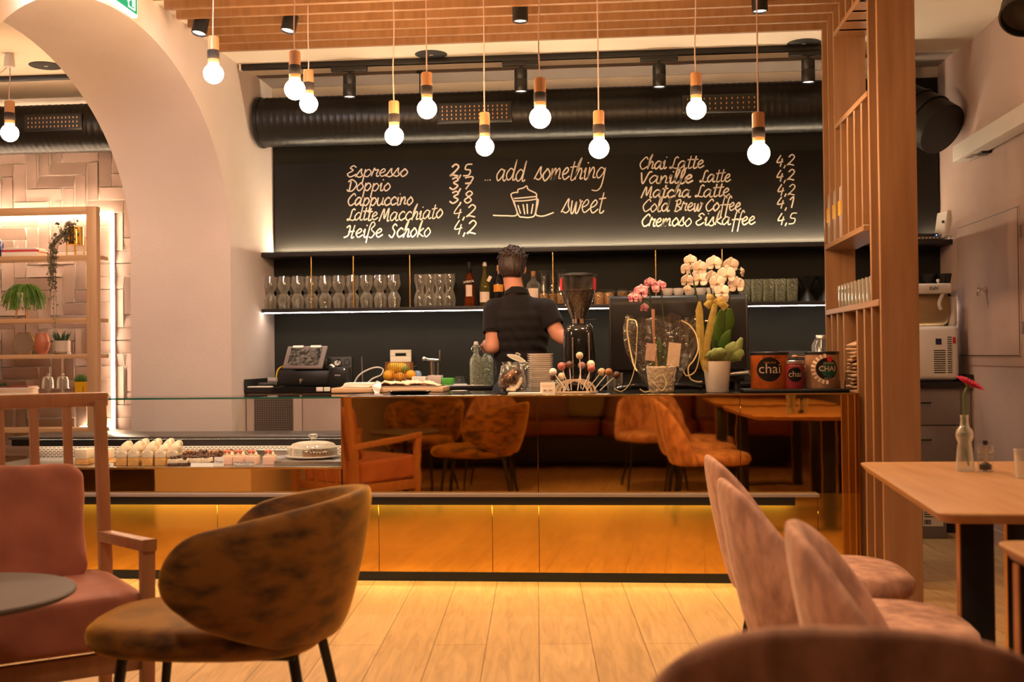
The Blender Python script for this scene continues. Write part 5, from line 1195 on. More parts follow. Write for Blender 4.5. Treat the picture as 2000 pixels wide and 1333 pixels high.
# espresso machine seen from its back
ym = 6.42; xa_, xb_ = X_(1190, 670, ym), X_(1462, 670, ym); zt_ = at(1325, 576, Y=ym).z
t = thing('espresso_machine', 'large dark espresso machine seen from behind on the bar counter', 'espresso machine', ((xa_ + xb_) / 2, 6.5, ZT))
zlo = at(1325, 722, Y=ym).z
pf = [(ym, zlo), (ym, zt_ - .055), (ym + .008, zt_ - .025), (ym + .028, zt_ - .006), (ym + .06, zt_), (6.80, zt_), (6.80, zlo)]
B().prism(pf, 'X', xa_ + .012, xb_ - .012).done('machine_body', mat('dark machine panel', (.009, .0065, .0065), .42, spec=.3), t, smooth=50)
pf2 = [(y - .004 if y < 6.7 else y + .004, z + .003) for y, z in pf]
for a in (xa_, xb_ - .014): B().prism(pf2, 'X', a, a + .014, .003).done('end_cheek', mat('machine cheek', (.022, .017, .017), .38), t, smooth=50)
B().box(xa_ + .02, xb_ - .02, ym + .03, 6.78, ZT + .045, zlo + .004).done('machine_base', 'black', t)
for x in (xa_ + .06, xb_ - .06):
    for y in (ym + .06, 6.74): B().cyl((x, y, ZT + .001), .018, .046, 16).done('foot', 'black', t)
B().tube([(X_(1425, 735, ym), ym + .02, at(1425, 732, Y=ym).z), (X_(1462, 728, ym), ym - .06, at(1460, 728, Y=ym).z)], [.012, .015], 14).done('steam_handle', 'steel', t)
B().tube(catmull([(X_(1205, 745, 6.2), 6.2, ZT + .012), (X_(1235, 750, 6.25), 6.2, ZT + .03), (X_(1270, 745, 6.3), 6.25, ZT + .02), (X_(1320, 745, 6.3), 6.25, ZT + .03), (X_(1370, 748, 6.3), 6.3, ZT + .015)], 6), .014, 10).done('hose', 'black_gloss', t)
t = thing('tray', 'flat black tray carrying the chai tins', 'tray', (X_(1555, 768, 5.9), 5.9, ZT)); B().box(X_(1450, 760, 5.9), X_(1652, 760, 5.9), 5.80, 6.06, ZT + .001, ZT + .018, .004).done('tray_plate', 'black', t)
for x in (X_(1640, 760, 5.8), X_(1650, 760, 5.8)): B().box(x, x + .004, 5.80, 5.806, ZT + .018, ZT + .06).done('rail_post', 'black', t)
# chai tins
def tin(px, pxw, pt, pb, Y, body, lid, lb, w_power=.55):
    x = X_(px, 730, Y); z0 = ZT + .019; z1 = at(px, pt, Y=Y - .05).z; hw = pxw * Y / FPX / 2
    t = thing('chai_tin', lb, 'tea tin', (x, Y, z0), 'chai tins on the counter')
    B().lathe([(0, 0), (hw - .002, 0), (hw, .003), (hw, z1 - z0), (0, z1 - z0)], (x, Y, z0), 48, sy=.8).done('tin_body', body, t)
    B().lathe([(hw + .0015, z1 - z0 - .008), (hw + .002, z1 - z0 - .006), (hw + .002, z1 - z0 + .006), (hw - .002, z1 - z0 + .009), (0, z1 - z0 + .009)], (x, Y, z0), 48, sy=.8).done('lid', lid, t)
    return t, x, Y, z0, z1, hw
def on_tin(x, Y, hw, u, z, out=.0012): return Vector((x + u, Y - .8 * math.sqrt(max(hw * hw - u * u, 1e-6)) - out, z))
def tin_disc(t, x, Y, hw, cu, cz, r_, m, nm, out=.001):
    b = B(); ctr = b.bm.verts.new(on_tin(x, Y, hw, cu, cz, out)); prev = None; rings = []
    for k in range(1, 7):
        rings.append([b.bm.verts.new(on_tin(x, Y, hw, cu + r_ * k / 6 * math.cos(a), cz + r_ * k / 6 * math.sin(a), out)) for a in [2 * PI * i / 40 for i in range(40)]])
    for i in range(40): b.bm.faces.new([ctr, rings[0][i], rings[0][(i + 1) % 40]])
    for p_, q_ in zip(rings[:-1], rings[1:]):
        for i in range(40): b.bm.faces.new([p_[i], q_[i], q_[(i + 1) % 40], p_[(i + 1) % 40]])
    return b.done(nm, m, t)
def tin_text(t, x, Y, hw, s, size, cu, cz, m, out=.0022, bold=0.0):
    o = text(s, size, (0, 0, 0), (1, 0, 0), (0, 0, 1), 'tin_lettering', m, t, .0002, bold=bold)
    off = Vector(t.location)
    for v in o.data.vertices:
        c = v.co + off; u = cu + c.x; q = on_tin(x, Y, hw, max(-hw * .97, min(hw * .97, u)), cz + c.z, out + (.0002 - c.y) * .0); v.co = q - off
    return o
t, x, Y, z0, z1, hw = tin(1503, 72, 691, 765, 5.93, 'orange_tin', 'black', 'large orange chai tin left of the small pink one')
tin_disc(t, x, Y, hw, -.010, z0 + .100, .062, 'label_dark', 'round_label')
tin_text(t, x, Y, hw, 'chai', .072, -.008, z0 + .102, 'label_cream'); tin_text(t, x, Y, hw, 'DAVID RIO', .018, .0, z0 + .160, 'label_dark'); tin_text(t, x, Y, hw, 'TIGER SPICE', .011, -.008, z0 + .134, 'orange_text')
t, x, Y, z0, z1, hw = tin(1550, 38, 708, 765, 5.90, 'pink_tin', 'steel', 'small raspberry pink chai tin between the two large tins')
tin_disc(t, x, Y, hw, .002, z0 + .072, .037, 'label_dark', 'round_label')
tin_text(t, x, Y, hw, 'chai', .043, .002, z0 + .074, 'label_cream'); tin_text(t, x, Y, hw, 'DAVID RIO', .011, .002, z0 + .117, 'label_cream')
t, x, Y, z0, z1, hw = tin(1606, 64, 690, 762, 5.95, 'tan_tin', 'black', 'large tan chai tin with green badge beside the oak divider')
tin_disc(t, x, Y, hw, .012, z0 + .10, .055, 'label_dark', 'round_label', .0008); tin_disc(t, x, Y, hw, .024, z0 + .098, .043, mat('bottle green badge', (.01, .06, .035), .5), 'badge')
tin_disc(t, x, Y, hw, .026, z0 + .150, .014, 'red', 'red_badge')
tin_text(t, x, Y, hw, 'CHAI', .037, .014, z0 + .10, 'label_cream', bold=.001); tin_text(t, x, Y, hw, 'POWER', .016, .022, z0 + .128, 'label_cream'); tin_text(t, x, Y, hw, 'MATCHA', .014, .026, z0 + .050, 'label_cream')
b = B()
for i in range(11):
    a = PI * .55 + PI * .95 * i / 10
    for r0_, r1_ in ((.058, .078),):
        u0, w0 = .012 + r0_ * math.cos(a), z0 + .10 + r0_ * math.sin(a); u1, w1 = .012 + r1_ * math.cos(a), z0 + .10 + r1_ * math.sin(a)
        if w0 < z0 + .01 or u1 < -hw * .95: continue
        b.ribbon([on_tin(x, Y, hw, u0, w0, .0016), on_tin(x, Y, hw, u1, w1, .0016)], .013, .0003, (0, -1, 0))
b.done('paper_scrap_print', 'label_cream', t)
# wrapped sachets between the tins
for i, px_ in enumerate((1532, 1570)):
    x = X_(px_, 740, 6.0); b = B(); b.grid(lambda u, v: Vector((x - .03 + .06 * u, 6.0 + .012 * noise.noise(Vector((u * 7, v * 5, i))), ZT + .019 + (.125 + .008 * math.sin(u * 9)) * v)), 14, 14)
    o = single(b, 'foil_sachet', 'chrome', 'silvery foil sachet standing %s' % ('left of the small pink tin' if i == 0 else 'right of the small pink tin'), 'sachet', smooth=80); m_ = o.modifiers.new('thickness', 'SOLIDIFY'); m_.thickness = .004
single(B().ball(at(1552, 697, Y=6.15), .012, 12, (1.4, 1, .8)).tube([at(1556, 697, Y=6.15), at(1600, 699, Y=6.2), at(1640, 704, Y=6.2)], .004, 8), 'wooden_spoon', 'holder_wood', 'pale wooden honey spoon lying behind the pink tin', 'spoon')
# things in the divider niches
pz = at(1650, 690, X=XP + .02)
yb0 = SL[3] + .06
b = B().rbox((XP + .10, SL[5] + .085, 1.10), (.012, .10, .30), (0, .05, 0), .002); t = single(b, 'clipboard', mat('tan leather board', (.42, .20, .10), .5), 'tan board standing in the lower niche of the divider', 'board', base=(XP + .1, SL[5], .952))
for i in range(13):
    z = .957 + .0205 * i; q = random.Random(i)
    b = B().rbox((XP + .064 + q.uniform(-.004, .006), SL[4] + .05 + q.uniform(-.02, .03), z + .004), (.12, .17, .012), (.0, -.18 - .02 * i, q.uniform(-.15, .15)), .003)
    single(b, 'paper_bag', 'cardboard', 'folded kraft paper bag, %s from the bottom of the niche in the oak divider' % ORD[i], 'paper bag', 'paper bags in the divider niche')
for i in range(10):
    y = SL[2] + .06 + .088 * i
    o = single(B().lathe([(0, 0), (.026, 0), (.029, .003), (.036, .13), (.0345, .13), (.0275, .008), (0, .008)], (XP + .075, y, 1.3928), 24), 'drinking_glass', 'glass', 'tall clear glass in the divider niche, %s from the front post' % ORD[i], 'glass', 'glasses in the divider niche', base=(XP + .075, y, 1.393))
for i, y in enumerate((SL[5] + .10, SL[6] + .095, SL[7] + .095)):
    x = XP + .068; z = 1.767
    t = thing('coffee_bag', 'silver grey coffee bag with gold label, %s of three between the divider slats' % ('nearest', 'middle', 'rearmost')[i], 'coffee bag', (x, y, z), 'coffee bags in the divider')
    def f(u, v):
        a = 2 * PI * u; k = 1 - .75 * max(0, (v - .65) / .35) ** 1.3
        return Vector((x + .062 * math.copysign(abs(math.cos(a)) ** .5, math.cos(a)), y + .044 * k * math.copysign(abs(math.sin(a)) ** .6, math.sin(a)), z + .003 + .27 * v))
    b = B(); b.grid(f, 24, 14, cu=True); b.box(x - .058, x + .058, y - .004, y + .004, z + .262, z + .282, .002); b.done('bag_body', 'bag', t, smooth=60)
    B().box(x - .064, x - .0615, y - .035, y + .035, z + .12, z + .20).box(x - .06, x + .04, y - .0455, y - .044, z + .11, z + .19).done('gold_label', 'yellow_pot', t)

# ------------------------------------------------------------------ orchids
def petal(b, mt, L, w_, cup, base=.12, nu=9, nv=7):
    """a round petal growing along +z of mt from its root"""
    def f(u, v):
        t = v; wd = w_ * (math.sin(PI * min(1, (t * .93 + .05))) ** .62) * (base + (1 - base) * min(1, t * 2.2))
        x = (2 * u - 1) * wd; z = L * t
        y = -cup * (t * t) * L + .30 * x * x / max(w_, 1e-4) * .6
        return mt @ Vector((x, y, z))
    b.grid(f, nu, nv)
def flower(par, c, size, yaw, pitch, m, lipm, lbl=None, small=False):
    base = Matrix.Translation(c) @ Matrix.Rotation(yaw, 4, 'Z') @ Matrix.Rotation(pitch, 4, 'X')
    b = B(); r_ = size / 2
    for a, L, w_ in ((0, 1.06, .46), (PI * .70, 1.0, .44), (-PI * .70, 1.0, .44)): petal(b, base @ Matrix.Rotation(a, 4, 'Y'), r_ * L, r_ * w_, .12)
    for a in (PI * .42, -PI * .42): petal(b, base @ Matrix.Translation((0, -.004, 0)) @ Matrix.Rotation(a * .86, 4, 'Y'), r_ * 1.05, r_ * .66, .18, .3)
    fl = b.done('flower', m, par, smooth=80)
    md = fl.modifiers.new('thickness', 'SOLIDIFY'); md.thickness = .0012
    b = B(); mt = base @ Matrix.Translation((0, -.006, -.05 * r_))
    b.ball(mt @ Vector((0, -.004, 0)), r_ * .13, 10); petal(b, mt @ Matrix.Rotation(PI, 4, 'Y') @ Matrix.Rotation(-.6, 4, 'X'), r_ * .38, r_ * .16, -.5)
    for s in (-1, 1): petal(b, mt @ Matrix.Rotation(s * 1.9, 4, 'Y') @ Matrix.Rotation(-.5, 4, 'X'), r_ * .24, r_ * .12, -.4)
    b.done('lip', lipm, fl, smooth=80)
def blade(b, pts, ws, cup=.25, nrm=(0, -1, 0), nv=9):
    P = catmull(pts, 6); n = len(P)
    W_ = [ws[min(int(i / (n - 1) * (len(ws) - 1)), len(ws) - 2)] * (1 - (i / (n - 1) * (len(ws) - 1)) % 1.0) + ws[min(int(i / (n - 1) * (len(ws) - 1)) + 1, len(ws) - 1)] * ((i / (n - 1) * (len(ws) - 1)) % 1.0) for i in range(n)]
    W_[-1] = ws[-1]
    def f(u, v):
        i = min(n - 1, int(round(u * (n - 1)))); t = (P[min(i + 1, n - 1)] - P[max(i - 1, 0)]).normalized(); sd = t.cross(Vector(nrm)).normalized(); nn = sd.cross(t)
        k = 2 * v - 1
        return P[i] + sd * k * W_[i] / 2 - nn * cup * W_[i] * (k * k - 1) * .5
    b.grid(f, n, nv)
def solid(o, th): m_ = o.modifiers.new('thickness', 'SOLIDIFY'); m_.thickness = th; m_.offset = 0; return o

yo = 5.93
p = at(1401, 767, Y=yo); xo = p.x
t = thing('white_orchid', 'white orchid with yellow organza bow in a white pot on the counter', 'orchid', (xo, yo, ZT))
def o1(zx, zy, Y=yo): return at(1180 + zx / 4.443, 480 + zy / 4.443, Y=Y)
rt_, rb_ = 27 * yo / FPX, 21 * yo / FPX; ph = o1(985, 1005).z - ZT
B().lathe([(0, 0), (rb_ - .004, 0), (rb_, .004), (rt_, ph - .003), (rt_ + .001, ph), (rt_ - .004, ph), (rt_ - .006, ph - .02), (0, ph - .02)], (xo, yo, ZT + .001), 48).done('pot', 'porcelain', t)
B().lathe([(0, ph - .018), (rt_ - .007, ph - .018)], (xo, yo, ZT + .001), 32).done('bark_soil', 'biscuit', t)
for pts in ([(930, 1010), (880, 760), (800, 420), (760, 250), (740, 180)], [(990, 1010), (960, 700), (930, 400), (915, 300), (900, 190)], [(1020, 1010), (1060, 640), (1090, 420), (1085, 300), (1090, 200), (1190, 215)], [(975, 1000), (945, 600), (958, 400), (960, 300)]):
    B().tube(catmull([o1(a, c, yo + .02) for a, c in pts], 6), .0042, 8).done('flower_stem', 'stem', t)
FL = [(748, 135, 105), (708, 205, 100), (830, 195, 120), (955, 155, 125), (1097, 170, 125), (1192, 235, 85), (826, 290, 150), (716, 305, 105), (728, 378, 70), (925, 275, 110), (978, 325, 125), (1068, 255, 150), (1150, 345, 135), (1022, 400, 120), (1030, 455, 95)]
q = random.Random(11)
for i, (a, c, s_) in enumerate(FL):
    pos = o1(a, c, yo - .02 + .045 * math.sin(i * 2.3)); flower(t, pos, s_ / 4.443 * yo / FPX * 1.08, q.uniform(-.45, .45) if i != 5 else 1.2, q.uniform(-.15, .35), 'petal', 'lip_y')
for pts, ws in (([(1000, 1010), (985, 850), (990, 700), (1040, 540)], (.03, .06, .075, .012)), ([(1010, 1010), (1040, 800), (1080, 650), (1090, 545)], (.03, .055, .07, .015)), ([(1000, 1010), (1020, 900), (1060, 800), (1095, 735)], (.03, .06, .055, .012)), ([(985, 1005), (975, 840), (990, 680), (1010, 560)], (.03, .05, .05, .01))):
    b = B(); k = len(ws); blade(b, [o1(a, c, yo - .03 + .02 * (k - j)) for j, (a, c) in enumerate(pts)], ws, .3); solid(b.done('leaf', 'leaf', t, smooth=80), .002)
for pts, r_ in (([(875, 1090), (860, 1000), (835, 800), (825, 560), (828, 485)], (.010, .017, .020, .019, .006)), ([(885, 1090), (885, 960), (900, 800), (935, 640), (960, 520), (965, 490)], (.010, .018, .019, .019, .015, .006))):
    P = [o1(a, c, yo - .045) for a, c in pts]
    B().tube(P, list(r_), 14, flat=.7).done('organza_wrap', 'organza', t, smooth=70)
for i, (a, c, ang) in enumerate(((900, 520, 2.3), (905, 460, 2.9), (1020, 490, -.2), (1040, 530, -.6))):
    ctr = o1(958, 485, yo - .075); tip = o1(a + (a - 958) * .25, c + (c - 485) * .3, yo - .085)
    b = B(); blade(b, [ctr, ctr.lerp(tip, .5) + Vector((0, -.012, .008)), tip], (.010, .036, .040), .4); solid(b.done('bow_loop', 'organza', t, smooth=80), .001)
B().ball(o1(958, 487, yo - .08), .009, 12).done('bow_knot', 'organza', t)
for (a0, c0, a1, c1, w_) in ((985, 1005, 930, 910, .075), (1000, 1005, 990, 890, .085), (1060, 1000, 1140, 840, .07), (1090, 1000, 1215, 930, .08), (1080, 1000, 1170, 860, .07), (1120, 1000, 1195, 800, .05), (920, 1000, 900, 930, .06)):
    A, C_ = o1(a0, c0, yo - .02), o1(a1, c1, yo - .065); b = B(); blade(b, [A, A.lerp(C_, .5) + Vector((0, -.02, .012)), C_], (.03, w_, w_ * .25), .35); solid(b.done('organza_leaf', 'organza_green', t, smooth=80), .001)
B().ball(o1(895, 655, yo - .05), .008, 8, (1.8, .5, .6)).done('glass_bead', 'chrome', t)

p = at(1292, 767, Y=yo); xo2 = p.x
t = thing('pink_orchid', 'pink speckled orchid in clear cellophane wrap with curled pale ribbons', 'orchid', (xo2, yo, ZT))
ph2 = o1(500, 1050).z - ZT
B().lathe([(0, 0), (.056, 0), (.064, .008), (.072, ph2 * .6), (.078, ph2 - .004), (.074, ph2), (0, ph2 - .006)], (xo2, yo + .01, ZT + .001), 36).done('straw_pot', 'straw', t)
b = B(); q = random.Random(3)
for i in range(60):
    a = q.uniform(-2.6, -.5); z = q.uniform(.01, ph2); r_ = .066 + .012 * z / ph2 + .003; a2 = a + q.uniform(-.5, .5); z2 = z + q.uniform(-.02, .03)
    b.tube([(xo2 + r_ * math.cos(a), yo + .01 + r_ * math.sin(a), ZT + z), (xo2 + (r_ + .008) * math.cos((a + a2) / 2), yo + .01 + (r_ + .008) * math.sin((a + a2) / 2), ZT + (z + z2) / 2 + .004), (xo2 + r_ * math.cos(a2), yo + .01 + r_ * math.sin(a2), ZT + max(.004, z2))], .0014, 5)
b.done('wood_wool', 'straw', t)
for pts in ([(455, 1060), (440, 740), (408, 560), (395, 400), (395, 340)], [(560, 1060), (525, 740), (505, 520), (498, 400), (490, 360)], [(410, 570), (400, 490), (340, 460), (345, 530)], [(398, 420), (340, 400), (290, 440), (250, 460)]):
    B().tube(catmull([o1(a, c, yo) for a, c in pts], 6), .0038, 8).done('flower_stem', 'stem', t)
for i, (a, c, s_) in enumerate(((400, 330, 105), (485, 355, 105), (325, 405, 130), (255, 455, 95), (345, 540, 80), (300, 460, 70), (450, 380, 70))):
    flower(t, o1(a, c, yo - .02 + .02 * math.sin(i * 2)), s_ / 4.443 * yo / FPX, q.uniform(-.4, .4), q.uniform(-.1, .4), 'petal_pink', 'lip')
for pts, w_ in (([(470, 1050), (480, 900), (470, 800)], .045), ([(540, 1050), (560, 930), (600, 820)], .045), ([(430, 1050), (410, 930), (400, 870)], .04)):
    b = B(); blade(b, [o1(a, c, yo + .01) for a, c in pts], (.02, w_, .008), .3); solid(b.done('leaf', 'leaf_dark', t, smooth=80), .002)
for (a0, c0, a1, c1) in ((360, 850, 450, 1000), (550, 845, 660, 1045)):
    A, C_ = o1(a0, c0, yo - .035), o1(a1, c1, yo - .035); B().rbox((A + C_) / 2, (abs(C_.x - A.x), .0012, abs(A.z - C_.z)), (0, .12, 0)).done('gift_card', mat('pale card print', (.66, .46, .36), .7, var=(.58, .38, .30), vscale=60) if a0 == 360 else 'label_cream', t)
B().tube([o1(455, 1050, yo - .02), o1(430, 760, yo - .02), o1(425, 552, yo - .02)], [.006, .007, .009], 10).done('support_stick', 'chair_wood', t)
def cello(u, v):
    a = 2 * PI * u; ztop = o1(0, 640).z - ZT
    k = v ** .75
    ru = 1 + (.10 * math.sin(5 * a + 1) + .06 * math.sin(11 * a + 2 + 3 * v) + .04 * math.sin(23 * a)) * (.25 + v)
    rx = (.066 + .125 * math.sin(min(1, v * 1.15) * PI / 2)) * ru; ry = (.066 + .055 * k) * ru
    if v > .85: rx *= 1 - .10 * (v - .85) / .15
    zz_ = .02 + (ztop - .02) * v + .018 * math.sin(4 * a + .5) * v + .012 * math.sin(9 * a) * v
    return Vector((xo2 - .004 + rx * math.cos(a) , yo + .01 + ry * math.sin(a), ZT + zz_))
b = B(); b.grid(cello, 90, 22, cu=True); b.done('cellophane_wrap', 'cellophane', t, smooth=20)
for pts, w_ in (([(205, 640), (200, 740), (225, 900), (255, 1030), (285, 1090)], .007), ([(285, 700), (270, 650), (210, 640)], .006), ([(290, 690), (280, 900), (265, 1060), (220, 1200), (150, 1265), (85, 1240)], .0035),
                ([(670, 650), (740, 690), (800, 780), (815, 900), (780, 990), (730, 1060), (745, 1150), (800, 1180), (850, 1180)], .007), ([(690, 1095), (720, 1130), (790, 1090), (825, 960), (825, 800)], .006), ([(310, 1245), (350, 1270), (400, 1262)], .006), ([(440, 1160), (500, 1120), (540, 1190), (500, 1260), (440, 1200), (400, 1180)], .004)):
    P = [o1(a, c, yo - .10 + .015 * math.sin(j)) for j, (a, c) in enumerate(pts)]
    for v in P: v.z = max(v.z, ZT + .004)
    B().ribbon(catmull(P, 7), w_, .0006, (.25, -1, 0)).done('ribbon', 'ribbon', t, smooth=60)

# ------------------------------------------------------------------ the barista
def cap(b, p0, p1, r0, r1, seg=16):
    p0, p1 = Vector(p0), Vector(p1); ax = p1 - p0; L = ax.length
    if L < 1e-5: b.ball(p0, r0, seg); return b
    pr = [(0, -r0)] + [(r0 * math.cos(a), r0 * math.sin(a)) for a in [-PI / 2 + PI / 2 * i / 5 for i in range(1, 6)]] + [(r1 * math.cos(a), L + r1 * math.sin(a)) for a in [PI / 2 * i / 5 for i in range(0, 5)]] + [(0, L + r1)]
    return b.lathe(pr, p0, seg, ax.normalized())
def fuse(b, voxel, smooth_n=4):
    bmesh.ops.recalc_face_normals(b.bm, faces=b.bm.faces)
    me = bpy.data.meshes.new('tmp'); b.bm.to_mesh(me); b.bm.free(); o = bpy.data.objects.new('tmp', me); COL.objects.link(o)
    md = o.modifiers.new('r', 'REMESH'); md.mode = 'VOXEL'; md.voxel_size = voxel; md.adaptivity = 0
    if smooth_n: s_ = o.modifiers.new('s', 'SMOOTH'); s_.iterations = smooth_n; s_.factor = .5
    bpy.context.view_layer.update()
    m2 = bpy.data.meshes.new_from_object(o.evaluated_get(bpy.context.evaluated_depsgraph_get()))
    bpy.data.objects.remove(o); bpy.data.meshes.remove(me)
    r = B(); r.bm.from_mesh(m2); bpy.data.meshes.remove(m2); return r
def ell(b, c, rx, ry, rz, rot=None): return b.ball(c, 1.0, 24, (rx, ry, rz), rot)
YM = 6.95
hc = at(1000.5, 522, Y=YM + .03)               # head centre
neck = at(1004, 572, Y=YM + .005); c7 = at(1009, 590, Y=YM - .005); pelv = at(1019, 715, Y=YM + .03)
sl = at(967, 605, Y=YM + .0); sr = at(1066, 605, Y=YM + .0); el = at(962, 678, Y=YM - .06); er = at(1090, 655, Y=YM - .05)
hl = at(950, 672, Y=YM + .30); hr = at(1122, 672, Y=YM - .16)
per = thing('person', 'barista with short dark hair in a dark polo shirt seen from behind at the worktop', 'person', (pelv.x, YM, 0))
hip = Vector((pelv.x, YM + .02, .93)); 
bb = B()
tilt = Matrix.Rotation(math.radians(16), 4, 'X') @ Matrix.Rotation(math.radians(-3), 4, 'Y')
tilt = Matrix.Rotation(math.radians(-14), 4, 'X') @ Matrix.Rotation(math.radians(3), 4, 'Y')
def hp_(x, y, z): return hc + tilt @ Vector((x, y, z))
ell(bb, hp_(0, -.005, .015), .076, .094, .100, tilt); ell(bb, hp_(0, .03, -.06), .056, .062, .065, tilt)
ell(bb, hp_(0, .088, -.025), .012, .020, .018, tilt); ell(bb, hp_(0, .070, -.072), .024, .012, .010, tilt); ell(bb, hp_(0, .072, -.102), .022, .016, .016, tilt)
for s in (-1, 1): ell(bb, hp_(s * .080, -.006, -.018), .010, .019, .032, tilt @ Matrix.Rotation(s * .3, 4, 'Z'))
cap(bb, hp_(0, -.012, -.05), c7 + Vector((0, .01, -.02)), .057, .064)
ches = c7.lerp(pelv, .28)
for f, rx, ry in ((.12, .105, .072), (.27, .160, .100), (.45, .165, .108), (.65, .155, .103), (.85, .15, .10), (1.0, .155, .105)): ell(bb, c7.lerp(Vector((pelv.x, YM + .02, pelv.z)), f), rx, ry, .07 if f < .2 else .10)
ell(bb, pelv, .150, .100, .10); ell(bb, hip, .150, .108, .10)
for s, S_ in ((1, sl), (-1, sr)): cap(bb, c7 + Vector((0, .01, -.045)), S_, .065, .058)
for S_, E_, H_ in ((sl, el, hl), (sr, er, hr)):
    cap(bb, S_, E_, .056, .046); cap(bb, E_, E_.lerp(H_, .35), .046, .045); cap(bb, E_.lerp(H_, .35), H_, .045, .029)
def hand(b, w_, d, side, up, curl):
    """palm from the wrist along d, five fingers, thumb on the side"""
    d = Vector(d).normalized(); s = Vector(side); s = (s - d * s.dot(d)).normalized(); n = d.cross(s) * (1 if up > 0 else -1)
    for k in (-.024, -.008, .008, .024): cap(b, w_ + s * k * .7, w_ + d * .075 + s * k, .0155, .0125)
    for k, L in ((-.027, .062), (-.009, .074), (.009, .078), (.027, .068)):
        p_ = w_ + d * .078 + s * k; dd = d
        for j, (fr, rr_) in enumerate(((.45, .0092), (.32, .0085), (.25, .0078))):
            dd = (dd * math.cos(curl) + n * math.sin(curl)).normalized(); q_ = p_ + dd * L * fr; cap(b, p_, q_, rr_, rr_ * .93, 10); p_ = q_
    p_ = w_ + d * .02 + s * .024
    for j, (L, rr_) in enumerate(((.038, .0115), (.03, .0098), (.024, .0088))):
        dd = (d * .7 + s * (.75 - .3 * j) + n * (.25 + .3 * j)).normalized(); q_ = p_ + dd * L; cap(b, p_, q_, rr_, rr_ * .93, 10); p_ = q_
hand(bb, hl, (hl - el) + Vector((-.01, .05, -.02)), (1, 0, .4), 1, .62); hand(bb, hr, (hr - er) + Vector((.02, -.02, 0)), (-.3, .6, .6), 1, .55)
for s in (-1, 1):
    hj = hip + Vector((s * .09, 0, -.02)); kn = Vector((hip.x + s * .10, YM + .03, .50)); an = Vector((hip.x + s * .105, YM - .0, .085))
    cap(bb, hj, kn, .088, .058); cap(bb, kn, kn.lerp(an, .35), .056, .058); cap(bb, kn.lerp(an, .35), an, .058, .040); cap(bb, an + Vector((0, .0, -.03)), an + Vector((s * .02, .17, -.045)), .045, .036)
fb = fuse(bb, .0072, 3); body = fb.mesh('body', Vector(per.location), smooth=80); o = bpy.data.objects.new('body', body); COL.objects.link(o); body.materials.append(M['skin']); o.parent = per
# polo shirt
bb = B(); PX = Vector((pelv.x, YM + .02, pelv.z))
for f, rx, ry in ((.05, .115, .090), (.14, .150, .104), (.25, .185, .122), (.38, .192, .128), (.52, .188, .126), (.68, .180, .122), (.85, .172, .118), (1.0, .172, .12), (1.12, .174, .122)): ell(bb, c7.lerp(PX, f), rx, ry, .085)
for S_, E_ in ((sl, el), (sr, er)):
    cap(bb, c7 + Vector((0, .01, -.045)), S_, .084, .070); cap(bb, S_, S_.lerp(E_, .14), .073, .071)
sb = fuse(bb, .0085, 5)
def cut(b, p_, n_): bmesh.ops.bisect_plane(b.bm, geom=list(b.bm.verts) + list(b.bm.edges) + list(b.bm.faces), plane_co=p_, plane_no=n_, clear_outer=True)
# sleeve ends: trim only the arm beyond the hem plane
for S_, E_ in ((sl, el), (sr, er)):
    dn = (E_ - S_).normalized(); k = S_.lerp(E_, .60)
    x_ = dn.cross(Vector((0, 1, 0))).normalized(); y_ = dn.cross(x_); L_ = (E_ - S_).length * .6
    def slv(u, v):
        a = 2 * PI * u; t_ = (v - .22) / .78
        if t_ < 0: ph = t_ / -.22 * .78 * PI / 2; r_, h_ = .072 * math.cos(min(ph, PI / 2 - .02)), -.06 * math.sin(ph)
        else: r_, h_ = .0725 - .006 * t_, L_ * t_
        r_ += .0028 * noise.noise(Vector((math.cos(a) * 1.5, math.sin(a) * 1.5, h_ * 14)))
        return S_ + (x_ * math.cos(a) + y_ * math.sin(a)) * r_ + dn * h_
    sv = B(); sv.grid(slv, 36, 20, cu=True); solid(sv.done('sleeve', 'polo', per, smooth=80), .003)
nk = c7 + Vector((0, .01, .045))
dl = [v for v in sb.bm.verts if v.co.z > nk.z + (v.co.y - nk.y) * -.25]; bmesh.ops.delete(sb.bm, geom=dl, context='VERTS')
cut(sb, (0, 0, hip.z + .0), (0, 0, -1))
bmesh.ops.recalc_face_normals(sb.bm, faces=sb.bm.faces)
sb.bm.normal_update()
for v in sb.bm.verts:                       # pull folds running from the right shoulder blade to the waist
    d = v.co - c7; s_ = d.x * .80 + d.z * .60
    w_ = max(0, min(1, (-d.z - .06) / .22)) * (1 if v.co.y < YM + .03 else .3)
    f = .0075 * math.sin(s_ * 95 + 5 * noise.noise(v.co * 5)) * w_ * max(.15, min(1, .5 + d.x * 4)) + .004 * noise.noise(v.co * 14)
    v.co += v.normal * f
me = sb.mesh('polo_shirt', Vector(per.location), smooth=80); o = bpy.data.objects.new('polo_shirt', me); COL.objects.link(o); me.materials.append(M['polo']); o.parent = per
o.modifiers.new('thickness', 'SOLIDIFY').thickness = .003
col = B(); R_ = [(nk + Vector((.074 * math.cos(a), .010 + .072 * math.sin(a), .010 - .022 * math.sin(a) ** 3 - .012))) for a in [2 * PI * i / 36 for i in range(36)]]
def colf(u, v):
    i = u * 36; a = 2 * PI * u; c = nk + Vector((0, .008, -.012 - .018 * math.sin(a))); r_ = .068 + .014 * (1 - v)
    return c + Vector((r_ * math.cos(a), r_ * math.sin(a), .042 * v))
col.grid(colf, 48, 5, cu=True); cl = col.done('collar', 'polo', per, smooth=80); solid(cl, .006)
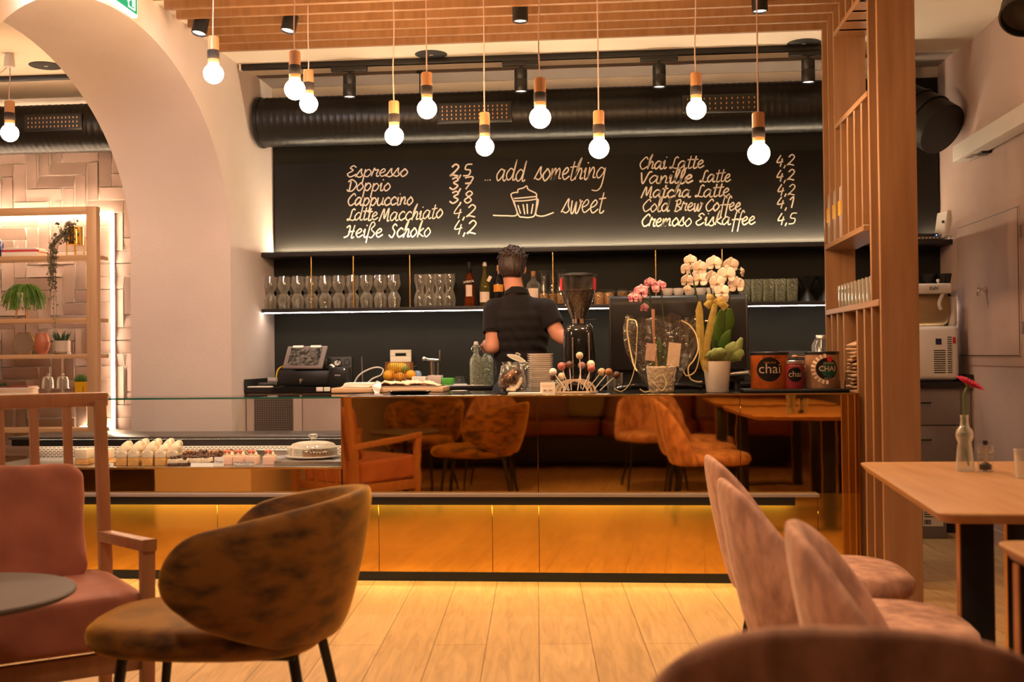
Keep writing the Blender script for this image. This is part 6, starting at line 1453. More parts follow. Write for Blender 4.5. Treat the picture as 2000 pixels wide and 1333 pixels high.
for S_, E_, nm in ((sl, el, 'sleeve_band'), (sr, er, 'sleeve_band')):
    dn = (E_ - S_).normalized(); k = S_.lerp(E_, .585)
    b = B(); x_ = dn.cross(Vector((0, 1, 0))).normalized(); y_ = dn.cross(x_)
    b.grid(lambda u, v: k + (x_ * math.cos(2 * PI * u) + y_ * math.sin(2 * PI * u)) * (.0665 - .003 * abs(2 * v - 1)) + dn * .026 * (v - .5), 36, 5, cu=True); solid(b.done(nm, 'polo', per, smooth=80), .004)
# trousers and shoes
bb = B(); cap(bb, hip + Vector((0, 0, .06)), hip, .150, .152)
for s in (-1, 1):
    hj = hip + Vector((s * .09, 0, -.02)); kn = Vector((hip.x + s * .10, YM + .03, .50)); an = Vector((hip.x + s * .105, YM, .11))
    cap(bb, hj, kn, .102, .075); cap(bb, kn, an, .074, .058)
tb = fuse(bb, .012, 4); me = tb.mesh('trousers', Vector(per.location), smooth=80); o = bpy.data.objects.new('trousers', me); COL.objects.link(o); me.materials.append(M['jeans']); o.parent = per
for s in (-1, 1):
    an = Vector((hip.x + s * .105, YM, .085)); b = B(); b.ball(an + Vector((s * .012, .06, -.040)), 1, 20, (.052, .145, .045)); b.done('shoe', 'black', per)
# hair
hb = B(); ell(hb, hp_(0, -.012, .022), .089, .104, .106, tilt); ell(hb, hp_(0, -.04, -.01), .083, .074, .090, tilt)
hf = fuse(hb, .006, 1)
inv = tilt.to_3x3().inverted()
dl = []
for v in hf.bm.verts:
    l = inv @ (v.co - hc)
    lim = -.085 if l.y < -.03 else (-.02 if l.y < .045 and abs(l.x) > .05 else .045)
    if l.y >= -.03: lim = -.085 + (l.y + .03) / .09 * .14
    if l.z < lim: dl.append(v)
bmesh.ops.delete(hf.bm, geom=dl, context='VERTS'); hf.bm.normal_update()
for v in hf.bm.verts:
    l = inv @ (v.co - hc); st = Vector((l.x * 90, l.y * 26, l.z * 22))
    v.co += v.normal * (.0045 * noise.noise(st) + (.010 * max(0, l.z - .06) / .06) * (noise.noise(Vector((l.x * 60, l.y * 60, 3))) + .2))
for i in range(170):                        # tousled tufts lying over the crown and the back
    a, e = rnd.uniform(0, 2 * PI), math.asin(rnd.uniform(.25, .98))
    d0 = Vector((math.cos(a) * math.cos(e), math.sin(a) * math.cos(e), math.sin(e)))
    if d0.y > .75 and d0.z < .4: continue
    p0 = hp_(d0.x * .089, -.012 + d0.y * .104, .022 + d0.z * .106)
    sw = Vector((.55 * rnd.uniform(-.6, 1), -.5 + d0.y * .2, -.25)); tg = (sw - d0 * sw.dot(d0)).normalized() if rnd.random() < .75 else Vector((rnd.uniform(-1, 1), .3, .4)).normalized()
    lg = rnd.uniform(.026, .046); o_ = tilt @ d0; tg = tilt @ tg
    hf.tube([p0 - tg * lg * .4 - o_ * .005, p0 + o_ * .0015, p0 + tg * lg * .6 + o_ * .002, p0 + tg * lg + o_ * rnd.uniform(-.004, .006)], [.003, .0055, .0045, .0006], 6)
me = hf.mesh('hair', Vector(per.location), smooth=80); o = bpy.data.objects.new('hair', me); COL.objects.link(o); me.materials.append(M['hair']); o.parent = per
o.modifiers.new('thickness', 'SOLIDIFY').thickness = .006
for s in (-1, 1):
    e_ = B(); e_.ball(hp_(s * .031, .080, .0), .0125, 14); e_.done('eye', 'porcelain', per)
    e_ = B(); e_.tube([hp_(s * .016, .089, .022), hp_(s * .032, .090, .027), hp_(s * .048, .082, .022)], .0035, 6); e_.done('eyebrow', 'hair', per)
b = B(); b.tube([hp_(-.022, .078, -.072), hp_(0, .086, -.070), hp_(.022, .078, -.072)], .0045, 8); b.done('mouth', mat('lip skin', (.42, .15, .11), .5), per)

# ------------------------------------------------------------------ shelf unit of the salon beyond the arch
YS, YR = 7.55, 7.74
t = thing('shelf_unit', 'pale oak framed open shelf unit in front of the lit tiled wall', 'shelf unit', (-4.1, 7.7, 0))
x0, x1 = at(169, 600, Y=YS).x, at(189, 600, Y=YS).x; ztp = at(180, 403, Y=YS).z; zb_ = at(180, 418, Y=YS).z; xw = -5.6
for y in (YS,):
    B().box(x0, x1, y, y + .06, 0, ztp, .003).done('post', 'oak_pale', t); B().box(xw, xw + .07, y, y + .06, 0, ztp, .003).done('post', 'oak_pale', t)
    B().box(xw + .07, x0, y + .0, y + .06, zb_, ztp, .003).done('top_rail', 'oak_pale_x', t)
SZ = []
for py in (498, 621, 691, 771, 836):
    z = at(100, py + 1.5, Y=YS + .01).z; SZ.append(z)
    B().box(xw + .02, x1 - .003, YS + .062, YR, z - .030, z, .002).box(xw + .07, x0 - .001, YS + .004, YS + .062, z - .030, z, .002).done('shelf_board', 'oak_pale_x', t)
B().box(xw + .08, x0 - .01, YS + .07, YS + .085, zb_ - .012, zb_ - .002).done('light_strip', 'led_wall', t)
B().box(xw + .08, x0 - .01, YR - .04, YR - .028, ztp + .001, ztp + .010).done('light_strip', 'led_wall', t)
# light line on the wall behind it
t = thing('light_frame', 'glowing rectangular led line on the tiled wall behind the shelf unit', 'led light', (-4.0, 7.95, 1.0))
YL = 7.955; a, c = at(219, 415, Y=YL), at(219, 838, Y=YL)
B().box(a.x - .010, a.x + .010, YL - .008, YL + .008, c.z, a.z).done('light_line', 'led_wall', t); B().box(-5.6, a.x - .010, YL - .008, YL + .008, a.z - .02, a.z).done('light_line', 'led_wall', t)
B().box(a.x - .25, a.x - .010, YL - .008, YL + .008, c.z, c.z + .02).done('light_line', 'led_wall', t); B().box(a.x - .010, a.x + .010, YL + .008, YB + .01, c.z, a.z).done('light_channel', 'steel', t)
def sx(px, py=600, Y=7.645): return at(px, py, Y=Y).x
def px_m(n, Y=7.645): return n * Y / FPX
YI = 7.645
# top shelf
z = SZ[0] + .001
def books(spec, px0, z, grp):
    for i, (w_, h, d_, m_, lb, off) in enumerate(spec):
        xa_ = sx(px0 + off); wd = px_m(w_)
        bt = thing('book', lb, 'book', (xa_ + wd / 2, YI, z), grp)
        B().box(xa_, xa_ + wd, YI - .08, YI + .06, z, z + h, .001).done('cover', m_, bt); B().box(xa_ + wd - .002, xa_ + wd + .0015, YI - .076, YI + .056, z + .002, z + h - .002).done('page_block', 'label_cream', bt)
        z += h + .0006
books(((76, .030, .14, 'paper', 'thick white book at the bottom of the pile on the top shelf', 0), (78, .014, .14, mat('pink red cover', (.62, .06, .10), .5), 'pink red book in the middle of the pile on the top shelf', 1), (70, .014, .14, 'white', 'thin white book on top of the pile on the top shelf', 3)), 15, z, 'books on the top salon shelf')
single(B().lathe([(0, 0), (.05, 0), (.055, .006), (.055, .10), (.035, .13), (.03, .135), (0, .135)], (sx(-8), YI, z), 28), 'blue_vase', 'blue_glass', 'dark blue glass vase at the left picture edge on the top shelf', 'vase', base=(sx(-8), YI, z))
single(B().lathe([(0, 0), (.02, 0), (.032, .02), (.034, .045), (.02, .065), (.008, .075), (.008, .10), (.006, .10), (.006, .075), (.018, .063), (.031, .045), (0, .01)], (sx(27), YI + .05, z + .0), 24), 'bud_vase', 'glass', 'small round clear bud vase behind the white books', 'vase', base=(sx(27), YI + .05, z))
# gold pot with trailing vine
gx_ = sx(148); t = thing('trailing_plant', 'trailing string of hearts in a gold pot on the top shelf', 'plant', (gx_, YI, z))
zp0, zp1 = at(148, 480, Y=YI).z, at(148, 444, Y=YI).z; r_ = px_m(16)
B().lathe([(0, 0), (r_ * .8, 0), (r_, .006), (r_, zp1 - zp0), (r_ - .004, zp1 - zp0), (r_ - .005, .012), (0, .01)], (gx_, YI, zp0), 36).done('pot', 'gold', t)
for a in (.6, 2.1, 3.7, 5.2): B().tube([(gx_ + (r_ + .002) * math.cos(a), YI + (r_ + .002) * math.sin(a), z), (gx_ + (r_ + .002) * math.cos(a), YI + (r_ + .002) * math.sin(a), zp0 + (zp1 - zp0) * .5)], .004, 8).done('pot_leg', 'gold', t)
b = B(); s_ = B(); q = random.Random(21)
def leaflet(b, c, size, ax):
    mt = Matrix.Translation(c) @ Matrix.Rotation(ax, 4, 'Z') @ Matrix.Rotation(q.uniform(-.8, .8), 4, 'X') @ Matrix.Rotation(q.uniform(0, 6.28), 4, 'Y')
    petal(b, mt, size, size * .42, .1, nu=4, nv=4)
for i in range(15):
    xs_ = gx_ - r_ * q.uniform(.2, 1.3); ys_ = YI - r_ * q.uniform(.2, 1.0) - .03; zt_ = zp1 + q.uniform(-.01, .02)
    Lp = (q.uniform(.10, .42) if i > 2 else (.62, .85, .50)[i]); pts = [(gx_ - r_ * .3, YI - r_ * .3, zp1 - .01), (xs_ + .01, ys_ + .02, zt_ + .02), (xs_, ys_, zt_ - .04)]
    x2 = sx(122) + q.uniform(-.04, .02) if i > 2 else sx(122) + (.0, .012, -.02)[i]
    yv = min(ys_, YS - .025)
    for k in range(1, 7): pts.append((xs_ + (x2 - xs_) * min(1, k / 2) + q.uniform(-.008, .008), yv + q.uniform(-.004, .004), zt_ - .04 - Lp * k / 6))
    P = catmull(pts, 4); s_.tube(P, .0012, 5)
    for v in P[3:]:
        if q.random() < .75: leaflet(b, v, q.uniform(.014, .024), q.uniform(0, 6))
for i in range(90): leaflet(b, (gx_ - r_ * .4 + q.gauss(0, .045), YI - r_ + q.gauss(0, .02) - .01, zp1 + q.uniform(-.12, .03)), q.uniform(.016, .028), q.uniform(0, 6))
s_.done('vine_stem', 'stem', t); o = b.done('vine_foliage', 'vine', t, smooth=80); solid(o, .0008)
# green strand plant in a white pot on wooden legs, another at the left edge
def strands(t, c, n, R_, drop, seed, up=.05, mname='fern', thick=.0022):
    q = random.Random(seed); b = B()
    for i in range(n):
        a = q.uniform(0, 2 * PI); L = q.uniform(.5, 1.1) * R_; h = q.uniform(.4, 1.2) * up; d_ = q.uniform(.2, 1.0) * drop; fy = .42
        dx, dy = math.cos(a), math.sin(a) * fy
        P = [(c[0] + dx * .01, c[1] + dy * .01, c[2]), (c[0] + dx * L * .35, c[1] + dy * L * .35, c[2] + h), (c[0] + dx * L * .75, c[1] + dy * L * .75, c[2] + h * .4), (c[0] + dx * L, c[1] + dy * L, c[2] - d_)]
        b.tube(catmull(P, 4), thick, 4)
    return b.done('foliage', mname, t, smooth=60)
z = SZ[1] + .001
xf = sx(47); t = thing('strand_plant', 'bushy green strand plant in a white pot on wooden legs, second shelf', 'plant', (xf, YI, z))
zl = at(47, 601, Y=YI).z; zt_ = at(47, 573, Y=YI).z; r_ = px_m(15)
B().lathe([(0, 0), (r_ * .85, 0), (r_ * .95, .008), (r_, zt_ - zl), (r_ - .006, zt_ - zl), (0, zt_ - zl - .01)], (xf, YI, zl), 28).done('pot', mat('patterned white glaze', (.70, .62, .54), .4, var=(.42, .34, .28), vscale=60), t)
for a in (PI * 1.25, PI * 1.75, PI * .5): B().tube([(xf + r_ * .7 * math.cos(a), YI + r_ * .7 * math.sin(a), zl + .02), (xf + r_ * 1.15 * math.cos(a), YI + r_ * 1.15 * math.sin(a), z + .002)], [.009, .006], 8).done('pot_leg', 'holder_wood', t)
strands(t, (xf, YI, zt_ - .005), 330, .155, .12, 5, .06)
xf2 = sx(-26); t = thing('strand_plant', 'dark strand plant cut by the left picture edge, second shelf', 'plant', (xf2, YI, z))
B().lathe([(0, 0), (.04, 0), (.05, .09), (.045, .09), (0, .08)], (xf2, YI, z), 24).done('pot', 'grey', t); strands(t, (xf2, YI, z + .085), 120, .09, .08, 8, .06, 'leaf_dark')
# third shelf: hexagon mirror, vase, succulent
z = SZ[2] + .001
xm = sx(38); hz = at(38, 650, Y=YI + .06).z; R_ = (hz - z) / 2 / math.cos(PI / 6)
t = thing('hexagon_mirror', 'small hexagonal mirror in a thin gold frame leaning on the third shelf', 'mirror', (xm, YI + .06, z))
hexp = [(xm + R_ * math.cos(PI / 3 * k), z + R_ * math.cos(PI / 6) + R_ * math.sin(PI / 3 * k)) for k in range(6)]; hexi = [(xm + .93 * (a - xm), z + R_ * math.cos(PI / 6) + .93 * (c - z - R_ * math.cos(PI / 6))) for a, c in hexp]
B().prism(hexp, 'Y', YI + .055, YI + .075, .002).done('frame', 'brass', t); B().prism(hexi, 'Y', YI + .0535, YI + .056).done('mirror_glass', 'mirror_clean', t)
xv = sx(82); hv = at(82, 651, Y=YI).z - z; rv = px_m(16)
single(B().lathe([(0, 0), (rv * .6, 0), (rv * .62, .012), (rv * .85, hv * .22), (rv, hv * .5), (rv * .9, hv * .8), (rv * .72, hv * .97), (rv * .66, hv), (rv * .6, hv * .97), (rv * .78, hv * .8), (0, hv * .2)], (xv, YI, z), 36), 'terracotta_vase', 'terracotta', 'egg shaped terracotta vase on the third shelf', 'vase', base=(xv, YI, z))
xc_ = sx(120); hp2 = at(120, 666, Y=YI).z - z; rc = px_m(17)
t = thing('succulent', 'spiky dark succulent in a beige pot on the third shelf', 'plant', (xc_, YI, z))
B().lathe([(0, .008), (rc * .85, .008), (rc, .018), (rc, hp2), (rc - .006, hp2), (0, hp2 - .012)], (xc_, YI, z), 32).done('pot', mat('beige stoneware', (.50, .42, .36), .6), t)
for s in (-1, 1): B().box(xc_ + s * rc * .8 - .008, xc_ + s * rc * .8 + .008, YI - .03, YI + .03, z, z + .014).done('pot_foot', 'grey', t)
b = B(); q = random.Random(9)
for i in range(46):
    a = q.uniform(0, 6.28); L = q.uniform(.05, .085); rr_ = q.uniform(0, rc * .7); e = q.uniform(.1, .45)
    c = Vector((xc_ + rr_ * math.cos(a), YI + rr_ * math.sin(a), z + hp2 - .012)); b.tube([c, c + Vector((math.cos(a) * L * e, math.sin(a) * L * e, L * .6)), c + Vector((math.cos(a) * L * e * 1.5, math.sin(a) * L * e * 1.5, L))], [.006, .005, .0006], 5)
b.done('foliage', 'leaf_dark', t)
# fourth shelf
z = SZ[3] + .001
xp_ = sx(2); t = thing('strand_plant', 'small dark green plant left of the book pile on the fourth shelf', 'plant', (xp_, YI, z))
B().lathe([(0, 0), (.03, 0), (.038, .05), (.034, .05), (0, .04)], (xp_, YI, z), 20).done('pot', 'grey', t); strands(t, (xp_, YI, z + .05), 120, .09, .04, 17, .03, 'leaf_dark')
books(((66, .019, .14, 'paper', 'lowest white book of the pile on the fourth shelf', 0), (64, .020, .14, 'label_cream', 'cream book, second from the bottom on the fourth shelf', 1), (66, .014, .14, 'white', 'white book, third from the bottom on the fourth shelf', 1), (62, .009, .14, mat('wine red cover', (.28, .05, .06), .5), 'thin wine red book on top of the pile on the fourth shelf', 2)), 6, z, 'books on the fourth salon shelf')
for i, px_ in enumerate((93, 122)):
    x = sx(px_); t = thing('mini_cloche', 'little glass cake stand with dome on the fourth shelf, %s of the two' % ('left', 'right')[i], 'cake stand', (x, YI, z), 'little glass cake stands')
    B().lathe([(0, 0), (.03, 0), (.03, .003), (.007, .012), (.006, .035), (.048, .042), (.048, .046), (0, .046)], (x, YI, z), 28).done('stand', 'thin', t)
    r_ = px_m(11.5); hd = .085; B().lathe([(r_, .047), (r_, .047 + hd * .6), (r_ * .8, .047 + hd * .92), (0, .047 + hd), (0, .045 + hd), (r_ * .76, .047 + hd * .88), (r_ - .003, .047 + hd * .6), (r_ - .003, .047)], (x, YI, z), 28).ball((x, YI, z + .047 + hd + .01), .010, 12).done('dome', 'glass', t)
xk = sx(158); t = thing('cactus', 'round green cactus in a yellow pot on the fourth shelf', 'plant', (xk, YI, z)); hk = at(158, 746, Y=YI).z; rk = px_m(13.5); zk = at(158, 769, Y=YI).z
B().lathe([(0, 0), (rk, 0), (rk, hk - zk), (rk - .004, hk - zk), (0, hk - zk - .01)], (xk, YI, zk), 28).done('pot', 'yellow_pot', t)
for a in (.8, 2.3, 3.9, 5.4): B().tube([(xk + rk * math.cos(a), YI + rk * math.sin(a), z), (xk + rk * math.cos(a), YI + rk * math.sin(a), zk + .05)], .0035, 6).done('pot_leg', 'brass', t)
def cac(u, v):
    a = 2 * PI * u; r_ = (.040 * math.sin(PI * min(1, .12 + .88 * v) * .999)) * (1 + .16 * math.cos(11 * a)); return Vector((xk + r_ * math.cos(a), YI + r_ * math.sin(a), hk - .012 + .065 * (1 - math.cos(PI * v)) / 2))
b = B(); b.grid(cac, 66, 12, cu=True); b.done('cactus_body', 'leaf', t)

# ------------------------------------------------------------------ seating
def shell(par, m, R, dr, wing, ztop, zbot, lean, th, end=.16, zs=.44, name='backrest', xo=0.0, bk=0.0):
    Lh = PI * R / 2 + wing
    def plan(a):
        s = 1 if a >= 0 else -1; a = abs(a)
        if a <= PI * R / 2: ph = a / R; return Vector((-R * dr * math.cos(ph), s * R * math.sin(ph), 0)), Vector((-math.cos(ph), s * math.sin(ph), 0))
        return Vector((a - PI * R / 2, s * (R - .08 * (a - PI * R / 2)), 0)), Vector((0, s, 0))
    n = 64; ring = 28; rows = []; b = B()
    for i in range(n + 1):
        f = -math.cos(PI * i / n) if False else (2 * i / n - 1)
        f = math.copysign(1 - (1 - abs(f)) ** 1.25, f); a = f * Lh * .9995; u = abs(f)
        p_, nn = plan(a); zt, zb_ = ztop(u), zbot(u); hh = (zt - zb_) / 2; zc_ = (zt + zb_) / 2; e = 1.0
        if u > 1 - end: e = math.sqrt(max(.0004, 1 - ((u - (1 - end)) / end) ** 2))
        row = []
        for k in range(ring):
            t = 2 * PI * k / ring; cv = math.copysign(abs(math.sin(t)) ** .55, math.sin(t)); ch = math.copysign(abs(math.cos(t)) ** .7, math.cos(t))
            z = zc_ + hh * cv * e; th_ = th * (1 - .25 * (cv > 0) * cv) * (.35 + .65 * e)
            q_ = p_ + nn * (ch * th_) + (nn * (1 - bk) + Vector((-bk, 0, 0))) * lean * (z - zs) * (1 - .35 * u * (1 - bk)); q_.x += xo; row.append(b.bm.verts.new((q_.x, q_.y, z)))
        rows.append(row)
    for r0, r1 in zip(rows[:-1], rows[1:]):
        for k in range(ring): b.bm.faces.new([r0[k], r0[(k + 1) % ring], r1[(k + 1) % ring], r1[k]])
    b.bm.faces.new(rows[0][::-1]); b.bm.faces.new(rows[-1])
    return b.done(name, m, par, smooth=80)
def seat_pad(par, m, x0, x1, w_, z0, z1, taper=.12, dome=.012):
    b = B(); nu = 48; rows = []
    prof = [(.0, 0), (.80, .0), (.93, .06), (.985, .25), (1.0, .5), (.985, .74), (.93, .92), (.80, 1.0), (.45, 1.0), (0, 1.0)]
    cx_, hx = (x0 + x1) / 2, (x1 - x0) / 2
    for r_, h in prof:
        row = []
        for i in range(nu):
            a = 2 * PI * i / nu; x = math.copysign(abs(math.cos(a)) ** .62, math.cos(a)); y = math.copysign(abs(math.sin(a)) ** .62, math.sin(a))
            k = 1 - taper * max(0, x)
            z = z0 + (z1 - z0) * h + (dome * (1 - r_ * r_) if h > .9 else 0)
            row.append(b.bm.verts.new((cx_ + hx * x * r_, w_ * y * r_ * k, z)) if r_ > 0 else None)
        if r_ == 0: row = [b.bm.verts.new((cx_, 0, z0 + (z1 - z0) * h + (dome if h > .9 else 0)))]
        rows.append(row)
    for r0, r1 in zip(rows[:-1], rows[1:]):
        for i in range(nu):
            j = (i + 1) % nu
            if len(r0) == 1: b.bm.faces.new([r0[0], r1[j], r1[i]])
            elif len(r1) == 1: b.bm.faces.new([r0[i], r0[j], r1[0]])
            else: b.bm.faces.new([r0[i], r0[j], r1[j], r1[i]])
    return b.done('seat', m, par, smooth=80)
def legs(par, pts, r0=.013, r1=.009, z=.40, m='black'):
    for (a, c), (d, e) in pts: B().tube([(a, c, z), (d, e, 0)], [r0, r1], 12).done('leg', m, par)

mc = thing('tub_chair', 'mustard velvet tub chair with black legs in front of the counter', 'chair', (0, 0, 0), 'mustard tub chairs')
shell(mc, 'mustard', .265, .92, .125, lambda u: .805 - .105 * u ** 1.6, lambda u: .415 + (.02 * u if u < .45 else .009 + .085 * min(1, (u - .45) / .45) ** 1.1), .24, .036, end=.20)
seat_pad(mc, 'mustard', -.235, .395, .255, .395, .475, .10)
legs(mc, (((.26, .17), (.31, .21)), ((.26, -.17), (.31, -.21)), ((-.17, .15), (-.25, .20)), ((-.17, -.15), (-.25, -.20))), .015, .010)
B().box(-.18, .27, -.17, .17, .385, .40, .004).done('seat_frame', 'black', mc)
mc2 = dup(mc, (-1.62, 2.0, 0), 'mustard tub chair seen only reflected in the bronze counter, behind its twin', PI / 2 + .25)
mc.location = (-1.0, 2.95, 0); mc.rotation_euler = (0, 0, PI + .04)

pc = thing('upholstered_chair', 'blush fabric chair, farthest of the row along the oak table', 'chair', (0, 0, 0), 'blush chairs at the oak tables')
shell(pc, 'blush', .230, .74, .0, lambda u: .455 + .372 * (1 - u ** 2.5), lambda u: .40, .22, .028, end=.05, zs=.42, xo=-.06, bk=.72)
seat_pad(pc, 'blush', -.21, .300, .245, .40, .475, .06)
legs(pc, (((.22, .17), (.27, .21)), ((.22, -.17), (.27, -.21)), ((-.16, .15), (-.22, .20)), ((-.16, -.15), (-.22, -.20))), .010, .008, z=.405)
B().box(-.17, .24, -.17, .17, .388, .402, .003).done('seat_frame', 'black', pc)
dup(pc, (.59, 2.96, 0), 'blush fabric chair, second from the counter along the oak table', .03)
dup(pc, (.645, 2.15, 0), 'blush fabric chair with rounded back, in front of the other two at the oak tables', -.16)
dup(pc, (.315, 1.635, 0), 'blush chair whose blurred back rises at the bottom right of the photo', PI / 2 - .12).scale = (1, 1.22, 1.012)
dup(pc, (-1.09, 1.62, 0), 'blush chair whose blurred back just enters the bottom left corner', PI / 2)
pc.location = (.61, 3.64, 0); pc.rotation_euler = (0, 0, .02)

def pillow(b, c, size, rot=(0, 0, 0), pw=.42, wr=.006, seed=0, n=22):
    from mathutils import Euler
    mt = Matrix.Translation(c) @ Euler(rot).to_matrix().to_4x4()
    def f(u, v):
        a = 2 * PI * u; e = PI * (v - .5)
        def sp(x, p): return math.copysign(abs(x) ** p, x)
        x = sp(math.cos(e), pw) * sp(math.cos(a), pw); y = sp(math.cos(e), pw) * sp(math.sin(a), pw); z = sp(math.sin(e), pw)
        p_ = Vector((x * size[0] / 2, y * size[1] / 2, z * size[2] / 2)); k = Vector((p_.x * 9, p_.y * 9, p_.z * 9 + seed))
        p_ += Vector((x, y, z)).normalized() * wr * (noise.noise(k) + .6 * noise.noise(k * 2.6))
        return mt @ p_
    b.grid(f, n * 3, n * 2 + 1, cu=True); bmesh.ops.remove_doubles(b.bm, verts=b.bm.verts, dist=1e-5); return b
ac = thing('armchair', 'dusty pink velvet armchair with pale wooden frame at the left', 'armchair', (0, 0, 0))
for s in (-1, 1):
    y = s * .33
    B().prism([(-.305, 0), (-.265, 0), (-.245, .45), (-.335, 1.005), (-.375, 1.005), (-.29, .45)], 'Y', y - .02, y + .02, .004).done('rear_post', 'chair_wood', ac)
    B().prism([(.285, 0), (.325, 0), (.345, .575), (.295, .575)], 'Y', y - .02, y + .02, .004).done('front_leg', 'chair_wood', ac)
    B().prism([(-.295, .512), (.35, .565), (.355, .602), (-.30, .548)], 'Y', y - .024, y + .024, .006).done('armrest', 'chair_wood', ac)
    B().box(-.27, .30, y - .015, y + .015, .20, .265, .003).done('side_rail', 'chair_wood', ac)
B().box(-.39, -.352, -.36, .36, .985, 1.035, .006).done('top_rail', 'chair_wood', ac)
for y in (-.22, -.11, 0, .11, .22): B().prism([(-.252, .25), (-.230, .25), (-.356, .99), (-.378, .99)], 'Y', y - .015, y + .015, .003).done('back_slat', 'chair_wood', ac)
for x in (-.25, .285): B().box(x, x + .03, -.31, .31, .20, .265, .003).done('cross_rail', 'chair_wood', ac)
pillow(B(), (.045, .008, .352), (.60, .64, .175), (0, -.03, 0), .22, .005, 3).done('seat_cushion', 'pink_velvet', ac, smooth=80)
pillow(B(), (-.205, -.025, .595), (.14, .54, .41), (0, -.19, 0), .30, .011, 8).done('back_cushion', 'pink_velvet', ac, smooth=80)
ac.location = (-1.894, 3.41, 0); ac.rotation_euler = (0, 0, math.atan2(-.8, .6))

# small round grey table, left
tb = thing('round_table', 'small round dark grey table before the pink armchair', 'table', (-1.655, 2.70, 0))
B().lathe([(0, .550), (.27, .550), (.282, .557), (.282, .563), (.278, .567), (0, .567)], (-1.655, 2.70, 0), 64).done('table_top', 'grey_top', tb)
B().cyl((-1.655, 2.70, .01), .02, .542, 20).done('column', 'black', tb); B().lathe([(0, 0), (.19, 0), (.19, .008), (.03, .016), (0, .016)], (-1.655, 2.70, 0), 40).done('foot_plate', 'black', tb)

# oak tables, right
def oak_table(lb, cs, legs_):
    ctr = sum((Vector(c) for c in cs), Vector()) / 4
    t = thing('dining_table', lb, 'table', (ctr.x, ctr.y, 0), 'oak tables along the right wall')
    def rnd_poly(inset):
        out = []
        for i, c in enumerate(cs):
            c = Vector(c); a = Vector(cs[i - 1]); d = Vector(cs[(i + 1) % 4]); c = c + (ctr - c).normalized() * inset; r_ = .05
            va, vd = (a - c).normalized(), (d - c).normalized()
            for k in range(7): f = k / 6; out.append(tuple(((c + va * r_).lerp(c, f)).lerp(c.lerp(c + vd * r_, f), f))[:2])
        return out
    b = B(); P = [(rnd_poly(.030), .722), (rnd_poly(.003), .742), (rnd_poly(0), .745), (rnd_poly(.001), .749), (rnd_poly(.004), .750)]
    R_ = [[b.bm.verts.new((x, y, z)) for x, y in pl] for pl, z in P]
    for r0, r1 in zip(R_[:-1], R_[1:]):
        for i in range(len(r0)): b.bm.faces.new([r0[i], r0[(i + 1) % len(r0)], r1[(i + 1) % len(r0)], r1[i]])
    b.bm.faces.new(R_[0][::-1]); b.bm.faces.new(R_[-1]); b.done('table_top', 'table_oak', t)
    for x, y in legs_:
        B().box(x - .042, x + .042, y - .012, y + .012, .012, .722, .002).done('leg', 'black', t)
        B().box(x - .046, x - .0425, y - .015, y + .015, .012, .722).done('lit_leg_edge', 'brass_matt', t)  # golden light on the leg's edge put in as a brass strip
    for y in sorted({l[1] for l in legs_}): B().box(min(l[0] for l in legs_) - .045, max(l[0] for l in legs_) + .045, y - .04, y + .04, 0, .012, .002).done('foot_bar', 'black', t)
    return t
A_, C_ = at(1677, 903, Z=.75), at(1834, 1004, Z=.75)
oak_table('oak dining table carrying the gerbera vase', ((A_.x, A_.y, 0), (C_.x, C_.y, 0), (1.78, C_.y - .02, 0), (1.84, A_.y + .03, 0)), ((at(1907, 1100, Y=C_.y + .16).x, C_.y + .16), (1.66, C_.y + .16), (1.37, A_.y - .2), (1.70, A_.y - .2)))
A2 = at(1938, 1056, Z=.75)
oak_table('second oak dining table whose corner enters the picture at the right edge', ((A2.x, A2.y, 0), (A2.x - .02, 1.25, 0), (1.70, 1.22, 0), (1.74, A2.y, 0)), ((at(1995, 1150, Y=A2.y - .12).x + .035, A2.y - .12), (1.58, A2.y - .12), (1.02, 1.42), (1.58, 1.42)))
# vase with gerbera, pepper mill, glass
p = at(1885, 921, Z=.75); sc_ = p.y / FPX; zt_ = .75
t = thing('bottle_vase', 'clear bottle vase with one raspberry gerbera on the oak table', 'vase', (p.x, p.y, zt_))
def vz(py): return at(1885, py, Y=p.y).z - zt_
pr = [(0, 0), (16 * sc_, 0), (17 * sc_, .004), (14.5 * sc_, vz(885)), (12 * sc_, vz(866)), (15.5 * sc_, vz(856)), (16 * sc_, vz(849)), (14 * sc_, vz(841)), (8.5 * sc_, vz(834)), (7 * sc_, vz(824)), (7.4 * sc_, vz(816)), (8 * sc_, vz(812))]
B().lathe(pr + [(r_ - .0022 if r_ > .004 else 0, z + (.004 if k == 10 else 0)) for k, (r_, z) in enumerate(pr[::-1])], (p.x, p.y, zt_ + .001), 32).done('vase_glass', 'glass', t, smooth=60)
g_ = thing('gerbera', 'raspberry red gerbera leaning in the bottle vase', 'flower', (p.x, p.y, zt_ + .02))
hd = at(1893, 752, Y=p.y); P = catmull([(p.x + .012, p.y, zt_ + .018), (p.x + .004, p.y, zt_ + vz(880)), (p.x + .0, p.y, zt_ + vz(830)), at(1883, 790, Y=p.y), at(1884, 768, Y=p.y), hd], 6)
B().tube(P, .0035, 8).done('stem', 'leaf', g_)
nrm = Vector((.42, -.25, .88)).normalized(); q_ = Vector((0, 0, 1)).rotation_difference(nrm).to_matrix().to_4x4(); base = Matrix.Translation(hd) @ q_
b = B()
for ring_, (n_, L, el_) in enumerate(((22, .050, .10), (20, .042, .25), (16, .030, .5))):
    for i in range(n_): petal(b, base @ Matrix.Rotation(2 * PI * (i + .5 * ring_) / n_, 4, 'Z') @ Matrix.Rotation(-(PI / 2 - el_), 4, 'X') , L, L * .15, .05, nu=3, nv=5)
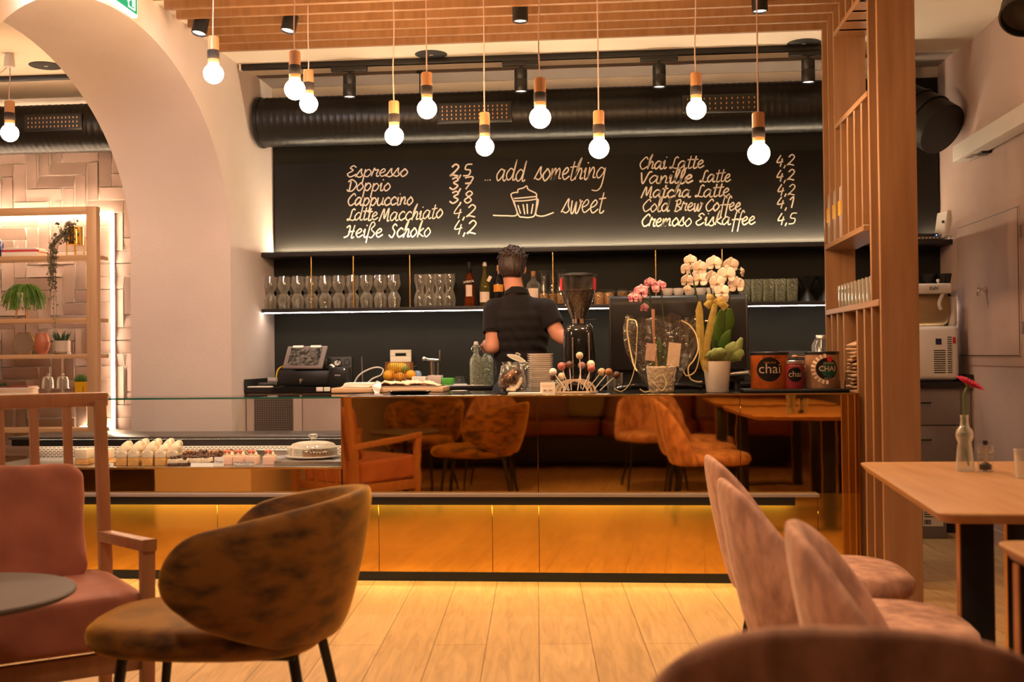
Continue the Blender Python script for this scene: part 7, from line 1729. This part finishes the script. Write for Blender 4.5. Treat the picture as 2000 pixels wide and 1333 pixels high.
solid(b.done('petals', 'gerbera', g_, smooth=60), .001); B().ball(base @ Vector((0, 0, .004)), .012, 12, (1, 1, .5), q_).done('flower_eye', 'choc', g_); B().lathe([(0, -.012), (.008, -.010), (.014, 0), (0, .002)], hd, 16, nrm).done('calyx', 'leaf_dark', g_)
p = at(1925, 921, Z=.75); sc_ = p.y / FPX
t = thing('pepper_mill', 'small clear acrylic pepper mill beside the bottle vase', 'pepper mill', (p.x, p.y, .75))
h = at(1925, 868, Y=p.y).z - .75
B().lathe([(0, 0), (15 * sc_, 0), (15 * sc_, .004), (13.5 * sc_, h * .2), (13.5 * sc_, h * .52), (0, h * .52)], (p.x, p.y, .751), 28).done('mill_base', 'thin', t)
B().lathe([(0, h * .54), (15.5 * sc_, h * .54), (15.5 * sc_, h * .64), (12.5 * sc_, h * .68), (15 * sc_, h * .78), (15 * sc_, h * .96), (0, h * .98)], (p.x, p.y, .751), 28).done('mill_head', 'thin', t)
B().cyl((p.x, p.y, .752), 4 * sc_, h * .95, 12).done('spindle', 'steel', t); B().cyl((p.x, p.y, .752 + h * .95), 4.5 * sc_, h * .16, 12).done('mill_knob', 'black', t)
B().lathe([(0, .004), (11 * sc_, .004), (11 * sc_, h * .22), (4 * sc_, h * .30), (0, h * .30)], (p.x, p.y, .752), 20).done('peppercorns', 'beans', t)
p = at(2003, 935, Z=.75); single(B().lathe([(0, 0), (.026, 0), (.029, .003), (.034, .09), (.0325, .09), (.0275, .006), (0, .006)], (p.x, p.y, .7505), 28), 'drinking_glass', 'glass', 'drinking glass on the oak table cut by the right picture edge', 'glass', base=(p.x, p.y, .7505))

# leather bench behind the camera, seen in the bronze panels
t = thing('leather_bench', 'long red brown leather bench reflected in the bronze counter panels', 'bench', (-.2, -.5, 0))
for i in range(4):
    x = -2.1 + .98 * i; pillow(B(), (x + .48, -.30, .40), (.97, .70, .17), (0, 0, 0), .25, .004, i).done('seat_cushion', 'leather', t, smooth=80)
    pillow(B(), (x + .48, -.68, .66), (.97, .18, .48), (.14, 0, 0), .28, .005, i + 9).done('back_cushion', 'leather', t, smooth=80)
B().box(-2.1, 1.82, -.66, .0, .06, .33, .004).done('bench_base', 'black_matt', t); B().box(-2.1, 1.82, -.80, -.70, .06, .86, .004).done('back_panel', 'black_matt', t)
pl = pillow(B(), (-.30, -.43, .68), (.40, .13, .40), (.25, 0, .1), .5, .008, 30); single(pl, 'throw_pillow', mat('olive cushion', (.22, .19, .09), .8), 'olive cushion on the leather bench, reflected in the counter', 'cushion', smooth=80, base=(-.3, -.5, .68))
pl = pillow(B(), (-1.35, -.43, .68), (.40, .13, .40), (.25, 0, -.1), .5, .008, 31); single(pl, 'throw_pillow', 'pink_velvet', 'pink cushion on the leather bench, reflected in the counter', 'cushion', smooth=80, base=(-1.35, -.5, .68))

# ------------------------------------------------------------------ right wall
ye = at(1864, 300, X=X1 - .10).y
t = thing('projection_screen', 'white rolled projection screen case on the right wall', 'screen case', (X1 - .06, ye - 1.3, 2.4))
zt_, zb_ = at(1864, 286, X=X1 - .10).z, at(1864, 318, X=X1 - .10).z
B().box(X1 - .112, X1 - .018, ye - 2.9, ye, zb_, zt_, .004).done('screen_case', 'white', t)
for y in (ye - .35, ye - 2.4): B().box(X1 - .06, X1 - .001, y - .05, y + .05, zb_ - .012, zb_ + .05, .003).done('wall_bracket', 'black', t)
B().box(X1 - .085, X1 - .045, ye - .30, ye - .16, zb_ - .002, zb_ + .001).done('type_label', 'grey', t)
p = at(2003, 18, Y=5.0)
t = thing('ceiling_floodlight', 'big black round ceiling spotlight in the top right corner', 'spotlight', (p.x, 5.0, ZC))
ax = Vector((-.35, -.55, -.75)).normalized(); r_ = 44 * 5.0 / FPX
B().lathe([(0, -.12), (r_ * .7, -.12), (r_ * .9, -.09), (r_, .03), (r_, .06), (r_ * .92, .062), (r_ * .88, .03), (r_ * .7, .02), (0, .02)], p, 40, ax).done('lamp_body', 'black', t)
for k in range(3): B().tube([p + ax * (-.07 + .03 * k) + Vector((0, 0, 0)), p + ax * (-.064 + .03 * k)], r_ * (.98 + .04 * k / 3), 36).done('cooling_ring', 'black', t)
B().cyl((p.x + .02, 5.04, p.z + .05), .012, ZC - p.z - .05, 12).done('stem', 'black', t)
x0, x1 = at(1796, 1020, Y=7.15).x, at(1848, 1020, Y=7.15).x
t = thing('carton', 'grey carton with a barcode label on the floor before the drawer unit', 'carton', ((x0 + x1) / 2, 7.22, 0))
B().box(x0 - .14, x1, 7.14, 7.33, .0, at(1820, 988, Y=7.14).z, .004).done('box_body', mat('grey carton', (.22, .19, .18), .8), t)
zl, zh = at(1820, 1029, Y=7.13).z, at(1820, 992, Y=7.13).z; xa_, xb_ = at(1803, 1010, Y=7.13).x, at(1843, 1010, Y=7.13).x
B().box(xa_, xb_, 7.1375, 7.1395, zl, zh).done('box_label', 'paper', t)
b = B(); q = random.Random(2); x = xa_ + .008
while x < xa_ + .05: w_ = q.choice((.0012, .002, .003)); b.box(x, x + w_, 7.136, 7.1375, zl + .012, zl + .04); x += w_ + q.choice((.0014, .002))
for k in range(4): b.box(xa_ + .008, xb_ - .012, 7.136, 7.1375, zh - .018 - .014 * k, zh - .013 - .014 * k)
b.done('barcode_print', 'black', t)
